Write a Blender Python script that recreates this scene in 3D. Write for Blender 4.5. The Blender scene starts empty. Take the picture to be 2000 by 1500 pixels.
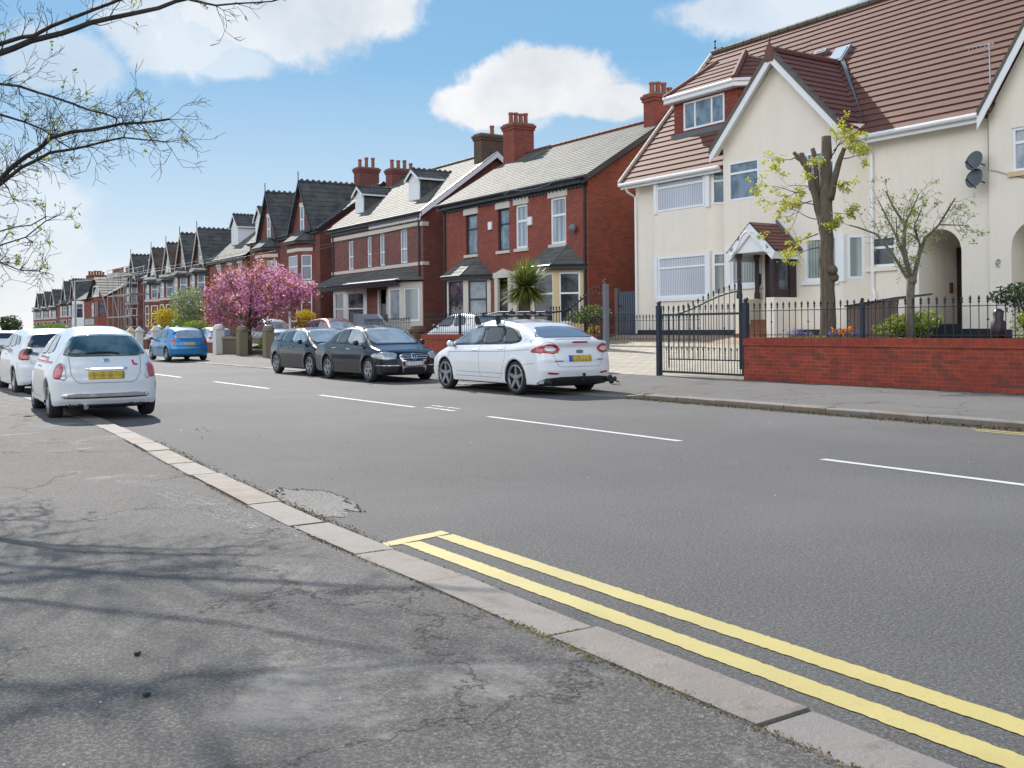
import bpy, bmesh, math, random
import numpy as np
from mathutils import Vector, Matrix, noise as mnoise
R = math.radians
sc = bpy.context.scene
col = sc.collection

# ------------------------------------------------------------------ camera, sky, sun, exposure
TH = math.atan(0.66)
cam = bpy.data.cameras.new('camera'); cam.sensor_width = 36; cam.lens = 36.0; cam.shift_y = -0.056
cam.clip_start = 0.1; cam.clip_end = 3000
co = bpy.data.objects.new('camera', cam); col.objects.link(co)
co.matrix_world = (Matrix.Translation((0, 0, 1.38)) @ Matrix.Rotation(-TH, 4, 'Z') @ Matrix.Rotation(R(90), 4, 'X')
                   @ Matrix.Rotation(-0.010, 4, 'Z'))
sc.camera = co
SUN_AZ, SUN_EL = R(9), R(38)          # azimuth from +Y towards +X
sc.view_settings.view_transform = 'Standard'; sc.view_settings.look = 'None'
sc.view_settings.gamma = 1; sc.view_settings.use_curve_mapping = False
sc.view_settings.exposure = 0.75

def make_world():
    w = bpy.data.worlds.new('World'); sc.world = w; w.use_nodes = True
    nt = w.node_tree; N = nt.nodes; Lk = nt.links; N.clear()
    out = N.new('ShaderNodeOutputWorld'); bg = N.new('ShaderNodeBackground'); Lk.new(bg.outputs[0], out.inputs[0])
    sky = N.new('ShaderNodeTexSky'); sky.sky_type = 'NISHITA'; sky.sun_disc = False
    sky.sun_elevation = SUN_EL; sky.sun_rotation = SUN_AZ
    sky.altitude = 0; sky.air_density = 1.0; sky.dust_density = 0.6; sky.ozone_density = 1.3
    bg.inputs[1].default_value = 0.15
    tc = N.new('ShaderNodeTexCoord')
    def math_(op, a, b=None, c=None, clamp=False):
        m = N.new('ShaderNodeMath'); m.operation = op; m.use_clamp = clamp
        for i, v in enumerate((a, b, c)):
            if v is None: continue
            if isinstance(v, (int, float)): m.inputs[i].default_value = v
            else: Lk.new(v, m.inputs[i])
        return m.outputs[0]
    def dot(vec):
        m = N.new('ShaderNodeVectorMath'); m.operation = 'DOT_PRODUCT'
        Lk.new(tc.outputs['Generated'], m.inputs[0]); m.inputs[1].default_value = vec
        return m.outputs['Value']
    def noise(scale, det, rough, dist=0.0):
        n = N.new('ShaderNodeTexNoise'); n.inputs['Scale'].default_value = scale; n.inputs['Detail'].default_value = det
        n.inputs['Roughness'].default_value = rough; n.inputs['Distortion'].default_value = dist
        Lk.new(tc.outputs['Generated'], n.inputs['Vector']); return n.outputs['Fac']
    n1 = noise(14, 9, 0.62, 0.25); n2 = noise(38, 6, 0.6, 0.0)
    nn = math_('ADD', math_('MULTIPLY', math_('SUBTRACT', n1, 0.5), 1.5), math_('MULTIPLY', math_('SUBTRACT', n2, 0.5), 0.35))
    # azimuth, elevation, half width, half height (degrees), density
    blobs = [(35.2, 13.4, 4.2, 1.95, 1.0), (31.6, 12.2, 2.8, 1.15, 1.0), (38.4, 12.3, 3.4, .95, 0.95), (33.8, 11.5, 2.2, .9, .5),
             (20.5, 17.0, 6.4, 2.7, .72), (25.6, 17.6, 3.2, 2.2, .8), (15.8, 16.0, 4.6, 2.6, .62), (18.0, 14.2, 2.6, 1.0, .55),
             (47.6, 16.6, 5.0, 1.5, .62), (9.6, 13.8, 3.0, 2.0, .5), (5.0, 5.0, 7.0, 3.4, .5), (14.0, 1.0, 16.0, 3.0, .5),
             (28.2, 17.4, .7, 1.2, .4),
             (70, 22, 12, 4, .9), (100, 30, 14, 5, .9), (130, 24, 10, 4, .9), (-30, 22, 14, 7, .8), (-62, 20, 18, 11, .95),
             (-100, 22, 20, 12, .95), (-140, 20, 20, 11, .95), (175, 22, 18, 9, .95), (-95, 45, 24, 10, .9), (-150, 48, 16, 9, .8), (60, 50, 14, 8, .6)]  # banks left and behind are out of view, added to light the facades
    mask = None
    for az, el, hw, hh, dn in blobs:
        a, e = R(az), R(el)
        d = Vector((math.sin(a)*math.cos(e), math.cos(a)*math.cos(e), math.sin(e)))
        u = Vector((math.cos(a), -math.sin(a), 0)); v = u.cross(d)
        du = math_('MULTIPLY', dot(u), 1/math.radians(hw)); dv = math_('MULTIPLY', dot(v), 1/math.radians(hh))
        r2 = math_('SQRT', math_('ADD', math_('MULTIPLY', du, du), math_('MULTIPLY', dv, dv)))
        front = math_('GREATER_THAN', dot(d), 0.3)
        m = math_('MULTIPLY', math_('MULTIPLY', math_('SUBTRACT', 1.18, math_('ADD', r2, nn)), 2.6, clamp=True), dn)
        m = math_('MULTIPLY', m, front)
        mask = m if mask is None else math_('MAXIMUM', mask, m)
    ms = N.new('ShaderNodeMapRange'); ms.interpolation_type = 'SMOOTHSTEP'
    Lk.new(mask, ms.inputs[0]); ms.inputs[1].default_value = 0.02; ms.inputs[2].default_value = 1.0
    # gentle grey modelling inside the clouds
    n3 = noise(9, 5, 0.55)
    shade = N.new('ShaderNodeMapRange'); Lk.new(n3, shade.inputs[0]); shade.inputs[1].default_value = 0.35; shade.inputs[2].default_value = 0.62
    cc = N.new('ShaderNodeMix'); cc.data_type = 'RGBA'; Lk.new(shade.outputs[0], cc.inputs[0])
    cc.inputs[6].default_value = (2.9, 3.05, 3.25, 1); cc.inputs[7].default_value = (3.95, 3.98, 4.0, 1)
    # unseen clouds left and behind, brightened as fill light for the shaded house fronts
    fill_gain = math_('ADD', 1.0, math_('MULTIPLY', math_('MAXIMUM', dot(Vector((-.8, -.6, 0))), 0.0), 2.6))
    cl = N.new('ShaderNodeVectorMath'); cl.operation = 'SCALE'; Lk.new(cc.outputs[2], cl.inputs[0]); Lk.new(fill_gain, cl.inputs['Scale'])
    # pale horizon to deeper blue overhead, with a share of the Nishita sky
    sx = N.new('ShaderNodeSeparateXYZ'); Lk.new(tc.outputs['Generated'], sx.inputs[0])
    rp = N.new('ShaderNodeValToRGB'); Lk.new(sx.outputs[2], rp.inputs[0]); els = rp.color_ramp.elements
    for i, (p_, c_) in enumerate(((0.0, (.84, .865, .90)), (.11, (.50, .665, .83)), (.25, (.225, .475, .745)), (.5, (.15, .36, .67)), (1.0, (.10, .26, .57)))):
        e_ = els[i] if i < 1 else els.new(p_) if i < 4 else els[-1]
        e_.position = p_; e_.color = (*c_, 1)
    sc4 = N.new('ShaderNodeVectorMath'); sc4.operation = 'SCALE'; Lk.new(rp.outputs[0], sc4.inputs[0]); sc4.inputs['Scale'].default_value = 4.0
    hm = N.new('ShaderNodeMix'); hm.data_type = 'RGBA'; hm.inputs[0].default_value = 0.045
    Lk.new(sc4.outputs[0], hm.inputs[6]); Lk.new(sky.outputs[0], hm.inputs[7])
    mx = N.new('ShaderNodeMix'); mx.data_type = 'RGBA'
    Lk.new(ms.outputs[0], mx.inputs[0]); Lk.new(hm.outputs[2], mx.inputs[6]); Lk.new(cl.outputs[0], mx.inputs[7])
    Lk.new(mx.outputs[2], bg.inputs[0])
make_world()
sun = bpy.data.lights.new('sun', 'SUN'); sun.energy = 3.8; sun.angle = R(0.53); sun.color = (1.0, 0.95, 0.87)
so = bpy.data.objects.new('sun', sun); col.objects.link(so)
sd = Vector((math.sin(SUN_AZ)*math.cos(SUN_EL), math.cos(SUN_AZ)*math.cos(SUN_EL), math.sin(SUN_EL)))
so.rotation_euler = sd.to_track_quat('Z', 'Y').to_euler()

# ------------------------------------------------------------------ helpers
def tag(o, label=None, cat=None, group=None, kind=None):
    if label: o['label'] = label
    if cat: o['category'] = cat
    if group: o['group'] = group
    if kind: o['kind'] = kind
    return o
def empty(name, loc, rz=0.0):
    o = bpy.data.objects.new(name, None); col.objects.link(o); o.location = loc; o.rotation_euler = (0, 0, rz)
    o.empty_display_size = 0.2
    return o
def copy_tree(o, parent=None):
    c = o.copy(); col.objects.link(c); c.parent = parent
    for ch in [x for x in bpy.data.objects if x.parent == o]:
        copy_tree(ch, c)
    return c

class MB:
    def __init__(s): s.v = []; s.f = []; s.m = []
    def add(s, vs, fs, mi=0):
        b = len(s.v); s.v.extend([tuple(p) for p in vs]); s.f.extend([tuple(i+b for i in f) for f in fs]); s.m.extend([mi]*len(fs)); return s
    def face(s, *p, mi=0): return s.add(p, [tuple(range(len(p)))], mi)
    def box(s, x0, x1, y0, y1, z0, z1, mi=0):
        v = [(x0,y0,z0),(x1,y0,z0),(x1,y1,z0),(x0,y1,z0),(x0,y0,z1),(x1,y0,z1),(x1,y1,z1),(x0,y1,z1)]
        return s.add(v, [(0,3,2,1),(4,5,6,7),(0,1,5,4),(1,2,6,5),(2,3,7,6),(3,0,4,7)], mi)
    def fbox(s, F, a0, a1, z0, z1, d0, d1, mi=0):
        # box in a wall frame: a along the wall, z up, d outwards
        P = F.p
        v = [P(a0,z0,d0),P(a1,z0,d0),P(a1,z1,d0),P(a0,z1,d0),P(a0,z0,d1),P(a1,z0,d1),P(a1,z1,d1),P(a0,z1,d1)]
        return s.add(v, [(0,3,2,1),(4,5,6,7),(0,1,5,4),(1,2,6,5),(2,3,7,6),(3,0,4,7)], mi)
    def prism(s, pts, off, mi=0):
        # polygon pts extruded by vector off, capped
        n = len(pts); off = Vector(off)
        v = [tuple(Vector(p)) for p in pts] + [tuple(Vector(p)+off) for p in pts]
        fs = [tuple(range(n))[::-1], tuple(range(n, 2*n))] + [(i, (i+1) % n, n+(i+1) % n, n+i) for i in range(n)]
        return s.add(v, fs, mi)
    def slab(s, pts, t, mi=0):
        # polygon with thickness t downwards along its normal
        a, b, c = Vector(pts[0]), Vector(pts[1]), Vector(pts[2]); n = (b-a).cross(c-a).normalized()
        if n.z < 0: n = -n
        return s.prism(pts, -n*t, mi)
    def tube(s, path, rad, n=6, mi=0, cap=True):
        path = [Vector(p) for p in path]
        if isinstance(rad, (int, float)): rad = [rad]*len(path)
        rings = []; up = None
        for i, p in enumerate(path):
            d = (path[min(i+1, len(path)-1)] - path[max(i-1, 0)])
            if d.length < 1e-9: d = Vector((0, 0, 1))
            d.normalize()
            if up is None: up = d.orthogonal().normalized()
            up = (up - d*up.dot(d))
            if up.length < 1e-6: up = d.orthogonal()
            up.normalize(); q = d.cross(up)
            rings.append([p + (up*math.cos(2*math.pi*k/n) + q*math.sin(2*math.pi*k/n))*rad[i] for k in range(n)])
        v = [p for r in rings for p in r]; fs = []
        for i in range(len(rings)-1):
            for k in range(n): fs.append((i*n+k, i*n+(k+1) % n, (i+1)*n+(k+1) % n, (i+1)*n+k))
        if cap: fs.append(tuple(range(n))[::-1]); fs.append(tuple(range((len(rings)-1)*n, len(rings)*n)))
        return s.add(v, fs, mi)
    def lathe(s, prof, c, axis='Z', n=16, mi=0):
        v = []; fs = []; c = Vector(c)
        for r, h in prof:
            for k in range(n):
                a = 2*math.pi*k/n; x, y = r*math.cos(a), r*math.sin(a)
                v.append(c + (Vector((x, y, h)) if axis == 'Z' else Vector((h, x, y)) if axis == 'X' else Vector((x, h, y))))
        for i in range(len(prof)-1):
            for k in range(n): fs.append((i*n+k, i*n+(k+1) % n, (i+1)*n+(k+1) % n, (i+1)*n+k))
        return s.add(v, fs, mi)
    def sphere(s, c, r, n=8, mi=0, sz=1.0):
        prof = [(max(1e-4, r*math.sin(math.pi*i/n)), -r*sz*math.cos(math.pi*i/n)) for i in range(n+1)]
        return s.lathe(prof, c, 'Z', n+2, mi)
    def build(s, name, mat, parent=None, smooth=False, recalc=True, bevel=0.0):
        me = bpy.data.meshes.new(name); me.from_pydata([tuple(p) for p in s.v], [], s.f)
        mats = mat if isinstance(mat, (list, tuple)) else [mat]
        for m in mats: me.materials.append(m)
        if len(mats) > 1: me.polygons.foreach_set('material_index', s.m)
        if recalc:
            bm = bmesh.new(); bm.from_mesh(me); bmesh.ops.recalc_face_normals(bm, faces=bm.faces)
            if bevel: bmesh.ops.bevel(bm, geom=list(bm.edges), offset=bevel, segments=1, affect='EDGES', clamp_overlap=True)
            bm.to_mesh(me); bm.free()
        if smooth:
            me.polygons.foreach_set('use_smooth', [True]*len(me.polygons))
        me.update()
        o = bpy.data.objects.new(name, me); col.objects.link(o)
        if parent:
            o.parent = parent
            if parent.parent is None: o.matrix_parent_inverse = parent.matrix_basis.inverted()
        return o

class Fr:
    """wall frame: origin o, unit u along the wall, n outward normal"""
    def __init__(s, o, u, n=None):
        s.o = Vector(o); s.u = Vector(u).normalized(); s.n = Vector(n).normalized() if n else s.u.cross(Vector((0, 0, 1)))
    def p(s, a, z, d=0.0): return tuple(s.o + s.u*a + Vector((0, 0, z)) + s.n*d)
def FX(X): return Fr((X, 0, 0), (0, 1, 0), (-1, 0, 0))       # street front, a = Y
def FYm(Y): return Fr((0, Y, 0), (1, 0, 0), (0, -1, 0))      # side facing the camera, a = X
def FYp(Y): return Fr((0, Y, 0), (1, 0, 0), (0, 1, 0))
def F2(p, q, out):                                            # frame from p to q in plan
    p, q = Vector((p[0], p[1], 0)), Vector((q[0], q[1], 0)); u = (q-p).normalized(); n = Vector((u.y, -u.x, 0))
    if n.dot(Vector(out + (0,))) < 0: n = -n
    return Fr(p, u, n), (q-p).length

def wall(mb, F, a0, a1, z0, z1, holes=(), depth=0.12):
    A = sorted({a0, a1, *[h[0] for h in holes], *[h[1] for h in holes]}); Z = sorted({z0, z1, *[h[2] for h in holes], *[h[3] for h in holes]})
    A = [a for a in A if a0 <= a <= a1]; Z = [z for z in Z if z0 <= z <= z1]
    for i in range(len(A)-1):
        for j in range(len(Z)-1):
            am, zm = (A[i]+A[i+1])/2, (Z[j]+Z[j+1])/2
            if any(h[0] < am < h[1] and h[2] < zm < h[3] for h in holes): continue
            mb.face(F.p(A[i], Z[j]), F.p(A[i+1], Z[j]), F.p(A[i+1], Z[j+1]), F.p(A[i], Z[j+1]))
    for h in holes:
        for (a, b, c, d) in ((h[0], h[2], h[1], h[2]), (h[1], h[2], h[1], h[3]), (h[1], h[3], h[0], h[3]), (h[0], h[3], h[0], h[2])):
            mb.face(F.p(a, b), F.p(c, d), F.p(c, d, -depth), F.p(a, b, -depth))
def courses(mb, BL, BR, TR, TL, n, lip, mi=0):
    BL, BR, TR, TL = map(Vector, (BL, BR, TR, TL))
    e = (BR-BL) if (BR-BL).length > 1e-4 else (TR-TL)
    nn = e.cross((TL+TR)/2-(BL+BR)/2).normalized()
    if nn.z < 0: nn = -nn
    for i in range(n):
        t0, t1 = i/n, (i+1)/n
        l0, r0, l1, r1 = BL.lerp(TL, t0), BR.lerp(TR, t0), BL.lerp(TL, t1), BR.lerp(TR, t1)
        a, b = l0+nn*lip, r0+nn*lip
        mb.face(a, b, r1, l1, mi=mi); mb.face(l0-nn*.01, r0-nn*.01, b, a, mi=mi)
        mb.face(l0, a, l1, mi=mi); mb.face(r0, r1, b, mi=mi)

# ------------------------------------------------------------------ materials
def new_mat(name):
    m = bpy.data.materials.new(name); m.use_nodes = True
    nt = m.node_tree; b = nt.nodes['Principled BSDF']; return m, nt, b
class NT:
    def __init__(s, nt): s.nt = nt
    def n(s, t, **kw):
        x = s.nt.nodes.new(t)
        for k, v in kw.items():
            if k.startswith('_'): setattr(x, k[1:], v)
            else: x.inputs[k.replace('__', ' ')].default_value = v
        return x
    def l(s, a, b): s.nt.links.new(a, b)
    def m(s, op, a, b=None, clamp=False):
        x = s.nt.nodes.new('ShaderNodeMath'); x.operation = op; x.use_clamp = clamp
        for i, v in enumerate((a, b)):
            if v is None: continue
            if isinstance(v, (int, float)): x.inputs[i].default_value = v
            else: s.l(v, x.inputs[i])
        return x.outputs[0]
    def mix(s, f, a, b, blend='MIX'):
        x = s.nt.nodes.new('ShaderNodeMix'); x.data_type = 'RGBA'; x.blend_type = blend
        for i, v in ((0, f), (6, a), (7, b)):
            if isinstance(v, (int, float)): x.inputs[i].default_value = v
            elif isinstance(v, tuple): x.inputs[i].default_value = (*v[:3], 1)
            else: s.l(v, x.inputs[i])
        return x.outputs[2]
    def noise(s, vec, scale, det=4, rough=.55, dist=0.0):
        x = s.n('ShaderNodeTexNoise', Scale=scale, Detail=det, Roughness=rough, Distortion=dist); s.l(vec, x.inputs['Vector']); return x.outputs['Fac']
    def rng(s, v, a, b, c=0.0, d=1.0):
        x = s.n('ShaderNodeMapRange'); s.l(v, x.inputs[0])
        for i, q in enumerate((a, b, c, d)): x.inputs[i+1].default_value = q
        return x.outputs[0]
    def pos(s): return s.nt.nodes.new('ShaderNodeNewGeometry').outputs['Position']
    def obj(s): return s.nt.nodes.new('ShaderNodeTexCoord').outputs['Object']
    def bump(s, h, b, strength=.3, dist=.01):
        x = s.n('ShaderNodeBump', Strength=strength, Distance=dist); s.l(h, x.inputs['Height']); s.l(x.outputs[0], b.inputs['Normal']); return x
    def wallco(s):
        p = s.nt.nodes.new('ShaderNodeSeparateXYZ'); s.l(s.pos(), p.inputs[0]); c = s.nt.nodes.new('ShaderNodeCombineXYZ')
        s.l(s.m('ADD', p.outputs[0], p.outputs[1]), c.inputs[0]); s.l(p.outputs[2], c.inputs[1]); return c.outputs[0], p
def plain(name, c, rough=.6, metal=0.0, coat=0.0, var=.12, scale=6, bump=0.0, spec=.5, ior=1.5):
    m, nt, b = new_mat(name); t = NT(nt)
    f = t.noise(t.obj(), scale, 5)
    k = 1-var; k2 = 1+var
    cc = t.mix(f, (c[0]*k, c[1]*k, c[2]*k), (c[0]*k2, c[1]*k2, c[2]*k2)); t.l(cc, b.inputs['Base Color'])
    b.inputs['Roughness'].default_value = rough; b.inputs['Metallic'].default_value = metal
    b.inputs['Coat Weight'].default_value = coat; b.inputs['Coat Roughness'].default_value = .03
    b.inputs['Specular IOR Level'].default_value = spec; b.inputs['IOR'].default_value = ior
    if bump: t.bump(t.noise(t.pos(), 60, 3), b, bump, .01)
    return m
def brick(name, c1, c2, mortar, w=.225, h=.075, ms=.008, dark=(.08, .04, .035), patch=.45, rough=.85, var2=.5):
    m, nt, b = new_mat(name); t = NT(nt); co_, p = t.wallco()
    br = t.n('ShaderNodeTexBrick', Scale=1.0, **{'Mortar__Size': ms, 'Brick__Width': w, 'Row__Height': h, 'Bias': -.1, 'Mortar__Smooth': .3})
    t.l(co_, br.inputs['Vector'])
    br.inputs['Color1'].default_value = (*c1, 1); br.inputs['Color2'].default_value = (*c2, 1); br.inputs['Mortar'].default_value = (*mortar, 1)
    # some burnt bricks: white noise per brick cell
    sp_ = t.nt.nodes.new('ShaderNodeSeparateXYZ'); t.l(co_, sp_.inputs[0]); row = t.m('FLOOR', t.m('DIVIDE', sp_.outputs[1], h))
    cell = t.m('FLOOR', t.m('ADD', t.m('DIVIDE', sp_.outputs[0], w), t.m('MULTIPLY', t.m('FLOORED_MODULO', row, 2.0), -.5)))
    fl = t.nt.nodes.new('ShaderNodeCombineXYZ'); t.l(cell, fl.inputs[0]); t.l(row, fl.inputs[1])
    wn = t.nt.nodes.new('ShaderNodeTexWhiteNoise'); t.l(fl.outputs[0], wn.inputs[0])
    burnt = t.rng(wn.outputs['Value'], .45, 1.0, 0, patch)
    c = t.mix(burnt, br.outputs['Color'], dark)
    big = t.noise(t.pos(), .9, 5, .6)
    c = t.mix(t.rng(big, .35, .7, 0, var2), c, (c1[0]*.45, c1[1]*.55, c1[2]*.65))
    c = t.mix(t.rng(t.noise(t.pos(), 5, 5, .7), .56, .74, 0, var2), c, (c1[0]*.4, c1[1]*.6, c1[2]*.7))
    fine = t.noise(t.pos(), 40, 3); c = t.mix(t.rng(fine, .3, .7, 0, .25), c, (c1[0]*1.3, c1[1]*1.4, c1[2]*1.4))
    t.l(c, b.inputs['Base Color']); b.inputs['Roughness'].default_value = rough
    inv = t.m('SUBTRACT', 1.0, br.outputs['Fac']); t.bump(t.m('ADD', inv, t.m('MULTIPLY', fine, .3)), b, .5, .008)
    return m
def slate(name, c, c2, row=.16, w=.28, rough=.62, spec=.22):
    m, nt, b = new_mat(name); t = NT(nt); p = t.nt.nodes.new('ShaderNodeSeparateXYZ'); t.l(t.pos(), p.inputs[0])
    cb = t.nt.nodes.new('ShaderNodeCombineXYZ'); t.l(t.m('ADD', p.outputs[1], t.m('MULTIPLY', p.outputs[0], .35)), cb.inputs[0]); t.l(p.outputs[2], cb.inputs[1])
    br = t.n('ShaderNodeTexBrick', Scale=1.0, **{'Mortar__Size': .006, 'Brick__Width': w, 'Row__Height': row, 'Bias': 0.0, 'Mortar__Smooth': .2})
    t.l(cb.outputs[0], br.inputs['Vector'])
    br.inputs['Color1'].default_value = (*c, 1); br.inputs['Color2'].default_value = (*c2, 1); br.inputs['Mortar'].default_value = (.03, .03, .03, 1)
    n1 = t.noise(t.pos(), 1.6, 6, .65); n2 = t.noise(t.pos(), 18, 4, .7)
    cc = t.mix(t.rng(n1, .35, .7, 0, .55), br.outputs['Color'], (.20, .19, .15))
    cc = t.mix(t.rng(n2, .55, .75, 0, .45), cc, (.22, .21, .18))
    t.l(cc, b.inputs['Base Color']); t.l(t.rng(n2, .2, .8, rough-.08, rough+.25), b.inputs['Roughness']); b.inputs['Specular IOR Level'].default_value = spec
    t.bump(t.m('ADD', t.m('MULTIPLY', br.outputs['Fac'], -1.0), t.m('MULTIPLY', n2, .4)), b, .5, .01)
    return m
def tile(name, c, lich=(.34, .27, .21), amt=.5):
    m, nt, b = new_mat(name); t = NT(nt)
    n1 = t.noise(t.pos(), 1.1, 6, .6); n2 = t.noise(t.pos(), 22, 4, .7); n3 = t.noise(t.pos(), 7, 3)
    cc = t.mix(n1, (c[0]*.8, c[1]*.8, c[2]*.8), (c[0]*1.2, c[1]*1.18, c[2]*1.15))
    sp_ = t.nt.nodes.new('ShaderNodeSeparateXYZ'); t.l(t.pos(), sp_.inputs[0]); fl = t.nt.nodes.new('ShaderNodeCombineXYZ')
    t.l(t.m('FLOOR', t.m('DIVIDE', sp_.outputs[1], .33)), fl.inputs[0]); t.l(t.m('FLOOR', t.m('DIVIDE', t.m('SUBTRACT', sp_.outputs[2], 6.28), .2085)), fl.inputs[1])
    wn = t.nt.nodes.new('ShaderNodeTexWhiteNoise'); t.l(fl.outputs[0], wn.inputs[0])
    cc = t.mix(t.rng(wn.outputs['Value'], 0, 1, 0, .55), cc, (c[0]*.62, c[1]*.66, c[2]*.72))
    cc = t.mix(t.rng(n2, .58, .72, 0, amt), cc, lich); cc = t.mix(t.rng(n3, .3, .8, 0, .35), cc, (c[0]*.62, c[1]*.6, c[2]*.62))
    t.l(cc, b.inputs['Base Color']); b.inputs['Roughness'].default_value = .75; t.bump(n2, b, .4, .006)
    return m
def render_wall(name, c, stain=.25):
    m, nt, b = new_mat(name); t = NT(nt)
    n1 = t.noise(t.pos(), .8, 5, .6); mp = t.n('ShaderNodeMapping'); mp.inputs['Scale'].default_value = (3.0, 3.0, .22); t.l(t.pos(), mp.inputs[0])
    st = t.noise(mp.outputs[0], 1.4, 5, .65)
    cc = t.mix(n1, (c[0]*.93, c[1]*.93, c[2]*.93), (c[0]*1.04, c[1]*1.04, c[2]*1.05))
    cc = t.mix(t.rng(st, .5, .8, 0, stain), cc, (c[0]*.62, c[1]*.6, c[2]*.55)); cc = t.mix(t.rng(t.noise(t.pos(), 2.4, 6, .7), .52, .72, 0, stain*.6), cc, (c[0]*.74, c[1]*.70, c[2]*.64))
    t.l(cc, b.inputs['Base Color']); b.inputs['Roughness'].default_value = .85
    t.bump(t.noise(t.pos(), 90, 4, .7), b, .35, .006)
    return m
def blinds(name, base, dark, vertical=True, freq=12.0, mixd=.35, rough=.08, lo=.25):
    m, nt, b = new_mat(name); t = NT(nt); co_, p = t.wallco()
    w = t.n('ShaderNodeTexWave', Scale=freq/20, Distortion=.0 if vertical else 1.2, Detail=0); w.wave_profile = 'SIN'
    w.bands_direction = 'X'; t.l(co_, w.inputs['Vector'])
    sc2 = t.n('ShaderNodeMapping'); sc2.inputs['Scale'].default_value = (1, 1, .3); t.l(t.pos(), sc2.inputs[0])
    f = t.rng(w.outputs['Fac'], lo, .8); big = t.noise(sc2.outputs[0], 1.3, 3)
    cc = t.mix(f, dark, base); cc = t.mix(t.rng(big, .42, .66, 0, mixd), cc, (dark[0]*.5, dark[1]*.5, dark[2]*.5))
    t.l(cc, b.inputs['Base Color']); b.inputs['Roughness'].default_value = .5; b.inputs['Coat Weight'].default_value = 1.0
    b.inputs['Coat Roughness'].default_value = rough*.3; b.inputs['Coat IOR'].default_value = 1.55
    return m
def darkglass(name, c=(.02, .024, .028), ior=1.5, refl=.5, rough=.02, c2=None):
    m, nt, b = new_mat(name); t = NT(nt)
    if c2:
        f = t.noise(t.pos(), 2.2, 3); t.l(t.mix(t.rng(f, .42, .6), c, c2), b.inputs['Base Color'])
    else: b.inputs['Base Color'].default_value = (*c, 1)
    b.inputs['Roughness'].default_value = rough; b.inputs['IOR'].default_value = ior; b.inputs['Specular IOR Level'].default_value = refl
    b.inputs['Coat Weight'].default_value = .6; b.inputs['Coat Roughness'].default_value = .01
    return m

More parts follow.
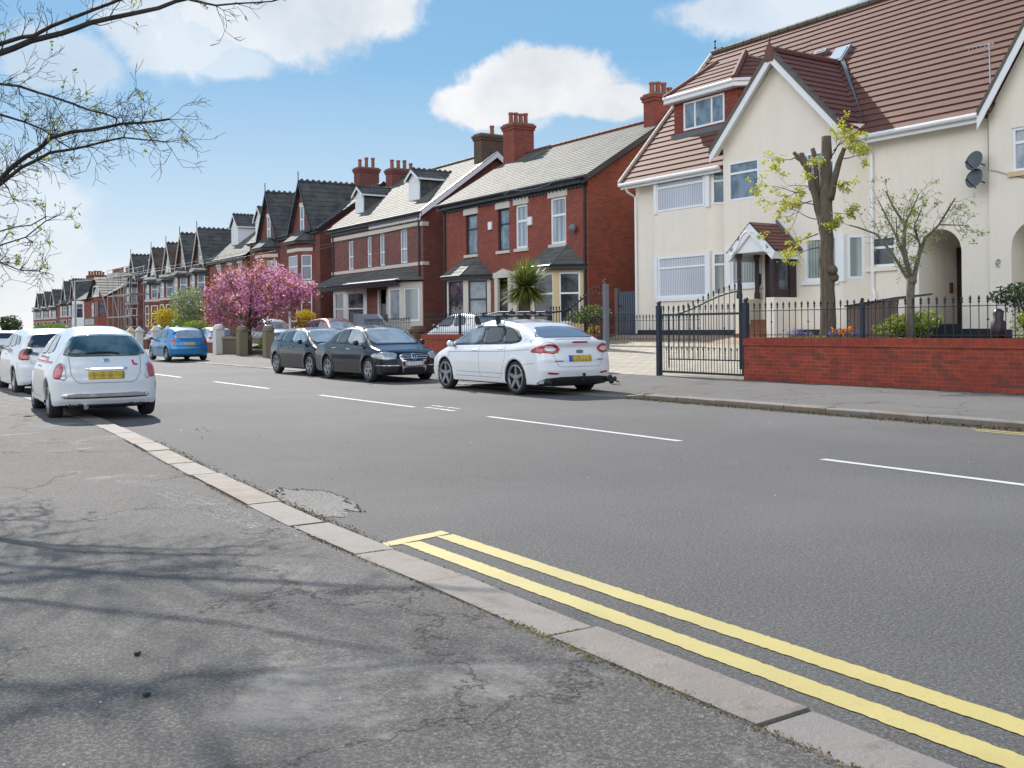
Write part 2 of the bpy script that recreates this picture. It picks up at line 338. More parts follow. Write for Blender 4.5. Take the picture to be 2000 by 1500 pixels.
def asphalt(name, c, big=.25, grain=.5, cracks=0.0, moss=.5, light=0.0):
    m, nt, b = new_mat(name); t = NT(nt); P = t.pos()
    n1 = t.noise(P, .45, 7, .65, .3); n2 = t.noise(P, 3.2, 6, .7); g1 = t.noise(P, 62, 5, .85); g3 = t.noise(P, 21, 6, .8); g2 = t.noise(P, 320, 2, .6)
    vo = t.n('ShaderNodeTexVoronoi', Scale=230.0); vo.feature = 'F1'; t.l(P, vo.inputs['Vector'])
    lo = tuple(x*(1-big) for x in c); hi = tuple(x*(1+big) for x in c)
    cc = t.mix(t.rng(n1, .3, .7), lo, hi); cc = t.mix(t.rng(n2, .4, .75, 0, .35), cc, tuple(x*1.35 for x in c))
    cc = t.mix(t.rng(g3, .38, .66, 0, grain*.55), cc, tuple(x*.60 for x in c)); cc = t.mix(t.rng(g1, .40, .56, 0, grain), cc, tuple(x*.30 for x in c)); cc = t.mix(t.rng(g1, .34, .44, .55, 0), cc, tuple(min(1, x*2.3) for x in c))
    sp = t.nt.nodes.new('ShaderNodeSeparateColor'); t.l(vo.outputs['Color'], sp.inputs[0])
    cc = t.mix(t.rng(sp.outputs[0], .90, .99, 0, .38), cc, tuple(min(1, x*2.6) for x in c))
    cc = t.mix(t.rng(g2, .62, .8, 0, .4), cc, tuple(min(1, x*2.2) for x in c))
    h = t.m('ADD', t.m('MULTIPLY', g1, 1.0), t.m('MULTIPLY', g2, .3))
    mp = t.n('ShaderNodeMapping'); mp.inputs['Scale'].default_value = (1.3, .07, 1); t.l(P, mp.inputs[0]); sk = t.noise(mp.outputs[0], 1.0, 5, .6)
    cc = t.mix(t.rng(sk, .42, .66, 0, .30), cc, tuple(x*.66 for x in c)); n7 = t.noise(P, .16, 4, .6)
    cc = t.mix(t.rng(n7, .45, .62, 0, .22), cc, tuple(x*1.35 for x in c)); sp2 = t.noise(P, 1.9, 7, .78); cc = t.mix(t.rng(sp2, .62, .76, 0, .20), cc, tuple(x*.5 for x in c))
    if light:
        n5 = t.noise(P, .9, 7, .7, .6); cc = t.mix(t.rng(n5, .56, .66, 0, light), cc, tuple(min(1, x*2.1) for x in c))
    if cracks:
        dv = t.n('ShaderNodeVectorMath'); dv.operation = 'ADD'; nz = t.n('ShaderNodeTexNoise', Scale=1.6, Detail=8, Roughness=.72); t.l(P, nz.inputs['Vector'])
        sv = t.n('ShaderNodeVectorMath'); sv.operation = 'SCALE'; sv.inputs['Scale'].default_value = 1.1; t.l(nz.outputs['Color'], sv.inputs[0])
        t.l(P, dv.inputs[0]); t.l(sv.outputs[0], dv.inputs[1])
        v2 = t.n('ShaderNodeTexVoronoi', Scale=.75); v2.feature = 'DISTANCE_TO_EDGE'; t.l(dv.outputs[0], v2.inputs['Vector'])
        gate = t.rng(t.noise(P, .7, 3), .42, .56)
        cr = t.m('MULTIPLY', t.rng(v2.outputs['Distance'], .001, .009, 1, 0), gate)
        v3 = t.n('ShaderNodeTexVoronoi', Scale=3.0); v3.feature = 'DISTANCE_TO_EDGE'; t.l(dv.outputs[0], v3.inputs['Vector'])
        cr2 = t.m('MULTIPLY', t.rng(v3.outputs['Distance'], .003, .014, 1, 0), t.rng(t.noise(P, 1.3, 4, .6), .64, .76))
        cr = t.m('MAXIMUM', cr, t.m('MULTIPLY', cr2, .8))
        mc = t.mix(t.rng(t.noise(P, 5, 3), .45, .65, 0, moss), (.025, .023, .022), (.16, .14, .05))
        cc = t.mix(t.m('MULTIPLY', cr, cracks), cc, mc); h = t.m('SUBTRACT', h, t.m('MULTIPLY', cr, 1.5))
    t.l(cc, b.inputs['Base Color']); b.inputs['Roughness'].default_value = .82; b.inputs['Specular IOR Level'].default_value = .28
    t.bump(h, b, .9, .010)
    return m
M = {}
M['road'] = asphalt('road_asphalt', (.170, .163, .157), .14, .85)
M['pave'] = asphalt('pavement_asphalt', (.182, .170, .158), .24, .85, cracks=.85, moss=.8, light=.5)
M['pave2'] = asphalt('far_pavement_asphalt', (.170, .160, .150), .15, .55, cracks=.4)
M['kerb'] = None
def kerbmat():
    m, nt, b = new_mat('sandstone_kerb'); t = NT(nt); P = t.pos(); g = t.nt.nodes.new('ShaderNodeNewGeometry')
    n1 = t.noise(P, 2.5, 6, .6); n2 = t.noise(P, 60, 4, .7)
    c = t.mix(t.rng(n1, .35, .65), (.135, .105, .080), (.225, .18, .142)); c = t.mix(t.m('MULTIPLY', g.outputs['Random Per Island'], .8), c, (.20, .188, .175))
    c = t.mix(t.rng(n2, .55, .75, 0, .4), c, (.33, .30, .26)); c = t.mix(t.rng(t.noise(P, 9, 6, .75), .54, .72, 0, .65), c, (.085, .07, .058))
    t.l(c, b.inputs['Base Color']); b.inputs['Roughness'].default_value = .75; t.bump(t.m('ADD', n2, t.m('MULTIPLY', n1, 2.0)), b, .5, .012); return m
M['kerb'] = kerbmat()
def paintmat(name, c, wear=.35):
    m, nt, b = new_mat(name); t = NT(nt); P = t.pos()
    n1 = t.noise(P, 38, 6, .8); n2 = t.noise(P, 4, 4); n3 = t.noise(P, 120, 3, .7)
    cc = t.mix(n2, tuple(x*.88 for x in c), tuple(x*1.06 for x in c)); cc = t.mix(t.rng(n1, .60, .68, 0, wear), cc, (.17, .16, .14))
    cc = t.mix(t.rng(n3, .3, .7, 0, .35), cc, (c[0]*.55, c[1]*.55, c[2]*.55)); cc = t.mix(t.rng(t.noise(P, 1.2, 5, .6), .45, .75, 0, .35), cc, (c[0]*.62, c[1]*.6, c[2]*.6))
    t.l(cc, b.inputs['Base Color']); b.inputs['Roughness'].default_value = .6; t.bump(n3, b, .4, .004); return m
M['yellow'] = paintmat('yellow_line_paint', (.50, .415, .145), .9)
M['white_line'] = paintmat('white_line_paint', (.62, .62, .6), .9)
M['brick'] = brick('red_accrington_brick', (.32, .066, .042), (.20, .046, .032), (.20, .10, .07), patch=.5)
M['brick_side'] = brick('red_side_brick', (.33, .07, .032), (.23, .05, .03), (.16, .08, .05), patch=.7)
M['brick_dark'] = brick('dark_red_brick', (.21, .048, .036), (.14, .035, .03), (.22, .15, .12), patch=.5)
M['brick_pink'] = brick('weathered_pink_brick', (.23, .075, .06), (.17, .055, .05), (.26, .19, .16), patch=.5)
M['brick_wall'] = brick('garden_wall_brick', (.37, .052, .024), (.19, .036, .021), (.30, .17, .11), w=.23, h=.078, ms=.006, patch=.95, var2=.7)
M['brick_cap'] = brick('brick_on_edge_coping', (.36, .054, .026), (.21, .040, .022), (.13, .085, .06), w=.08, h=.6, ms=.005, patch=.5)
M['orange_brick'] = brick('orange_gable_brick', (.30, .095, .05), (.2, .065, .045), (.22, .16, .12), patch=.7)
M['tilehung'] = brick('hung_clay_tiles', (.30, .06, .035), (.20, .045, .03), (.05, .02, .015), w=.2, h=.13, ms=.012, patch=.5)
M['slate'] = slate('slate_roof', (.075, .078, .074), (.125, .125, .115))
M['slate_dark'] = slate('dark_slate_roof', (.045, .048, .056), (.07, .07, .075), rough=.62)
M['slate_brown'] = slate('brown_tile_roof', (.085, .045, .042), (.11, .06, .055), rough=.7)
M['tile'] = tile('red_concrete_tile', (.150, .060, .040), (.22, .145, .10), .4)
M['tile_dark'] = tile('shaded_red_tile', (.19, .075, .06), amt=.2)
M['verge'] = tile('grey_green_verge_tile', (.13, .12, .095), amt=.3)
M['cream'] = render_wall('cream_render', (.84, .765, .655), .20)
M['stone'] = render_wall('painted_stone', (.60, .56, .49), .25)
M['yellowstone'] = render_wall('pale_yellow_stone', (.66, .50, .29), .2)
M['white'] = plain('white_gloss_paint', (.78, .79, .80), .35, var=.04)
M['upvc'] = plain('white_plastic_frame', (.80, .81, .82), .3, var=.02)
M['black'] = plain('black_paint', (.018, .019, .022), .35, var=.2)
M['blackframe'] = plain('black_window_frame', (.02, .02, .022), .4)
M['iron'] = plain('painted_ironwork', (.018, .021, .028), .6, var=.3)
M['navy'] = plain('navy_painted_steel', (.022, .032, .050), .6, var=.2)
M['plinth'] = plain('black_plinth_paint', (.015, .018, .026), .6)
M['lead'] = plain('lead_flashing', (.12, .135, .15), .65)
M['plum'] = plain('plum_stained_timber', (.030, .012, .014), .4, var=.3)
M['grey'] = plain('grey_paint', (.16, .17, .20), .6)
M['greywall'] = plain('blue_grey_ramp_wall', (.185, .20, .245), .7)
M['galv'] = plain('galvanised_steel', (.42, .43, .44), .4, .8)
M['pot'] = plain('terracotta_pot', (.28, .09, .055), .8, var=.3)
M['oldstone'] = render_wall('mossy_sandstone', (.20, .165, .10), .6)
M['mossbrick'] = brick('mossy_old_brick', (.13, .075, .045), (.10, .06, .045), (.12, .11, .07), patch=.6)
M['whitestone'] = render_wall('whitewashed_stone', (.62, .60, .56), .3)
M['blind'] = blinds('vertical_blinds', (.60, .63, .69), (.36, .38, .43), True, 75.0, .2)
M['blindg'] = blinds('grey_green_blinds', (.36, .41, .40), (.19, .225, .22), True, 62.0, .35)
M['net'] = blinds('net_curtain', (.42, .47, .53), (.22, .25, .30), True, 22.0, .5)
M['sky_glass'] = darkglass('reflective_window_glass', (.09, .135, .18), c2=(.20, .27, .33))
M['dark_glass'] = darkglass('dark_window_glass', (.03, .036, .045), c2=(.09, .10, .115))
M['pale_glass'] = darkglass('pale_curtained_glass', (.34, .38, .43), c2=(.22, .25, .29))
M['bark'] = None
def barkmat(name, a, bcol, sc_=8):
    m, nt, b = new_mat(name); t = NT(nt); mp = t.n('ShaderNodeMapping'); mp.inputs['Scale'].default_value = (1, 1, .25); t.l(t.pos(), mp.inputs[0])
    n = t.noise(mp.outputs[0], sc_*3, 6, .7); n2 = t.noise(t.pos(), 3, 4)
    c = t.mix(t.rng(n, .3, .7), a, bcol); c = t.mix(t.rng(n2, .5, .75, 0, .35), c, (.10, .11, .06)); t.l(c, b.inputs['Base Color'])
    b.inputs['Roughness'].default_value = .9; t.bump(n, b, .9, .02); return m
M['bark'] = barkmat('brown_bark', (.065, .047, .034), (.19, .142, .105))
M['bark_dark'] = barkmat('dark_twig_bark', (.018, .014, .013), (.05, .04, .034))
M['bark_grey'] = barkmat('grey_bark', (.09, .075, .055), (.21, .185, .15))
def leafmat(name, c, c2, trans=.35, rough=.5):
    m, nt, b = new_mat(name); t = NT(nt); g = t.nt.nodes.new('ShaderNodeNewGeometry')
    cc = t.mix(g.outputs['Random Per Island'], c, c2); t.l(cc, b.inputs['Base Color']); b.inputs['Roughness'].default_value = rough
    tr = t.n('ShaderNodeBsdfTranslucent'); t.l(cc, tr.inputs[0]); ms = t.n('ShaderNodeMixShader'); ms.inputs[0].default_value = trans
    out = [x for x in nt.nodes if x.type == 'OUTPUT_MATERIAL'][0]
    t.l(b.outputs[0], ms.inputs[1]); t.l(tr.outputs[0], ms.inputs[2]); t.l(ms.outputs[0], out.inputs[0]); return m
M['leaf_lime'] = leafmat('young_lime_leaf', (.62, .56, .06), (.36, .40, .05), .5)
M['leaf_green'] = leafmat('fresh_green_leaf', (.10, .17, .025), (.19, .26, .04), .4)
M['leaf_bush'] = leafmat('variegated_bush_leaf', (.10, .17, .02), (.33, .37, .05), .35)
M['leaf_dark'] = leafmat('dark_evergreen_leaf', (.02, .045, .012), (.06, .09, .025), .2)
M['leaf_yellow'] = leafmat('golden_forsythia_leaf', (.62, .36, .015), (.5, .42, .03), .45)
M['leaf_white'] = leafmat('white_spring_blossom', (.5, .52, .48), (.12, .19, .06), .35)
M['blossom'] = leafmat('pink_cherry_blossom', (.66, .25, .46), (.38, .10, .27), .45)
M['blossom2'] = leafmat('pale_cherry_blossom', (.80, .54, .62), (.62, .33, .46), .45)
M['leaf_copper'] = leafmat('copper_young_leaf', (.46, .16, .05), (.22, .07, .035), .5)
M['palm'] = leafmat('cordyline_blade', (.07, .12, .02), (.30, .32, .07), .35)
M['palm_dry'] = leafmat('dry_palm_skirt', (.14, .10, .05), (.22, .16, .09), .2)
M['fl_blue'] = leafmat('bluebell_petal', (.13, .10, .42), (.28, .24, .6), .3)
M['fl_red'] = leafmat('orange_tulip_petal', (.75, .16, .04), (.8, .38, .03), .4)
M['wood_brown'] = plain('brown_quarry_tile', (.20, .075, .028), .6, var=.3)
M['fence_wood'] = plain('old_fence_timber', (.14, .10, .085), .8, var=.3, bump=.3)
M['gravel'] = asphalt('pinkish_gravel', (.40, .30, .22), .2, .7)
def pavers():
    m, nt, b = new_mat('stone_drive_pavers'); t = NT(nt); p = t.nt.nodes.new('ShaderNodeSeparateXYZ'); t.l(t.pos(), p.inputs[0])
    cb = t.nt.nodes.new('ShaderNodeCombineXYZ'); t.l(p.outputs[1], cb.inputs[0]); t.l(p.outputs[0], cb.inputs[1])
    br = t.n('ShaderNodeTexBrick', Scale=1.0, **{'Mortar__Size': .012, 'Brick__Width': .45, 'Row__Height': .3}); t.l(cb.outputs[0], br.inputs['Vector'])
    br.inputs['Color1'].default_value = (.42, .37, .29, 1); br.inputs['Color2'].default_value = (.33, .29, .24, 1); br.inputs['Mortar'].default_value = (.10, .095, .06, 1)
    n = t.noise(t.pos(), 2.2, 5, .6); n2 = t.noise(t.pos(), 30, 4, .7)
    c = t.mix(t.rng(n, .4, .7, 0, .5), br.outputs['Color'], (.25, .22, .18)); c = t.mix(t.rng(n2, .6, .75, 0, .5), c, (.5, .45, .38))
    t.l(c, b.inputs['Base Color']); b.inputs['Roughness'].default_value = .8; t.bump(t.m('SUBTRACT', n2, t.m('MULTIPLY', br.outputs['Fac'], 2.)), b, .5, .01); return m
M['pavers'] = pavers()
M['soil'] = asphalt('garden_soil_and_weeds', (.10, .085, .05), .3, .5)
M['earth'] = asphalt('open_ground', (.12, .125, .07), .3, .3)
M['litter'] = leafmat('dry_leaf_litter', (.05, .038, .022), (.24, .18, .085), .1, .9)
M['moss'] = leafmat('kerb_moss', (.16, .15, .03), (.30, .24, .06), .1, .9)
M['pale_chip'] = leafmat('pale_chips', (.62, .6, .56), (.4, .38, .35), .1, .8)

# ------------------------------------------------------------------ ground, roads, kerbs, markings
def kx(y):
    pts = [(-40, 2.82), (5.2, 2.82), (6.0, 2.80), (7.7, 2.87), (9.7, 2.98), (12.9, 3.2), (16.5, 3.38), (22, 3.4), (420, 3.4)]
    for (a, p), (b, q) in zip(pts, pts[1:]):
        if y <= b: return p + (q-p)*max(0, (y-a))/(b-a)
    return 3.4
def kz(y): return .10 if y < 14.7 else (.10 - .07*(y-14.7)/.5 if y < 15.2 else .03)
def gz(X, Y=30):
    if Y < 16.1: return 1.0
    pts = [(16.7, .15), (18.5, .33), (20, .56), (22.3, 1.05), (500, 1.06)]
    for (a, p), (b, q) in zip(pts, pts[1:]):
        if X <= b: return p + (q-p)*max(0, X-a)/(b-a)
    return 1.06
g = MB(); g.face((-900, -300, -.05), (900, -300, -.05), (900, 1400, -.05), (-900, 1400, -.05))
tag(g.build('ground', M['earth'], recalc=False), kind='structure')
g = MB(); ys = [-40, 0, 5.2, 6, 7.7, 9.7, 12.9, 16.5, 22, 60, 420]
for a, b in zip(ys, ys[1:]): g.face((kx(a)-.1, a, 0), (12.55, a, 0), (12.55, b, 0), (kx(b)-.1, b, 0))
tag(g.build('road', M['road'], recalc=False), kind='structure')
g = MB()
for a, b in zip(ys, ys[1:]):
    g.face((-9, a, .06), (kx(a)-.27, a, .042), (kx(b)-.27, b, .042), (-9, b, .06))
tag(g.build('pavement', M['pave'], recalc=False), kind='structure')
g = MB(); ys2 = [-40, 14.7, 15.2, 60, 420]
for a, b in zip(ys2, ys2[1:]):
    g.face((12.75, a, kz(a)-.004), (16.76, a, .15), (16.76, b, .15), (12.75, b, kz(b)-.004))
tag(g.build('pavement', M['pave2'], recalc=False), kind='structure')
# kerb stones
rnd = random.Random(5)
KJ = []
def stones(y0, y1, xf, w, ztop, lmin, lmax, zb=-.05, side=-1, gap=.016):
    mb = MB(); y = y0
    while y < y1:
        L = rnd.uniform(lmin, lmax); a, b = y+gap*rnd.uniform(.5, 1.6), y+L
        za, zb_ = ztop(a)+rnd.uniform(-.008, .006), ztop(b)+rnd.uniform(-.008, .006); j = rnd.uniform(-.014, .014)
        xa, xb = xf(a)+j, xf(b)+j+rnd.uniform(-.006, .006); c = .014
        if side < 0:   # road lies at higher X
            P = [(xa-w, zb), (xa-w, za), (xa-c, za), (xa, za-c), (xa, zb)]; Q = [(xb-w, zb), (xb-w, zb_), (xb-c, zb_), (xb, zb_-c), (xb, zb)]
        else:
            P = [(xa, zb), (xa, za-c), (xa+c, za), (xa+w, za), (xa+w, zb)]; Q = [(xb, zb), (xb, zb_-c), (xb+c, zb_), (xb+w, zb_), (xb+w, zb)]
        n = 5; v = []; KJ.append((a, xa))
        for t in (0, .33, .66, 1):
            k = rnd.uniform(-.008, .008) if 0 < t < 1 else 0
            v += [(p[0]+(q[0]-p[0])*t + (k if i in (3, 4) and side < 0 else 0), a+(b-a)*t, p[1]+(q[1]-p[1])*t) for i, (p, q) in enumerate(zip(P, Q))]
        f = [tuple(range(n)), tuple(range(3*n, 4*n))[::-1]]
        for s_ in range(3):
            for i in range(n): f.append((s_*n+i, s_*n+(i+1) % n, (s_+1)*n+(i+1) % n, (s_+1)*n+i))
        mb.add(v, f); y += L
    return mb
tag(stones(-6, 60, kx, .27, lambda y: .05, .62, 1.25).build('kerb', M['kerb']), kind='structure')
tag(stones(-6, 70, lambda y: 12.5, .25, kz, .7, 1.0, side=1).build('kerb', M['kerb']), kind='structure')
# road markings, 4 mm sheets with slightly ragged edges
def strip(pts_l, pts_r, z, mat, name, label=None):
    mb = MB()
    for i in range(len(pts_l)-1): mb.face((*pts_l[i], z), (*pts_r[i], z), (*pts_r[i+1], z), (*pts_l[i+1], z))
    return tag(mb.build(name, mat, recalc=False), kind='structure')
def ragged(x0, x1, y0, y1, step=.022, amp=.005, z=.004, mat=None, name='line'):
    n = max(2, int((y1-y0)/step)); ys_ = [y0+(y1-y0)*i/n for i in range(n+1)]
    return strip([(x0+rnd.uniform(-amp, amp), y) for y in ys_], [(x1+rnd.uniform(-amp, amp), y) for y in ys_], z, mat, name)
ragged(3.285, 3.415, -1.0, 5.907, mat=M['yellow'], name='yellow_line')
ragged(3.00, 3.13, -1.0, 5.842, mat=M['yellow'], name='yellow_line')
n = 14; xs = [2.85+(3.41-2.85)*i/n for i in range(n+1)]
strip([(x, 5.93+.13*(i/n)+rnd.uniform(-.006, .006)) for i, x in enumerate(xs)], [(x, 5.81+.13*(i/n)+rnd.uniform(-.006, .006)) for i, x in enumerate(xs)], .004, M['yellow'], 'yellow_line')
ragged(8.45, 8.52, 14.6, 15.6, step=.1, amp=.03, mat=M['white_line'], name='worn_line'); ragged(8.75, 8.80, 14.9, 15.9, step=.1, amp=.02, mat=M['white_line'], name='worn_line')
for (a, b) in [(-3.2, 1.0), (2.4, 6.95), (9.05, 13.35), (15.75, 19.9)] + [(19.9+3.0+i*7.2, 19.9+7.1+i*7.2) for i in range(7)]:
    ragged(8.30, 8.40, a, b, step=.25, amp=.004, mat=M['white_line'], name='centre_line')
ragged(12.16, 12.24, 2.0, 7.75, step=.2, amp=.005, mat=M['yellow'], name='yellow_line')
ragged(12.0, 12.07, 2.0, 7.6, step=.2, amp=.005, mat=M['yellow'], name='yellow_line')
# gardens and drives
g = MB(); xs = [16.7, 18.5, 20, 22.3, 60]
ysg = [16.1, 27.4, 41, 54, 90, 420]
for a, b in zip(ysg, ysg[1:]):
    for p, q in zip(xs, xs[1:]): g.face((p, a, gz(p)-.006), (q, a, gz(q)-.006), (q, b, gz(q)-.006), (p, b, gz(p)-.006))
g.face((16.9, -30, .99), (60, -30, .99), (60, 16.1, .99), (16.9, 16.1, .99)); g.face((16.9, 16.1, 0), (24, 16.1, 0), (24, 16.1, 1.0), (16.9, 16.1, 1.0))
tag(g.build('garden_ground', M['soil'], recalc=False), kind='structure')
g = MB()
for p, q in zip(xs[:3], xs[1:4]): 
    q2 = min(q, 21.2); g.face((p, 16.13, gz(p)), (q2, 16.13, gz(q2)), (q2, 27.3, gz(q2)), (p, 27.3, gz(p)))
tag(g.build('driveway', M['pavers'], recalc=False), kind='structure')
g = MB(); g.face((21.2, 16.13, gz(21.2)), (22.3, 16.13, gz(22.3)), (22.3, 27.3, gz(22.3)), (21.2, 27.3, gz(21.2)))
g.face((22.3, 16.13, 1.052), (24.5, 16.13, 1.052), (24.5, 30, 1.052), (22.3, 30, 1.052))
tag(g.build('gravel_strip', M['gravel'], recalc=False), kind='structure')

# ------------------------------------------------------------------ house pieces
def window(root, F, a0, a1, z0, z1, fm, pm, d=-.09, fw=.065, vb=(), hb=(), sill=None, lintel=None, sd=.07, lh=.2, name='window', th=.05):
    mb = MB()
    mb.fbox(F, a0, a1, z1-fw, z1, d-th, d); mb.fbox(F, a0, a1, z0, z0+fw, d-th, d)
    mb.fbox(F, a0, a0+fw, z0+fw, z1-fw, d-th, d); mb.fbox(F, a1-fw, a1, z0+fw, z1-fw, d-th, d)
    for v in vb: mb.fbox(F, v-fw/2, v+fw/2, z0+fw, z1-fw, d-th, d-.004)
    for h in hb: mb.fbox(F, a0+fw, a1-fw, h-fw/2, h+fw/2, d-th, d-.008)
    w = mb.build(name, fm, root, recalc=True)
    p = MB(); p.fbox(F, a0+fw*.5, a1-fw*.5, z0+fw*.5, z1-fw*.5, d-th-.02, d-th+.012); p.build('pane', pm, w)
    if sill: s_ = MB(); s_.fbox(F, a0-.08, a1+.08, z0-.12, z0-.002, -.02, sd); s_.build('sill', sill, w)
    if lintel: s_ = MB(); s_.fbox(F, a0-.12, a1+.12, z1+.002, z1+lh, -.02, .05); s_.build('lintel', lintel, w)
    return w
def chimney(root, x0, x1, y0, y1, z0, z1, mat, pots, cap=None, ph=.45, pr=.12, name='chimney', along='X'):
    c = MB(); c.box(x0, x1, y0, y1, z0, z1-.32); c.box(x0-.05, x1+.05, y0-.05, y1+.05, z1-.32, z1-.2); c.box(x0-.09, x1+.09, y0-.09, y1+.09, z1-.2, z1-.08)
    o = c.build(name, mat, root)
    k = MB(); k.box(x0-.02, x1+.02, y0-.02, y1+.02, z1-.08, z1); k.build('mortar_cap', cap or M['oldstone'], o)
    rr = random.Random(int(abs(x0*100+y0*10)))
    for i in range(pots):
        t = (i+.5)/pots; h = ph*rr.uniform(.75, 1.15)
        px, py = (x0+(x1-x0)*t, (y0+y1)/2) if along == 'X' else ((x0+x1)/2, y0+(y1-y0)*t)
        p = MB(); p.lathe([(pr*1.05, 0), (pr*.9, .06), (pr*.82, h*.8), (pr, h*.84), (pr, h), (pr*.7, h), (pr*.65, h-.1)], (px, py, z1-.01), n=10); p.build('chimney_pot', M['pot'], o, smooth=False)
    return o
def roofpair(root, BL, BR, TR, TL, n, lip, mat, name='roof', th=.06, back=True):
    """front slope with courses plus underside; optional mirrored back slope"""
    mb = MB(); courses(mb, BL, BR, TR, TL, n, lip)
    v = Vector((0, 0, -th)); mb.face(*[tuple(Vector(p)+v) for p in (TL, TR, BR, BL)])
    if back:
        dx = 2*(TL[0]); B1 = (2*TR[0]-BR[0], BR[1], BR[2]); B2 = (2*TL[0]-BL[0], BL[1], BL[2])
        mb.slab([TL, TR, B1, B2], th)
    return mb.build(name, mat, root, recalc=True)
def gable_poly(mb, F, a0, a1, z0, ac, zt): mb.face(F.p(a0, z0), F.p(a1, z0), F.p(ac, zt))
def gutter(root, p, q, mat, r=.06, fascia=.2, out=(-1, 0, 0), fm=None, name='gutter'):
    mb = MB(); mb.tube([p, q], r, 8); g_ = mb.build(name, mat, root)
    f = MB(); a, b = Vector(p)-Vector(out)*(r+.01), Vector(q)-Vector(out)*(r+.01); o = Vector(out)*.025
    f.prism([a+Vector((0, 0, .06)), b+Vector((0, 0, .06)), b-Vector((0, 0, fascia)), a-Vector((0, 0, fascia))], -o); f.build('fascia', fm or mat, g_)
    return g_
def pipe(root, path, mat, r=.04, name='downpipe'): mb = MB(); mb.tube(path, r, 8); return mb.build(name, mat, root)
def ridge_tiles(root, p, q, mat, n, r=.09, spike=0.0, name='ridge_tiles'):
    mb = MB(); p, q = Vector(p), Vector(q)
    for i in range(n):
        a, b = p.lerp(q, i/n), p.lerp(q, (i+.93)/n); mb.tube([a, b], r, 6)
        if spike: m = (a+b)/2; mb.prism([m+Vector((0, 0, r*.6))-(b-a)*.35, m+Vector((0, 0, r*.6))+(b-a)*.35, m+Vector((0, 0, r+spike))+(b-a)*.2, m+Vector((0, 0, r+spike))-(b-a)*.2], (q-p).normalized().cross(Vector((0, 0, 1)))*.03)
    return mb.build(name, mat, root)

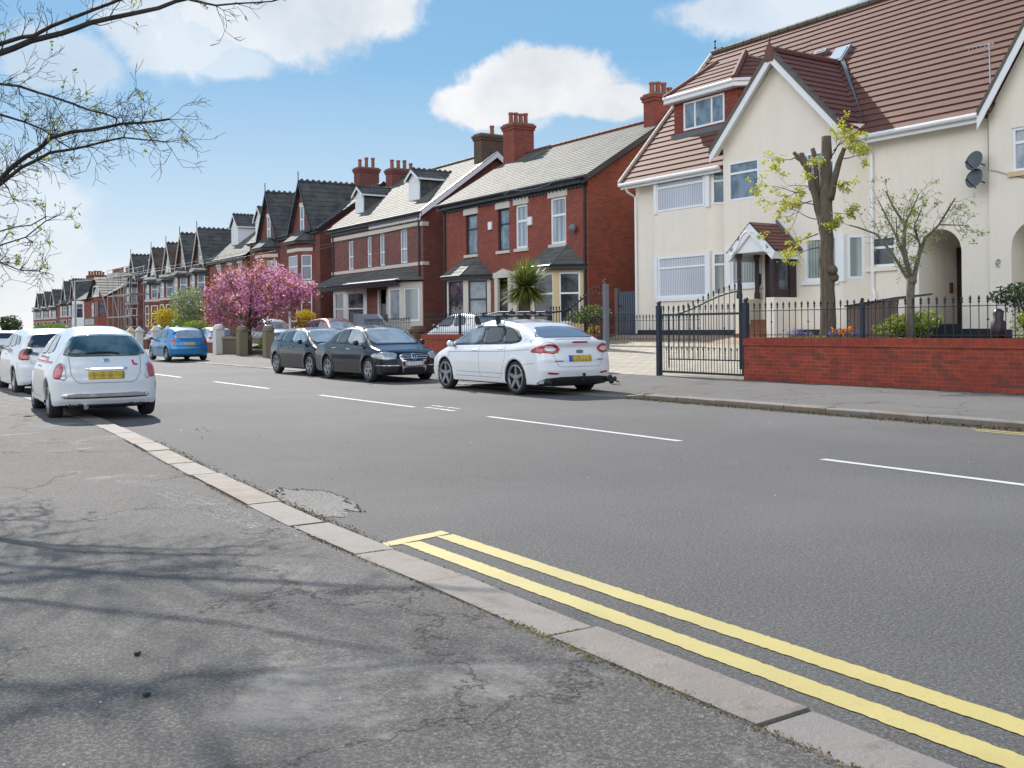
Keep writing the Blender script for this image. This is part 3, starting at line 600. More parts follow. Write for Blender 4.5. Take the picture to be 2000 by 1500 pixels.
# ------------------------------------------------------------------ the cream rendered house
def cream_house():
    root = empty('rendered_house', (23, 20.5, 1.05))
    O = root
    tag(root, 'large cream rendered house with red tiled roof, hipped dormer and gabled porch', 'house')
    W = MB(); zb = 1.0; XM = 23.1; XW = 22.5; XB = 22.78; zt = 6.32
    F0 = FX(XM)
    # openings
    UWb = (23.47, 25.70, 5.12, 6.18); LWb = (23.42, 25.66, 2.28, 3.62)
    FB = FX(XB); wall(W, FB, 23.3, 25.85, zb, zt, [UWb, LWb]); wall(W, F0, 25.85, 27.15, zb, zt)
    fr, L = F2((XB, 25.85), (XM, 25.9), (-.1, 1)); wall(W, fr, 0, L, zb, zt)
    fr, L = F2((XB, 23.3), (XM+.15, 22.45), (-1, -1)); FS1, LS1 = fr, L
    wall(W, fr, 0, L, zb, zt, [(.12, L-.02, 5.12, 6.18), (.12, L-.02, 2.28, 3.62)])
    # wing front
    FW = FX(XW); ya, yb = 18.0, 22.37
    UL = (20.93, 22.14, 5.08, 6.24); LL = (20.88, 22.06, 2.55, 3.70); UR = (18.22, 19.2, 5.0, 6.1); LR = (18.16, 19.26, 2.57, 3.74); DR = (19.85, 20.75, 1.5, 3.5)
    wall(W, FW, ya, yb, zb, 6.7, [UL, LL, UR, LR, DR]); gable_poly(W, FW, 17.9, 22.45, 6.7, 20.18, 8.98)
    fr, L = F2((XW, ya), (XM, 17.62), (-.3, -1)); FS2, LS2 = fr, L
    wall(W, fr, 0, L, zb, 6.7, [(.14, L-.12, 2.57, 3.74)])
    W.face((XW, 22.37, zb), (XM, 22.37, zb), (XM, 22.37, 6.7), (XW, 22.37, 6.7)); W.face((XW, 17.9, 6.6), (XM, 17.62, 6.6), (XM, 17.62, 6.72), (XW, 17.9, 6.72))
    # recessed right part with arch
    SW = (16.80, 17.60, 2.87, 3.68); ar0, ar1, asp = 14.91, 16.10, 3.12; rad = (ar1-ar0)/2
    def archwall(F, y0, y1, z0, z1, holes, a0, a1, sp, floor):
        r_ = (a1-a0)/2; top = sp+r_; c_ = (a0+a1)/2; dp = 1.62
        tmp = MB(); H = list(holes)+[(a0, a1, z0-.01, top)]
        A = sorted({y0, y1, *[h[0] for h in H], *[h[1] for h in H]}); Z = sorted({z0, z1, *[h[3] for h in H], *[h[2] for h in H if h[2] > z0]})
        for i in range(len(A)-1):
            for j in range(len(Z)-1):
                am, zm = (A[i]+A[i+1])/2, (Z[j]+Z[j+1])/2
                if any(h[0] < am < h[1] and h[2] < zm < h[3] for h in H): continue
                W.face(F.p(A[i], Z[j]), F.p(A[i+1], Z[j]), F.p(A[i+1], Z[j+1]), F.p(A[i], Z[j+1]))
        n_ = 16; pr = [(c_-r_*math.cos(math.pi*k/n_), sp+r_*math.sin(math.pi*k/n_)) for k in range(n_+1)]
        for k in range(n_):
            (p, q), (s, t_) = pr[k], pr[k+1]
            W.face(F.p(p, q), F.p(s, t_), F.p(s, top), F.p(p, top)) if top-min(q, t_) > 1e-5 else None
            W.face(F.p(p, q), F.p(s, t_), F.p(s, t_, -dp), F.p(p, q, -dp))
        W.face(F.p(a0, z0), F.p(a0, sp), F.p(a0, sp, -dp), F.p(a0, z0, -dp)); W.face(F.p(a1, z0), F.p(a1, sp), F.p(a1, sp, -dp), F.p(a1, z0, -dp))
        W.face(F.p(a0-.3, z0, -dp), F.p(a1+.3, z0, -dp), F.p(a1+.3, top+.1, -dp), F.p(a0-.3, top+.1, -dp))
        for h in holes:
            for (a, b, c, d) in ((h[0], h[2], h[1], h[2]), (h[1], h[2], h[1], h[3]), (h[1], h[3], h[0], h[3]), (h[0], h[3], h[0], h[2])):
                W.face(F.p(a, b), F.p(c, d), F.p(c, d, -.12), F.p(a, b, -.12))
    archwall(F0, 14.1, 17.62, zb, zt, [SW], ar0, ar1, asp, 1.3)
    F3 = FX(22.98)
    UW2 = (12.2, 13.52, 4.88, 5.9)
    archwall(F3, 9.2, 14.1, zb, 6.35, [UW2], 12.3, 13.56, 3.1, 1.3)
    W.face((22.98, 14.1, zb), (XM, 14.1, zb), (XM, 14.1, 6.35), (22.98, 14.1, 6.35)); gable_poly(W, F3, 9.2, 14.1, 6.35, 11.65, 10.25)
    # ends and back
    W.face((XM, 27.15, zb), (31, 27.15, zb), (31, 27.15, zt), (XM, 27.15, zt)); W.face((XM, 27.15, zt), (31, 27.15, zt), (27.0, 27.15, 11.2))
    W.face((31, 9.2, zb), (31, 27.15, zb), (31, 27.15, zt), (31, 9.2, zt)); W.face((XM, 9.2, zb), (31, 9.2, zb), (31, 9.2, zt), (XM, 9.2, zt)); W.face((XM, 9.2, zt), (31, 9.2, zt), (27.0, 9.2, 11.2))
    ob = []
    ob.append(W.build('wall', M['cream'], O, recalc=False))
    p = MB()
    for (a, b, X) in ((27.18, 25.85, XM), (25.87, 23.3, XB), (22.4, 18.0, XW), (17.62, 16.1, XM), (14.91, 14.1, XM)): p.box(X-.025, X+.02, b, a, zb, 1.22)
    f_, L_ = FS1, LS1; p.fbox(f_, 0, L_, zb, 1.22, -.02, .025); f_, L_ = FS2, LS2; p.fbox(f_, 0, L_, zb, 1.22, -.02, .025); p.box(22.955, 22.99, 13.56, 14.1, zb, 1.2)
    p.box(23.12, 24.7, 14.93, 16.08, zb, 1.34)
    p.build('plinth', M['plinth'], O)
    # roofs
    roofpair(O, (22.6, 27.4, 6.22), (22.6, 22.2, 6.22), (27.0, 22.2, 11.32), (27.0, 27.28, 11.32), 24, .035, M['tile'])
    roofpair(O, (22.72, 22.2, 6.34), (22.72, 13.9, 6.34), (27.0, 13.9, 11.32), (27.0, 22.2, 11.32), 24, .035, M['tile'])
    roofpair(O, (23.3, 13.9, 7.02), (23.3, 9.0, 7.02), (27.0, 9.0, 11.32), (27.0, 13.9, 11.32), 21, .035, M['tile'])
    ridge_tiles(O, (27.0, 27.35, 11.38), (27.0, 9.0, 11.38), M['verge'], 45, .10)
    v = MB()  # left verge mortar edge, right verge
    for i in range(24):
        t0, t1 = i/24, (i+.94)/24; a = Vector((22.58, 27.42, 6.24)).lerp(Vector((27, 27.3, 11.34)), t0); b = Vector((22.58, 27.42, 6.24)).lerp(Vector((27, 27.3, 11.34)), t1)
        v.prism([a, b, b+Vector((0, 0, .12)), a+Vector((0, 0, .12))], (0, .08, 0))
    v.build('verge', M['stone'], O)
    f = MB(); f.lathe([(.07, 0), (.03, .08), (.05, .12), (.02, .18), (.02, .32), (.05, .36), (.0, .42)], (27.0, 27.2, 11.42), n=8); f.build('finial', M['black'], O)
    # wing gable roof (two slopes), verge tiles and bargeboards
    yc, za = 20.18, 9.12; e = 6.60; yl, yr = 22.62, 17.74; xf = XW-.30
    for (ye, sgn) in ((yl, 1), (yr, -1)):
        mb = MB()
        BL, BR = ((26.0, ye, e), (xf, ye, e)); TR, TL = ((xf, yc, za), (26.0, yc, za))
        courses(mb, BL, BR, TR, TL, 13, .035); o_ = mb.build('gable_roof', M['tile_dark'], O)
        b_ = MB(); A, B = Vector((xf-.03, ye, e-.05)), Vector((xf-.03, yc, za-.05))
        d = Vector((0, 0, -.27)); b_.prism([A, B, B+d, A+d*.95], (.03, 0, 0)); b_.build('bargeboard', M['upvc'], O)
        u_ = MB(); A2, B2 = Vector((xf, ye, e-.05)), Vector((xf, yc, za-.05)); u_.prism([A2+Vector((0,0,-.02)), B2+Vector((0,0,-.02)), B2+Vector((.32,0,-.02)), A2+Vector((.32,0,-.02))], (0, 0, -.02)); u_.build('soffit', M['upvc'], O)
        v = MB(); n_ = 10
        for i in range(n_):
            a = Vector((xf-.06, ye, e)).lerp(Vector((xf-.06, yc, za)), i/n_); b = Vector((xf-.06, ye, e)).lerp(Vector((xf-.06, yc, za)), (i+1)/n_); lift = Vector((0, 0, .10)); dn = Vector((0, 0, -.06))
            v.prism([a+lift*1.1, b+lift*.7, b+dn, a+dn], (.16, 0, 0))
        v.build('verge_tiles', M['verge'], O)
    ridge_tiles(O, (xf-.03, yc, za+.07), (25.2, yc, za+.07), M['tile_dark'], 10, .09)
    f = MB(); f.prism([(xf-.07, yc-.13, za-.28), (xf-.07, yc+.13, za-.28), (xf-.07, yc+.15, za+.02), (xf-.07, yc, za+.25), (xf-.07, yc-.15, za+.02)], (.06, 0, 0)); f.lathe([(.05, 0), (.02, .1), (.045, .16), (.015, .24), (.03, .3), (0, .38)], (xf-.03, yc, za+.16), n=8); f.build('finial', M['tile_dark'], O)
    l = MB(); l.prism([(22.95, 17.56, 6.64), (23.05, 17.64, 6.68), (25.12, 20.1, 9.22), (25.16, 19.98, 9.22)], (-.02, 0, .05)); l.build('flashing', M['lead'], O)
    # second gable rake at the right
    for (ye, sg) in ((14.22, 1), (9.08, -1)):
        yc2, z2, e2, xf2 = 11.65, 10.38, 6.30, 22.72
        mb = MB(); courses(mb, (26.6, ye, e2), (xf2, ye, e2), (xf2, yc2, z2), (26.6, yc2, z2), 20, .035); mb.build('gable_roof', M['tile'], O)
        A, B = Vector((xf2-.03, ye, e2-.05)), Vector((xf2-.03, yc2, z2-.05)); d = Vector((0, 0, -.3)); b_ = MB(); b_.prism([A, B, B+d, A+d], (.03, 0, 0)); b_.build('bargeboard', M['upvc'], O)
        v = MB()
        for i in range(16):
            a = Vector((xf2-.05, ye, e2)).lerp(Vector((xf2-.05, yc2, z2)), i/16); b = Vector((xf2-.05, ye, e2)).lerp(Vector((xf2-.05, yc2, z2)), (i+1)/16)
            v.prism([a+Vector((0, 0, .11)), b+Vector((0, 0, .07)), b-Vector((0, 0, .06)), a-Vector((0, 0, .06))], (.14, 0, 0))
        v.build('verge_tiles', M['verge'], O)
    # gutters and pipes
    gutter(O, (22.56, 27.4, 6.2), (22.56, 22.62, 6.2), M['white'], .065, .14)
    gutter(O, (22.68, 17.6, 6.3), (22.68, 14.2, 6.3), M['white'], .065, .16)
    s_ = MB(); s_.box(22.6, XM, 22.62, 27.3, 6.14, 6.16); s_.build('soffit', M['upvc'], O); s_ = MB(); s_.box(22.72, XM, 14.2, 17.5, 6.24, 6.26); s_.build('soffit', M['upvc'], O)
    pipe(O, [(22.62, 27.2, 6.15), (22.75, 27.15, 5.95), (23.02, 27.08, 5.8), (23.02, 27.08, 1.1)], M['upvc'], .04)
    pipe(O, [(22.7, 17.45, 6.22), (22.9, 17.45, 6.0), (23.03, 17.45, 5.85), (23.03, 17.45, 2.3), (23.0, 17.38, 2.15), (23.0, 17.38, 1.1)], M['upvc'], .045)
    # windows
    u = M['upvc']
    window(O, FB, *UWb, u, M['blind'], d=.02, hb=(5.98-.08,)); window(O, FB, *LWb, u, M['blind'], d=.02, hb=(3.25,), sill=M['upvc'])
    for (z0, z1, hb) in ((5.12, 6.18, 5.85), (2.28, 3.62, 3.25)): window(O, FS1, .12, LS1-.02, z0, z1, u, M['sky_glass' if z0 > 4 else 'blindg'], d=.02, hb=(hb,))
    for z0, z1 in ((5.06, 6.24), (2.24, 3.68)):
        b_ = MB(); b_.box(XB-.05, XB+.08, 23.22, 23.42, z0, z1); b_.build('window_post', M['upvc'], O); b_ = MB(); b_.box(XB-.05, XB+.05, 25.68, 25.82, z0, z1); b_.build('window_post', M['upvc'], O)
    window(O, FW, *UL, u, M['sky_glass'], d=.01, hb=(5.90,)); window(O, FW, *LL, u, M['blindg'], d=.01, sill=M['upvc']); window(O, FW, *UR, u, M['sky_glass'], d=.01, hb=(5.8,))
    window(O, FW, *LR, u, M['blindg'], d=.01, sill=M['upvc']); window(O, FS2, .14, LS2-.12, 2.57, 3.74, u, M['blindg'], d=.01)
    b_ = MB(); b_.box(XW-.03, XW+.1, 17.93, 18.14, 2.5, 3.78); b_.build('window_post', M['upvc'], O); b_ = MB(); b_.box(XW-.03, XW+.05, 22.08, 22.3, 2.5, 3.74); b_.build('window_post', M['upvc'], O)
    window(O, F0, *SW, u, M['dark_glass'], d=-.03, hb=(3.38,), sill=M['cream'])
    window(O, F3, *UW2, u, M['pale_glass'], d=-.03, vb=(13.1,), hb=(5.55,), sill=M['yellowstone'])
    # doors inside the arch and porch
    d = MB(); d.box(24.66, 24.70, 14.95, 16.06, 1.34, 3.35); d.build('door', M['plum'], O)
    s_ = MB(); s_.box(24.38, 24.52, 16.07, 16.095, 2.15, 2.42); s_.build('name_plate', M['wood_brown'], O)
    d = MB(); d.box(XW+.02, XW+.07, 19.85, 20.75, 1.55, 3.5); dd = d.build('door', M['plum'], O)
    # small house number on the pier between the arches
    nb = MB(); nb.tube([(22.95, 13.93, 2.80), (22.95, 13.86, 2.86), (22.95, 13.82, 2.80), (22.95, 13.87, 2.74), (22.95, 13.93, 2.78), (22.95, 13.90, 2.70), (22.95, 13.84, 2.68)], .012, 5); nb.build('house_number', M['grey'], O)
    # porch
    px0, px1, y0, y1 = 21.55, XW, 19.55, 21.0
    P = MB(); P.box(px0, px1, y0, y0+.12, 1.0, 2.12); P.box(px0, px0+.12, y0+.115, y0+.28, 1.0, 2.12); pw = P.build('porch', M['cream'], O); P = MB(); P.box(px0, px1, y1-.14, y1, 1.0, 2.1); P.build('porch_wall', M['cream'], pw)
    for (x, y) in ((px0+.09, y1-.08), (px1-.14, y1-.08)):
        c = MB(); c.lathe([(.12, 0), (.12, .14), (.085, .2), (.085, 1.12), (.12, 1.2), (.12, 1.34)], (x, y, 2.12), n=4); c.build('porch_post', M['plum'], pw)
    c = MB(); c.box(px0, px0+.2, y0, y0+.15, 2.12, 3.46); c.box(px1-.3, px1-.04, y0, y0+.08, 2.12, 3.46); c.box(px0+.2, px1-.3, y0+.02, y0+.06, 2.12, 2.35); c.box(px0+.2, px1-.3, y0+.02, y0+.06, 3.3, 3.46); c.build('porch_screen', M['plum'], pw)
    gsl = MB(); gsl.box(px0+.2, px1-.3, y0+.035, y0+.045, 2.35, 3.3); gsl.build('pane', M['dark_glass'], pw)
    ym = (y0+y1)/2; zr = 4.25; ze = 3.42; xo = px0-.15
    for ye in (y0-.2, y1+.2):
        mb = MB(); courses(mb, (px1, ye, ze), (xo, ye, ze), (xo, ym, zr), (px1, ym, zr), 8, .02); mb.build('porch_roof', M['tile_dark'], pw)
        s = 1 if ye > ym else -1
        b_ = MB(); A, B = Vector((xo-.03, ye, ze-.06)), Vector((xo-.03, ym, zr-.05)); b_.prism([A, B, B+Vector((0, 0, -.3)), A+Vector((0, -s*.1, -.2))], (.05, 0, 0)); b_.build('bargeboard', M['white'], pw)
    b_ = MB(); b_.prism([(xo+.05, y0+.15, ze+.02), (xo+.05, y1-.15, ze+.02), (xo+.05, ym, zr-.2)], (.03, 0, 0)); b_.box(xo, px1, y0-.1, y0-.04, ze-.24, ze-.03); b_.box(xo, px1, y1+.04, y1+.1, ze-.24, ze-.03); b_.box(xo+.05, px1, y0, y1, ze-.02, ze+.02); b_.build('porch_fascia', M['white'], pw)
    cv = MB()
    for s in (1, -1):
        pts = [(xo-.05, ym+s*(.08+.62*t), 3.98-.62*t+.08*math.sin(t*6.3)) for t in [i/8 for i in range(9)]]; cv.tube(pts, .022, 5)
        for t in (.3, .75): c0 = Vector((xo-.045, ym+s*(.16+.62*t), 4.0-.62*t)); cv.prism([c0+Vector((0, 0, .05)), c0+Vector((0, s*.1, -.05)), c0+Vector((0, s*.04, -.07))], (-.012, 0, 0), mi=1)
    cv.build('porch_tracery', [M['white'], M['grey']], pw)
    l = MB(); l.prism([(px1-.02, y0-.24, ze+.03), (px1-.02, y0-.12, ze+.0), (px1-.02, ym, zr+.02), (px1-.02, ym, zr+.14)], (-.03, 0, 0)); l.build('flashing', M['lead'], pw)
    st = MB()
    for i in range(4): st.box(px0-.02+i*.24-.25, px1, y0+.30, y1-.16, 1.0, 1.12+i*.13)
    st.build('steps', M['wood_brown'], O)
    bx = MB(); bx.box(22.38, 22.44, 20.84, 20.94, 2.5, 2.85); bx.build('letterbox', M['black'], O)
    # hipped dormer
    xd, ya_, yb_ = 23.95, 23.15, 26.1; FD = FX(xd); D = MB(); dw = (23.72, 25.62, 7.92, 8.86)
    wall(D, FD, ya_, yb_, 7.5, 9.05, [dw], .08); fr, L = F2((xd, ya_), (xd+.75, ya_-.62), (-1, -1)); wall(D, fr, 0, L, 7.5, 9.05)
    D.face((xd, yb_, 7.5), (26, yb_, 7.5), (26, yb_, 9.05), (xd, yb_, 9.05)); D.face((xd+.75, ya_-.62, 7.5), (26, ya_-.62, 7.5), (26, ya_-.62, 9.05), (xd+.75, ya_-.62, 9.05))
    dm = D.build('dormer', M['tilehung'], O, recalc=False)
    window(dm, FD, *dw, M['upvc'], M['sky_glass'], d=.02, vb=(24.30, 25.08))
    ex = .25; e0, e1, e2, e3 = (xd-ex, yb_+ex, 9.12), (xd-ex, ya_-.1, 9.12), (xd+.68, ya_-.95, 9.12), (26, ya_-.95, 9.12)
    a0, a1 = (xd+.95, yb_-1.15, 10.22), (xd+.95, ya_+.55, 10.22); a2, a3 = (26.1, yb_-1.15, 10.22), (26.1, ya_+.55, 10.22)
    Q = MB(); courses(Q, e0, e1, a1, a0, 6, .03); courses(Q, e1, e2, a1, a1, 6, .03); courses(Q, e2, e3, a3, a1, 6, .03); courses(Q, (26, yb_+ex, 9.12), e0, a0, a2, 6, .03); Q.face(a0, a1, a3, a2)
    Q.build('dormer_roof', M['tile'], dm)
    hp = MB(); hp.tube([Vector(e1)+Vector((0, 0, .05)), Vector(a1)+Vector((0, 0, .05))], .11, 6); hp.build('hip_tiles', M['tile'], dm); hp = MB(); hp.tube([Vector(e0)+Vector((0, 0, .04)), Vector(a0)+Vector((0, 0, .04))], .07, 6); hp.build('hip_tiles', M['tile'], dm)
    s_ = MB()
    for a, b in ((e0, e1), (e1, e2), (e2, (25.2, ya_-.95, 9.12))): s_.tube([Vector(a)-Vector((0, 0, .02)), Vector(b)-Vector((0, 0, .02))], .06, 6); s_.prism([Vector(a)-Vector((0, 0, .03)), Vector(b)-Vector((0, 0, .03)), Vector(b)-Vector((0, 0, .2)), Vector(a)-Vector((0, 0, .2))], (.05, 0, 0))
    s_.prism([Vector(e0)-Vector((0, 0, .19)), Vector(e1)-Vector((0, 0, .19)), Vector(e2)-Vector((0, 0, .19)), (26, ya_-.9, 8.93), (26, yb_+.2, 8.93)], (0, 0, -.02)); s_.build('gutter', M['white'], dm)
    l = MB(); l.box(xd-.1, xd+.02, ya_-.05, yb_+.06, 7.66, 7.84); l.build('flashing', M['lead'], dm)
    # rooflights on the main slope
    def onroof(y, t): return Vector((22.72+(27-22.72)*t, y, 6.34+(11.32-6.34)*t))
    nn = Vector((-4.98, 0, 4.28)).normalized()
    for (y0_, y1_, t0, t1) in ((20.02, 20.58, .565, .675), (21.0, 21.45, .675, .70)):
        r_ = MB(); p4 = [onroof(y1_, t0), onroof(y0_, t0), onroof(y0_, t1), onroof(y1_, t1)]; r_.prism([p+nn*.12 for p in p4], -nn*.14); ro = r_.build('rooflight', M['grey'], O)
        r_ = MB(); p5 = [onroof(y1_-.07, t0+.015), onroof(y0_+.07, t0+.015), onroof(y0_+.07, t1-.015), onroof(y1_-.07, t1-.015)]; r_.prism([p+nn*.135 for p in p5], -nn*.03); r_.build('pane', M['skylight'], ro)
    k = MB(); k.tube([(22.9, 13.98, 6.55), (22.85, 13.98, 8.0)], .02, 6)
    for i in range(7): k.tube([(22.85, 13.9+i*.1, 8.02), (22.85, 13.9+i*.1, 7.86)], .006, 4)
    k.tube([(22.85, 13.85, 7.94), (22.85, 14.6, 8.02)], .012, 4)
    for i in range(4): k.tube([(22.7, 13.98+i*.03, 7.8-i*.05), (23.0, 13.98+i*.03, 7.8-i*.05)], .006, 4)
    k.build('aerial', M['galv'], O)
    return root
M['greyblue'] = plain('slate_blue_boards', (.075, .09, .125), .6)
M['skylight'] = darkglass('bright_rooflight_glass', (.5, .55, .6), rough=.12)
cream_house()

# ------------------------------------------------------------------ the brick houses
def splay_bay(root, X0, X1, yA, yB, yA2, yB2, z0, z1, mat, win, fm, pm, hb, roofmat=None, zr=None, lip=.012, ov=.25, frieze=None, ny=2, pm2=None):
    """bay: front at X1 from yA..yB, splays back to X0 at yA2 (camera side) and yB2. win=(zs,zh)"""
    W = MB(); F = FX(X1); mid = (yB-yA); k = ny
    hs = []; m = .12
    for i in range(k):
        a = yA+m+(mid-2*m)*i/k+(.04 if i else 0); b = yA+m+(mid-2*m)*(i+1)/k-(.04 if i < k-1 else 0); hs.append((a, b, win[0], win[1]))
    wall(W, F, yA, yB, z0, z1, hs, .1)
    fr, L = F2((X1, yA), (X0, yA2), (-1, -1)); h1 = (.16, L-.16, win[0], win[1]); wall(W, fr, 0, L, z0, z1, [h1], .1)
    fr2, L2 = F2((X1, yB), (X0, yB2), (-1, 1)); wall(W, fr2, 0, L2, z0, z1)
    W.face((X1, yA, z1), (X1, yB, z1), (X0, yB2, z1), (X0, yA2, z1))
    b = W.build('bay', mat, root, recalc=False)
    for h in hs: window(b, F, *h, fm, pm, d=-.03, hb=hb)
    window(b, fr, *h1, fm, pm2 or pm, d=-.03, hb=hb)
    if roofmat:
        e = z1+.02; o = ov; A, B = (X1-o, yA-o*.4, e), (X1-o, yB+o*.4, e); C, D = (X0, yA2-o*.8, e), (X0, yB2+o*.8, e)
        ta, tb = (X0, yA+.25 if yB-yA > .8 else (yA+yB)/2-.25, zr), (X0, yB-.1 if yB-yA > .8 else (yA+yB)/2+.25, zr)
        Q = MB(); courses(Q, B, A, ta, tb, 5, lip); courses(Q, A, C, ta, ta, 5, lip); courses(Q, D, B, tb, tb, 5, lip); Q.face(A, B, D, C)
        ro = Q.build('bay_roof', roofmat, b)
        hp = MB(); hp.tube([A, ta], .05, 5); hp.build('hip_lead', M['lead'], ro)
        fz = MB(); zz = frieze or M['black']; n = 14
        for p, q in ((A, B), (A, C)):
            p, q = Vector(p)-Vector((0, 0, .02)), Vector(q)-Vector((0, 0, .02)); fz.tube([p, q], .045, 6)
            for i in range(n):
                a, c = p.lerp(q, i/n), p.lerp(q, (i+1)/n); m_ = (a+c)/2
                fz.prism([a, c, c-Vector((0, 0, .10)), m_-Vector((0, 0, .19)), a-Vector((0, 0, .10))], (.03, .0, 0))
        fz.build('gutter', zz, b)
    return b
def dentils(root, X, y0, y1, z, n, mat, name='eaves_board', h=.2):
    mb = MB(); mb.box(X, X+.03, y0, y1, z-.1, z); 
    for i in range(n):
        a = y0+(y1-y0)*i/n; b = y0+(y1-y0)*(i+1)/n; mb.prism([(X, a, z-.1), (X, b, z-.1), (X, b, z-.16), (X, (a+b)/2, z-h-.04), (X, a, z-.16)], (.03, 0, 0))
    return mb.build(name, mat, root)

def shell(root, X0, X1, y0, y1, z0, ze, zr, mat, smat, holes, xr=None, side_holes=(), depth=.14):
    """front wall (X0) with holes, gable sides at y0/y1, back"""
    xr = xr or (X0+X1)/2; W = MB(); wall(W, FX(X0), y0, y1, z0, ze, holes, depth); o = W.build('wall', mat, root, recalc=False)
    S = MB(); wall(S, FYm(y0), X0+.002, X1, z0, ze, side_holes); S.face((X0+.002, y0, ze), (X1, y0, ze), (xr, y0, zr)); wall(S, FYm(y1), X0+.002, X1, z0, ze); S.face((X0, y1, ze), (X1, y1, ze), (xr, y1, zr))
    S.face((X1, y0, z0), (X1, y1, z0), (X1, y1, ze), (X1, y0, ze)); s = S.build('side_wall', smat, root, recalc=False)
    return o, s
def red_semi():
    O = empty('semi_detached_house', (23, 35, 1.1)); tag(O, 'red brick semi with black gutters and two small hipped bays, next to the cream house', 'house')
    w1 = (37.5, 38.45, 4.52, 6.25); w2 = (35.0, 35.85, 4.52, 6.25); w3 = (33.66, 34.5, 4.52, 6.28); w4 = (31.08, 32.08, 4.52, 6.30)
    d1, d2 = (34.98, 35.9, 1.25, 3.5), (33.6, 34.5, 1.25, 3.5)
    shell(O, 23, 31, 29.72, 40.35, .9, 6.75, 9.2, M['brick'], M['brick_side'], [w1, w2, w3, w4, d1, d2])
    F = FX(23)
    for w in (w1, w2): window(O, F, *w, M['blackframe'], M['sky_glass'], d=-.08, hb=(5.62,), sill=M['stone'], lintel=M['stone'], lh=.27)
    for w in (w3, w4): window(O, F, *w, M['upvc'], M['net'], d=-.04, fw=.09, hb=(5.62,), sill=M['stone'], lintel=M['stone'], lh=.27)
    splay_bay(O, 23, 22.2, 37.25, 38.75, 36.45, 39.6, .9, 3.55, M['stone'], (1.5, 3.35), M['blackframe'], M['dark_glass'], (2.55,), M['slate'], 4.36, ny=1, pm2=M['pale_glass'])
    splay_bay(O, 23, 22.2, 30.75, 32.35, 29.98, 33.2, .9, 3.62, M['yellowstone'], (1.5, 3.38), M['upvc'], M['dark_glass'], (2.6,), M['slate'], 4.44, ny=1)
    for d in (d1, d2):
        dd = MB(); dd.box(23.08, 23.13, d[0]+.08, d[1]-.08, 1.25, 2.95); dr = dd.build('door', M['black'], O)
        s = MB(); s.box(22.94, 23.05, d[0]-.17, d[0]+.07, 1.0, 3.45); s.box(22.94, 23.05, d[1]-.07, d[1]+.17, 1.0, 3.45); s.box(22.92, 23.05, d[0]-.25, d[1]+.25, 3.40, 3.62)
        s.prism([(22.95, d[0]-.15, 3.62), (22.95, d[1]+.15, 3.62), (22.95, (d[0]+d[1])/2, 3.78)], (.08, 0, 0))
        for i in range(5): s.box(22.955, 23.05, d[0]-.27, d[0]-.17, 1.2+i*.46, 1.42+i*.46)
        s.build('door_surround', M['stone'], O)
    roofpair(O, (22.72, 40.55, 6.86), (22.72, 29.5, 6.86), (26.9, 29.5, 9.42), (26.9, 40.55, 9.42), 22, .012, M['slate'])
    ridge_tiles(O, (26.9, 40.5, 9.46), (26.9, 29.55, 9.46), M['tile'], 28, .085)
    gutter(O, (22.66, 40.6, 6.82), (22.66, 29.45, 6.82), M['black'], .07, .2, fm=M['black'])
    dentils(O, 22.98-.04, 29.8, 40.3, 6.72, 44, M['black'])
    b = MB(); A, B = Vector((22.7, 29.48, 6.84)), Vector((26.9, 29.48, 9.40)); b.prism([A, B, B-Vector((0, 0, .26)), A-Vector((0, 0, .26))], (0, .04, 0)); b.prism([A-Vector((0, 0, .22)), B-Vector((0, 0, .22)), B-Vector((0, 0, .25)), A-Vector((0, 0, .25))], (0, .24, 0)); b.build('bargeboard', M['black'], O)
    chimney(O, 26.2, 27.3, 39.35, 40.3, 8.6, 10.85, M['brick'], 4, ph=.5); chimney(O, 26.3, 27.5, 29.74, 30.4, 8.6, 10.35, M['brick'], 4, ph=.45)
    pipe(O, [(22.68, 29.75, 6.78), (22.9, 29.86, 6.55), (22.93, 29.86, 6.4), (22.93, 29.86, 1.0)], M['black'], .05)
    pipe(O, [(22.68, 40.3, 6.78), (22.9, 40.2, 6.55), (22.93, 40.2, 6.4), (22.93, 40.2, 1.0)], M['black'], .05)
    for (y, z, m) in ((36.36, 5.62, M['upvc']), (33.4, 5.55, M['upvc'])):
        a = MB(); a.box(22.9, 22.998, y-.13, y+.13, z-.17, z+.17); a.build('alarm_box', m, O, bevel=.02)
    a = MB(); a.lathe([(.0, 0), (.16, -.03), (.16, -.1), (.06, -.2), (0, -.22)], (22.9, 30.46, 5.02), 'X', 12); a.tube([(22.99, 30.46, 5.0), (22.85, 30.46, 5.0)], .03, 5); a.build('security_lamp', M['grey'], O)
    # string of white icicle lights under the gutter
    s = MB(); rr = random.Random(3)
    y = 30.0
    while y < 34.6:
        s.tube([(22.6, y, 6.76), (22.6, y+.05, 6.76-rr.uniform(.08, .26))], .003, 3); y += rr.uniform(.10, .24)
    s.tube([(22.58, 30, 6.78), (22.56, 31, 6.90), (22.58, 31.6, 6.75), (22.56, 32.5, 6.70), (22.57, 33.4, 6.72), (22.56, 34.2, 6.86), (22.58, 34.7, 6.7)], .008, 4)
    tag(s.build('string_lights', M['galv']), 'unlit white icicle lights looped under the black gutter of the red brick house', 'lights')
red_semi()

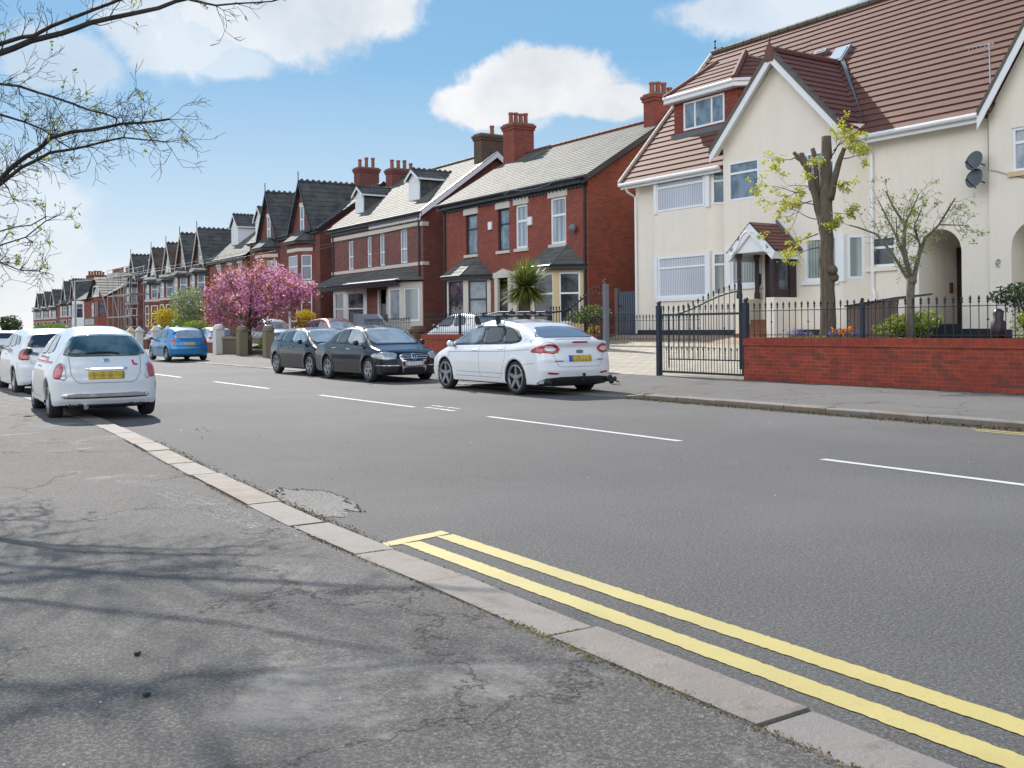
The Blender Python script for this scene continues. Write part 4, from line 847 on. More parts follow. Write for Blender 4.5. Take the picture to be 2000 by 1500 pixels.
def banded_semi():
    O = empty('semi_detached_house', (23, 47.6, 1.1)); tag(O, 'dark red brick house with two pale stone bands and one long slate porch roof', 'house')
    ws = [(50.1, 50.8, 4.52, 6.05), (47.9, 48.45, 4.54, 6.1), (46.38, 46.98, 4.52, 6.14), (43.95, 44.72, 4.52, 6.15)]
    dr = [(46.1, 47.0, 1.2, 3.3), (44.95, 45.7, 1.2, 3.3)]
    W, S = shell(O, 23, 31, 42.35, 52.9, .9, 6.72, 9.85, M['brick_pink'], M['brick_dark'], ws+dr, side_holes=[(24.6, 25.35, 1.6, 3.3)])
    F = FX(23)
    for w in ws: window(O, F, *w, M['upvc'], M['net'], d=-.06, hb=(5.2,))
    window(O, FYm(42.35), 24.6, 25.35, 1.6, 3.3, M['upvc'], M['blindg'], d=-.05, hb=(2.2,))
    b = MB(); b.box(22.955, 23.3, 42.31, 52.9, 6.16, 6.36); b.build('stone_band', M['stone'], O)
    b = MB(); b.box(22.95, 23.3, 42.31, 52.9, 4.32, 4.48); b.build('stone_band', M['stone'], O)
    for d, mm in zip(dr, (M['sky_glass'], M['dark_glass'])):
        dd = MB(); dd.box(23.08, 23.13, d[0]+.06, d[1]-.06, 1.2, 2.6); x = dd.build('door', M['white'] if mm == M['dark_glass'] else M['grey'], O)
        s = MB(); s.box(22.94, 23.04, d[0]-.13, d[0]+.06, 1.0, 3.3); s.box(22.94, 23.04, d[1]-.06, d[1]+.13, 1.0, 3.3); s.build('door_surround', M['stone'], O)
    bm = M['white']
    splay_bay(O, 23, 22.2, 49.55, 50.95, 48.5, 51.9, .9, 3.45, bm, (1.55, 3.25), M['upvc'], M['dark_glass'], (2.4,), None, ny=1)
    splay_bay(O, 23, 22.2, 43.15, 44.5, 42.45, 45.1, .9, 3.55, M['stone'], (1.7, 3.25), M['upvc'], M['pale_glass'], (), None, ny=1, pm2=M['blindg'])
    Q = MB(); courses(Q, (21.85, 53.0, 3.62), (21.85, 42.9, 3.62), (23, 43.4, 4.26), (23, 52.6, 4.26), 5, .012); courses(Q, (21.85, 42.9, 3.62), (23, 42.3, 3.62), (23, 43.4, 4.26), (23, 43.4, 4.26), 5, .012)
    Q.face((21.85, 53.0, 3.60), (21.85, 42.9, 3.6), (23, 42.3, 3.6), (23, 53.0, 3.6)); Q.build('porch_roof', M['slate'], O)
    gutter(O, (21.8, 53.0, 3.6), (21.8, 42.85, 3.6), M['black'], .05, .14); dentils(O, 21.95, 43.0, 52.8, 3.55, 60, M['black'], h=.16)
    roofpair(O, (22.74, 53.1, 6.8), (22.74, 42.1, 6.8), (27, 42.1, 9.9), (27, 53.1, 9.9), 24, .012, M['slate'])
    ridge_tiles(O, (27, 53, 9.94), (27, 42.2, 9.94), M['slate_dark'], 24, .08)
    gutter(O, (22.68, 53.1, 6.76), (22.68, 42.05, 6.76), M['black'], .06, .16); dentils(O, 22.9, 42.4, 48.0, 6.66, 26, M['white']); dentils(O, 22.9, 48.0, 52.8, 6.66, 22, M['black'])
    b = MB(); A, B, C = Vector((22.7, 42.06, 6.82)), Vector((27, 42.06, 9.95)), Vector((31.3, 42.06, 6.82)); d = Vector((0, 0, -.3))
    b.prism([A, B, B+d, A+d], (0, .04, 0)); b.prism([B, C, C+d, B+d], (0, .04, 0)); b.prism([A-Vector((0,0,.03)), B-Vector((0,0,.03)), B-Vector((0,0,.06)), A-Vector((0,0,.06))], (0, .29, 0)); b.build('bargeboard', M['white'], O)
    chimney(O, 26.3, 28.0, 42.42, 43.1, 9.0, 10.85, M['mossbrick'], 1, ph=.6); chimney(O, 26.3, 27.9, 52.0, 52.8, 9.0, 10.45, M['brick_dark'], 4, ph=.5)
    pipe(O, [(22.92, 42.62, 6.7), (22.92, 42.62, 1.0)], M['black'], .045); pipe(O, [(22.92, 52.6, 6.7), (22.92, 52.6, 1.0)], M['black'], .045)
    for (yc, hw, x0, zb, ze, zt) in ((51.35, .5, 23.95, 7.5, 8.68, 9.12), (45.0, .55, 23.95, 7.62, 8.75, 9.2)):
        dormer(O, x0, yc, hw, zb, ze, zt, M['slate_dark'], M['slate_dark'])
def dormer(O, x0, yc, hw, zb, ze, zt, cheek, roofm, front=None):
    front = front or M['white']
    D = MB(); D.box(x0, x0+.06, yc-hw, yc+hw, zb, ze); D.prism([(x0, yc-hw, ze), (x0, yc+hw, ze), (x0, yc, zt-.05)], (.06, 0, 0)); dm = D.build('dormer', front, O)
    for sy in (-1, 1): c = MB(); c.box(x0+.06, 27, yc+sy*(hw-.045)-.025, yc+sy*(hw-.045)+.025, zb-.2, ze); c.build('cheek', cheek, dm)
    window(dm, FX(x0), yc-hw+.08, yc+hw-.08, zb+.1, ze-.08, M['upvc'], M['pale_glass'], d=.02, vb=(yc,))
    for s in (-1, 1):
        q = MB(); courses(q, (27.2, yc+s*(hw+.18), ze-.02), (x0-.15, yc+s*(hw+.18), ze-.02), (x0-.15, yc, zt), (27.2, yc, zt), 4, .012); q.build('dormer_roof', roofm, dm)
        b = MB(); A, B = Vector((x0-.17, yc+s*(hw+.18), ze-.02)), Vector((x0-.17, yc, zt)); b.prism([A, B, B-Vector((0, 0, .14)), A-Vector((0, 0, .14))], (.03, 0, 0)); b.box(x0-.15, 26.4, yc+s*(hw+.17)-.02, yc+s*(hw+.17)+.02, ze-.1, ze-.02); b.build('bargeboard', front, dm)
    ridge_tiles(dm, (x0-.15, yc, zt+.03), (26.5, yc, zt+.03), M['slate_dark'], 9, .05, .05)
    return dm
banded_semi()

def gabled_terrace(name, label, X, y0, y1, zb, ze, zr, gables, wmat, rmat, trim, cat='house', base=1.0, depth=8, barge=None, chim=(), dorm=(), bays=True, smat=None, ground_bays=True, step=None, group=None):
    """row of houses with steep street gables: gables = [(yc, half width, apex z, spring z)]"""
    O = empty(name, (X, (y0+y1)/2, base)); tag(O, label, cat, group); F = FX(X); ho = []
    for (yc, hw, za, zs) in gables:
        for s in (-.42, .42): ho.append((yc+s*hw-.3, yc+s*hw+.3, zb+3.2, zb+4.9))
    W, S = shell(O, X, X+depth, y0, y1, base-.1, ze, zr, wmat, smat or wmat, ho if not bays else [])
    roofpair(O, (X-.2, y1+.15, ze+.05), (X-.2, y0-.15, ze+.05), (X+depth/2, y0-.15, zr+.03), (X+depth/2, y1+.15, zr+.03), 14, .02, rmat)
    gutter(O, (X-.25, y1, ze), (X-.25, y0, ze), M['black'], .06, .15)
    b = MB(); A, B = Vector((X-.2, y0-.17, ze+.05)), Vector((X+depth/2, y0-.17, zr+.05)); d = Vector((0, 0, -.22)); b.prism([A, B, B+d, A+d], (0, .04, 0)); b.build('bargeboard', barge or M['black'], O)
    for (yc, hw, za, zs) in gables:
        xg = X-.08; G = MB(); G.face((xg, yc-hw, zs-1.6), (xg, yc+hw, zs-1.6), (xg, yc+hw, zs), (xg, yc-hw, zs)); G.face((xg, yc-hw, zs), (xg, yc+hw, zs), (xg, yc, za-.1)); G.face((xg, yc-hw, zs-1.6), (X+3, yc-hw, zs-1.6), (X+3, yc-hw, zs), (xg, yc-hw, zs)); G.face((xg, yc+hw, zs-1.6), (X+3, yc+hw, zs-1.6), (X+3, yc+hw, zs), (xg, yc+hw, zs))
        gb = G.build('gable', wmat if not trim.get('gable') else trim['gable'], O, recalc=False)
        for s in (-1, 1):
            q = MB(); ye = yc+s*(hw+.22); zz = zs-.22*(za-zs)/hw
            courses(q, (X+depth/2+.6, ye, zz), (xg-.25, ye, zz), (xg-.25, yc, za), (X+depth/2+.6, yc, za), 10, .02); q.build('gable_roof', rmat, O)
            b = MB(); A, B = Vector((xg-.28, ye, zz)), Vector((xg-.28, yc, za+.02)); b.prism([A+Vector((0, 0, .05)), B+Vector((0, 0, .05)), B-Vector((0, 0, .2)), A-Vector((0, 0, .16))], (.05, 0, 0)); b.build('bargeboard', barge or M['black'], O)
        ridge_tiles(O, (xg-.2, yc, za+.05), (X+depth/2, yc, za+.05), rmat, 12, .06, .08)
        f = MB(); f.tube([(xg-.25, yc, za), (xg-.25, yc, za+.6)], .03, 5); f.build('finial', M['black'], O)
        wz = zs+.15; window(O, FX(xg), yc-.28, yc+.28, wz-.6, wz+1.0, M['upvc'], M['sky_glass'], d=.04, hb=(wz+.2,), fw=.08, lintel=M['stone'], lh=.18)
        if bays:
            splay_bay(O, X, X-.7, yc-hw*.55, yc+hw*.55, yc-hw*.98, yc+hw*.98, base-.1, ze-.55, wmat, (zb+3.1, zb+4.55), M['upvc'], trim.get('glass', M['net']), (zb+3.9,), M['slate_dark'], ze+.25, ny=1)
            for z_ in (zb+2.85, zb+4.75):
                bd = MB(); bd.prism([(X-.73, yc-hw*.55, z_), (X-.73, yc+hw*.55, z_), (X, yc+hw, z_), (X, yc-hw, z_)], (0, 0, .2)); bd.build('stone_band', M['stone'], O)
            window(O, FX(X-.7), yc-hw*.4, yc+hw*.4, zb+.7, zb+2.5, M['upvc'], M['dark_glass'], d=.03, hb=(zb+1.8,)); fr, L = F2((X-.7, yc-hw*.55), (X, yc-hw*.98), (-1, -1)); window(O, fr, .15, L-.15, zb+.7, zb+2.5, M['upvc'], M['dark_glass'], d=.03, hb=(zb+1.8,))
    for c in chim: chimney(O, *c)
    for d in dorm: dormer(O, *d)
    return O
# H3: dark roofed pair next to the banded house
gabled_terrace('gabled_house', 'tall dark brick pair with two black edged street gables, right of the cherry tree', 23, 54.6, 66.4, 1.1, 7.0, 10.0,
    [(56.95, 1.55, 10.0, 7.45), (62.5, 1.55, 10.0, 7.35)], M['brick_dark'], M['slate_dark'], {}, chim=[(26.3, 27.6, 56.3, 57.1, 9.3, 11.1, M['brick_dark'], 3, None, .6), (26.5, 27.5, 65.2, 66.0, 9.5, 11.0, M['brick'], 2, None, .6)])
# H4: long slate roof with two white dormers
def dormered():
    O = empty('semi_detached_house', (23, 71, 1.1)); tag(O, 'brick house with pale slate roof and two tall white dormers, above the cherry blossom', 'house')
    ws = [(68.0, 68.9, 4.4, 5.9), (70.2, 71.0, 4.4, 5.9), (72.6, 73.5, 4.4, 5.9)]
    shell(O, 23, 31, 66.9, 75.2, .9, 6.3, 9.6, M['orange_brick'], M['orange_brick'], ws)
    for w in ws: window(O, FX(23), *w, M['upvc'], M['net'], d=-.05, hb=(5.2,), lintel=M['stone'], sill=M['stone'])
    roofpair(O, (22.75, 75.4, 6.35), (22.75, 66.7, 6.35), (27, 66.7, 9.6), (27, 75.4, 9.6), 18, .012, M['slate'])
    gutter(O, (22.7, 75.4, 6.3), (22.7, 66.7, 6.3), M['black'], .07, .2)
    dormer(O, 24.3, 68.2, .75, 7.2, 8.85, 9.75, M['white'], M['slate_dark']); dormer(O, 24.3, 73.4, .75, 7.2, 8.85, 9.75, M['white'], M['slate_dark'])
dormered()
gabled_terrace('gabled_house', 'houses with two steep charcoal gables edged in pale boards, left of the white dormers', 23, 75.6, 84.0, 1.0, 6.2, 8.7,
    [(77.2, 1.35, 8.95, 6.5), (81.8, 1.35, 8.95, 6.5)], M['brick_dark'], M['slate_dark'], {'glass': M['sky_glass']}, barge=M['stone'])
gabled_terrace('gabled_house', 'houses with maroon tiled gables, the nearer gable front rendered white', 23.2, 84.2, 93.6, 1.0, 6.0, 8.2,
    [(86.6, 1.4, 8.55, 6.2), (91.4, 1.4, 8.45, 6.2)], M['brick_dark'], M['slate_brown'], {'gable': M['white'], 'glass': M['sky_glass']}, barge=M['stone'])
H7 = gabled_terrace('scaffolded_house', 'brick house with one grey gable wrapped in scaffolding poles', 24.0, 94.5, 104.0, 1.0, 6.2, 8.6,
    [(102.2, 1.5, 8.6, 6.4)], M['brick_dark'], M['slate_dark'], {}, barge=M['stone'])
dormer(H7, 24.6, 97.5, 1.0, 6.6, 8.0, 8.2, M['white'], M['slate_dark'])
def scaffold():
    s = MB(); rr = random.Random(8)
    for y in (94.2, 96.4, 98.6, 100.8, 103):
        for x in (21.7, 22.9): s.tube([(x, y, .6), (x, y, 6.7+rr.uniform(0, .5))], .03, 5)
    for z in (2.6, 4.6, 6.4, 7.1):
        for x in (21.7, 22.9): s.tube([(x, 93.8, z), (x, 103.4, z)], .03, 5)
        if z < 7: s.box(21.75, 22.85, 94, 103.2, z+.04, z+.09)
    for y in (94.2, 98.6, 103): s.tube([(21.7, y, 2.6), (21.7, y+2, 4.6)], .03, 5); s.tube([(21.7, y, 6.4), (22.9, y, 6.4)], .03, 5)
    tag(s.build('scaffolding', M['galv']), 'grey scaffolding poles and boards in front of the far brick house', 'scaffolding')
scaffold()
# far shop house with end wall and timbered bays
def shop_house():
    X = 29.0; O = empty('corner_shop_house', (X, 148, .6)); tag(O, 'far red brick building with black and white timbered bays above a dark shop front', 'shop')
    y0, y1, ze, zr = 138.0, 157.5, 5.7, 8.5; b = .2
    ws = [(143.0, 147.2, 3.3, 5.2)]
    shell(O, X, X+9, y0, y1, b, ze, zr, M['brick'], M['orange_brick'], ws)
    roofpair(O, (X-.4, y1+.1, ze+.05), (X-.4, y0-.3, ze+.05), (X+4.5, y0-.3, zr), (X+4.5, y1+.1, zr), 12, .02, M['slate'])
    for w in ws: window(O, FX(X), *w, M['upvc'], M['dark_glass'], d=.05, fw=.2, vb=(144.4,), hb=(4.6,))
    for yc in (140.0, 154.6):
        splay_bay(O, X, X-1.0, yc-1.0, yc+1.2, yc-1.9, yc+1.9, .6, ze-.1, M['white'] if yc > 150 else M['brick'], (3.2, 5.2), M['upvc'] if yc > 150 else M['blackframe'], M['dark_glass'], (4.6,), None, ny=2)
    t = MB(); t.box(X-.16, X-.01, 141.9, 151.5, 2.0, 3.2)
    for i in range(12): t.box(X-.2, X-.15, 142.0+i*.8, 142.3+i*.8, 2.2, 3.0, mi=1)
    t.build('timbering', [M['blackframe'], M['white']], O)
    G = MB(); G.prism([(X-.1, 138.6, ze-.6), (X-.1, 148.4, ze-.6), (X-.1, 148.4, ze), (X-.1, 143.6, 8.35), (X-.1, 138.6, ze)], (.3, 0, 0)); gb = G.build('gable', M['brick'], O)
    window(gb, FX(X-.1), 142.3, 146.2, 5.9, 7.4, M['upvc'], M['dark_glass'], d=.06, fw=.2, vb=(143.7,))
    for s in (-1, 1):
        q = MB(); courses(q, (X+4.6, 143.6+s*5.4, 5.5), (X-.5, 143.6+s*5.4, 5.5), (X-.5, 143.6, 8.5), (X+4.6, 143.6, 8.5), 8, .03); q.build('gable_roof', M['slate'], O)
    f = MB(); f.box(X-.45, X-.15, 142.0, 152.0, 1.35, 2.05); fo = f.build('shop_fascia', M['plum'], O)
    l = MB(); rr = random.Random(2); y = 150.4
    while y > 144: w_ = rr.uniform(.3, .6); l.box(X-.48, X-.45, y-w_, y, 1.55, 1.55+rr.uniform(.2, .34)); y -= w_+.16
    l.build('fascia_lettering', M['stone'], fo)
    p = MB(); p.box(X-.6, X-.5, 139.0, 142.6, .8, 2.4); p.build('shop_sign_panel', M['white'], O); p = MB(); p.box(X-.6, X-.1, 152.6, 157.0, .5, 1.7); p.build('shutter', M['bluesign'], O)
    chimney(O, X+4.2, X+5.8, 138.3, 139.5, 7.6, 10.2, M['brick'], 2, None, .9, .2); chimney(O, X+4.2, X+5.2, 145.0, 146.2, 7.8, 10.0, M['brick'], 0); chimney(O, X+4, X+5.4, 150, 156, 7.8, 9.6, M['stone'], 6, None, .7, .2, 'chimney', 'Y')
M['bluesign'] = plain('blue_shutter_paint', (.04, .12, .28), .5)
shop_house()
gabled_terrace('gabled_house', 'far brick terrace with white edged gables and a chimney of six pots', 29.3, 158, 173, .6, 6.0, 8.7,
    [(161.2, 1.7, 9.0, 6.3), (168.2, 1.7, 8.9, 6.3)], M['brick_pink'], M['slate_dark'], {}, barge=M['white'], chim=[(32.2, 34.6, 165, 167.5, 8.0, 9.9, M['brick'], 6, None, .7, .2)])
gabled_terrace('gabled_house', 'farthest terrace with small dark gables, at the left end of the row', 29.3, 173.6, 199, .5, 5.5, 7.7,
    [(178, 2.0, 8.0, 5.6), (185.5, 2.0, 7.9, 5.6), (193, 2.0, 7.8, 5.6)], M['brick_pink'], M['slate_dark'], {}, barge=M['stone'], chim=[(32.5, 34.5, 181, 182.5, 7.4, 9.0, M['brick_dark'], 4, None, .6, .2)])

# ------------------------------------------------------------------ garden walls, railings and gates
def brick_wall(label, X, y0, y1, z0, z1, cat='garden wall'):
    O = empty('garden_wall', (X, (y0+y1)/2, z0)); tag(O, label, cat)
    w = MB(); w.box(X, X+.22, y0, y1, z0-.1, z1-.17); w.build('brickwork', M['brick_wall'], O)
    w = MB(); w.box(X-.03, X+.25, y0, y1, z1-.17, z1-.105); w.build('projecting_course', M['brick_wall'], O)
    w = MB(); w.box(X-.012, X+.235, y0, y1, z1-.105, z1); w.build('coping', M['brick_cap'], O)
    return O
def spike(mb, x, y, z0, z1, r=.009, big=1.0):
    mb.tube([(x, y, z0), (x, y, z1-.14)], r, 5)
    mb.lathe([(r, -.14), (.026*big, -.115), (.012, -.10), (.02*big, -.075), (.026*big, -.06), (.008, -.01), (0, .0)], (x, y, z1), n=6)
def railing(label, X, y0, y1, z0, ztop, n, posts, postmat=None):
    O = empty('railing', (X, (y0+y1)/2, z0)); tag(O, label, 'railings')
    r = MB(); r.box(X-.02, X+.02, y0, y1, ztop-.20, ztop-.185); r.box(X-.02, X+.02, y0, y1, z0+.05, z0+.065); r.build('rail', M['iron'], O)
    for i in range(n):
        y = y0+(y1-y0)*(i+.5)/n; b = MB(); spike(b, X, y, z0, ztop)
        if i % 6 == 2: b.sphere((X, y, (z0+ztop)/2-.05), .022, 6)
        b.build('spiked_bar', M['iron'], O)
    for y in posts:
        b = MB(); b.box(X-.035, X+.035, y-.035, y+.035, z0-.02, ztop-.06); b.sphere((X, y, ztop-.02), .04, 8); b.build('post', postmat or M['navy'], O)
    return O
brick_wall('red brick garden wall with brick-on-edge coping below the cream house railings', 16.74, -3, 16.08, .15, 1.09)
railing('black spiked railings on the wall in front of the cream house', 16.86, 5.0, 15.95, 1.09, 1.86, 66, [13.02])
def gates():
    O = empty('driveway_gate', (16.8, 17.4, .15)); tag(O, 'flat topped black metal gate leaf standing nearest the pavement, between two navy posts', 'gate')
    X = 16.76
    for y, nm in ((18.88, 0), (16.02, 1)):
        b = MB(); b.box(X-.055, X+.055, y-.055, y+.055, .15 if nm == 0 else 1.09, 1.86); b.sphere((X, y, 1.91), .055, 8); b.tube([(X, y-.02, 1.9), (X, y-.07, 1.93), (X, y-.05, 1.97)], .012, 5); b.build('gate_post', M['navy'], O)
    r = MB(); r.box(X-.02, X+.02, 16.1, 18.82, 1.60, 1.65); r.box(X-.02, X+.02, 16.1, 18.82, .23, .28); r.box(X-.016, X+.016, 16.1, 16.14, .28, 1.6); r.build('frame', M['navy'], O)
    n = 30
    for i in range(n):
        y = 16.2+2.6*i/(n-1); b = MB()
        if i % 2 == 0: spike(b, X, y, .28, 1.86)
        else: b.tube([(X, y, .28), (X, y, .78)], .008, 5); b.lathe([(.008, 0), (.022, .03), (0, .09)], (X, y, .78), n=5)
        if i % 6 == 2: b.sphere((X, y, 1.15), .022, 6)
        b.build('bar', M['iron'], O)
    O = empty('driveway_gate', (17.1, 17.6, .2)); tag(O, 'gate leaf with top rail rising to a tall scrolled post, behind the flat topped leaf', 'gate')
    def gp(t): return (17.0+.25*t, 18.8-2.15*t)
    def top(t): return 1.62+.52*(3*t*t-2*t*t*t)
    r = MB(); r.tube([(*gp(t/10), top(t/10)) for t in range(11)], .018, 6); r.tube([(*gp(0), .55), (*gp(1), .55)], .02, 4); r.tube([(*gp(0), .35), (*gp(0), 1.64)], .02, 4); r.build('frame', M['navy'], O)
    b = MB(); x, y = gp(1); b.box(x-.028, x+.028, y-.028, y+.028, .35, 2.3); b.tube([(x, y+.0, 2.3), (x, y+.07, 2.38), (x, y, 2.42), (x, y-.03, 2.36)], .014, 5); b.tube([(x, y, 1.25), (x, y-.22, 1.25), (x, y-.22, 1.05)], .014, 5); b.build('gate_post', M['navy'], O)
    for i in range(1, 14):
        t = i/14; b = MB(); x, y = gp(t); spike(b, x, y, .55, top(t)+.2); 
        if i % 5 == 1: b.sphere((x, y, 1.3), .024, 6)
        b.build('bar', M['iron'], O)
gates()
brick_wall('red brick garden wall in front of the red house, behind the parked white car', 16.74, 21.6, 31.0, .15, 1.15)
railing('black spiked railings above the wall of the red house drive', 16.86, 25.5, 31.0, 1.15, 1.85, 44, [28.6])
railing('dark railings beside the corner of the red brick house', 20.9, 21.8, 27.2, .9, 1.72, 36, [])
def slope_gate():
    X = 20.4; O = empty('garden_gate', (X, 26.4, .6)); tag(O, 'open dark iron gate with sloping rail and tall grey post', 'gate')
    p = MB(); p.box(X-.07, X+.07, 25.42, 25.56, .55, 2.70); p.tube([(X, 25.5, 2.7), (X, 25.62, 2.8), (X, 25.5, 2.86)], .02, 5); p.build('gate_post', M['grey'], O)
    r = MB(); r.tube([(X, 28.4, 1.85), (X, 27.6, 1.90), (X, 26.5, 2.36)], .03, 6); r.tube([(X, 28.6, .7), (X, 25.6, .7)], .02, 5); r.tube([(X, 26.2, 2.30), (X, 25.9, 2.42), (X, 25.6, 2.40)], .012, 5); r.build('frame', M['iron'], O)
    for i in range(17):
        y = 28.5-i*.17; z = 1.95 if y > 27.5 else 1.95+.42*(27.5-y)/1.0; b = MB(); spike(b, X, y, .7, min(z, 2.6)+.12, r=.012, big=1.3); b.build('bar', M['iron'], O)
slope_gate()
def scroll_bits():
    pass
# back gate and posts between the two houses
O = empty('side_gate', (23.4, 28.0, 1.05)); tag(O, 'blue grey boarded side gate between the red house and the cream house', 'gate')
g_ = MB(); g_.box(23.4, 23.46, 27.22, 28.48, 1.08, 2.58)
for i in range(10): g_.box(23.375, 23.4, 27.24+i*.124, 27.335+i*.124, 1.1, 2.56)
g_.box(23.35, 23.375, 27.22, 28.48, 1.80, 1.88); g_.build('boards', M['greyblue'], O)
g_ = MB(); g_.box(23.34, 23.5, 28.5, 28.66, 1.05, 2.72); g_.build('gate_post', M['fence_wood'], O)
h_ = MB(); h_.tube([(23.37, 28.35, 2.1), (23.3, 28.35, 2.1), (23.3, 28.25, 2.05)], .018, 5); h_.build('handle', M['black'], O)
# walls and pillars further along
def pillar(label, x, y, w, z1, mat, cap='point', z0=.1, nm='gate_pillar', group=None):
    O = MB(); O.box(x-w/2, x+w/2, y-w/2, y+w/2, z0-.1, z1-.2)
    o = O.build(nm, mat, None, bevel=.03); o.location = (0, 0, 0)
    c = MB()
    if cap == 'point': c.box(x-w/2-.05, x+w/2+.05, y-w/2-.05, y+w/2+.05, z1-.2, z1-.1); b = w/2; c.add([(x-b, y-b, z1-.1), (x+b, y-b, z1-.1), (x+b, y+b, z1-.1), (x-b, y+b, z1-.1), (x, y, z1+.18)], [(0, 1, 4), (1, 2, 4), (2, 3, 4), (3, 0, 4)])
    else: c.lathe([(w*.62, -.2), (w*.62, -.1), (w*.45, .02), (0, .07)], (x, y, z1), n=10)
    c.build('cap', mat, o, recalc=True); tag(o, label, 'gate pillar', group); return o
pillar('mossy round topped stone gatepost nearest the black hatchback', 15.9, 43.6, .42, 1.5, M['oldstone'], 'round')
pillar('mossy stone gatepost below the cherry tree, at the end of the low wall', 16.2, 48.0, .46, 1.5, M['oldstone'], 'round')
pillar('tall whitish gatepost with a domed cap, left of the low wall under the cherry tree', 16.4, 52.2, .5, 1.6, M['whitestone'], 'round')
def low_wall(label, X, y0, y1, z1, mat, cop, t=.3):
    O = empty('garden_wall', (X, (y0+y1)/2, .1)); tag(O, label, 'garden wall'); w = MB(); w.box(X, X+t, y0, y1, 0, z1-.12); w.build('brickwork', mat, O)
    w = MB(); w.box(X-.05, X+t+.05, y0, y1, z1-.12, z1); w.build('coping', cop, O); return O
low_wall('low mossy brick wall with stone coping, directly under the cherry tree', 16.5, 48.3, 51.9, 1.02, M['mossbrick'], M['oldstone'])
low_wall('low dark brick wall with pale coping behind the blue car', 16.7, 52.5, 64.5, .82, M['brick_dark'], M['whitestone'])
low_wall('dark brick wall behind the black hatchback', 18.0, 36.5, 46.6, 1.15, M['mossbrick'], M['oldstone'])
brick_wall('short brick wall and pier behind the dark saloon', 16.74, 31.3, 36.4, .15, .98)
pillar('squat mossy brick gate pier behind the dark saloon bonnet', 16.9, 31.6, .5, 1.42, M['mossbrick'], 'round')
railing('low ornate iron railings left of the squat brick pier', 16.86, 32.0, 35.8, .98, 1.75, 30, [])
for i, y in enumerate((60.6, 62.6, 65.6, 68.3, 70.6)):
    pillar(['white pointed gate pillar closest behind the blue car roof', 'white pointed gate pillar, second behind the blue car', 'white pointed gate pillar just left of the blue car', 'slender white gate pillar standing forward with its full height showing', 'yellowish gate pillar at the left of the row'][i], 16.6 if i < 3 else 16.3, y, .42, 1.5, M['whitestone'] if i < 4 else M['yellowstone'], 'point', group='pointed pillars behind the blue car')
low_wall('dark red brick wall between pointed pillars beyond the blue car', 17.0, 69, 80, .9, M['brick_dark'], M['whitestone'])
# blue grey ramp wall in front of the banded house
r = MB(); r.prism([(20.5, 44.6, .6), (20.5, 40.6, .6), (20.5, 40.6, 1.15), (20.5, 42.2, 2.0), (20.5, 44.6, 2.05)], (.15, 0, 0)); r.prism([(20.5, 44.6, .6), (23, 45.4, .6), (23, 45.4, 2.05), (20.5, 44.6, 2.05)], (0, .12, 0))
tag(r.build('ramp_wall', M['greywall']), 'smooth blue grey wall with a sloping top in front of the bay of the banded house', 'ramp wall')
# lamp post, bollard of the for sale sign, far hedge
def lamp_post():
    O = empty('street_lamp', (15.6, 85.6, .15)); tag(O, 'tall slim grey street lamp standing before the far shops', 'street lamp')
    p = MB(); p.lathe([(.16, 0), (.16, 1.2), (.09, 1.4), (.06, 5.2)], (15.6, 85.6, .1), n=8); p.tube([(15.6, 85.6, 5.2), (15.55, 85.6, 5.3), (15.45, 85.6, 5.32)], .05, 6); p.build('pole', M['galv'], O)
    h = MB(); h.box(15.15, 15.5, 85.45, 85.75, 5.28, 5.40); h.build('lantern', M['grey'], O, bevel=.03)
lamp_post()
O = empty('sale_sign', (18.5, 47.7, .4)); tag(O, 'plain white T-shaped sign post beside the cherry tree', 'sign post')
p = MB(); p.box(18.46, 18.54, 47.66, 47.78, .35, 2.5); p.build('post', M['white'], O); p = MB(); p.box(18.47, 18.53, 47.78, 48.75, 2.36, 2.52); p.build('arm', M['white'], O)
# overhead wires
w = MB()
for (a, b, s) in (((23, 54.8, 6.7), (20, 110, 6.4), .5), ((23, 54.7, 6.3), (15.5, 85.6, 5.2), .35), ((22.9, 42.6, 6.2), (23.3, 92, 6.8), .7), ((23, 52, 6.0), (23, 78, 5.6), .4)):
    a, b = Vector(a), Vector(b); w.tube([a.lerp(b, t/14)-Vector((0, 0, s*4*(t/14)*(1-t/14)*.5)) for t in range(15)], .018, 3, cap=False)
tag(w.build('overhead_wires', M['galv'], recalc=False), 'thin overhead cables running from house to house', 'wires')

# ------------------------------------------------------------------ cars: smooth implicit bodies turned into meshes
def smax(a, b, k):
    h = np.clip(.5+.5*(a-b)/k, 0, 1); return b*(1-h)+a*h + k*h*(1-h)
def smin(a, b, k): return -smax(-a, -b, k)
def carpaint(name, c, metal=0.0, rough=.3):
    m, nt, b = new_mat(name); t = NT(nt); n = t.noise(t.obj(), 1.5, 3)
    t.l(t.mix(n, tuple(x*.96 for x in c), tuple(min(1, x*1.04) for x in c)), b.inputs['Base Color'])
    b.inputs['Metallic'].default_value = metal; b.inputs['Roughness'].default_value = rough; b.inputs['Coat Weight'].default_value = 1.0; b.inputs['Coat Roughness'].default_value = .03
    if max(c) < .05: b.inputs['Coat IOR'].default_value = 1.36; b.inputs['Coat Weight'].default_value = .75; b.inputs['Specular IOR Level'].default_value = .3
    return m
M['paint_white'] = carpaint('white_car_paint', (.78, .79, .80)); M['paint_black'] = carpaint('black_car_paint', (.008, .008, .013), .15, .22)
M['paint_char'] = carpaint('charcoal_car_paint', (.045, .047, .055), .6, .35); M['paint_blue'] = carpaint('blue_car_paint', (.01, .17, .40), .45, .35)
M['paint_maroon'] = carpaint('maroon_car_paint', (.13, .012, .035), .4, .35); M['paint_purple'] = carpaint('dark_purple_car_paint', (.03, .018, .06), .3)
M['paint_silver'] = carpaint('silver_blue_car_paint', (.42, .48, .52), .7, .35)
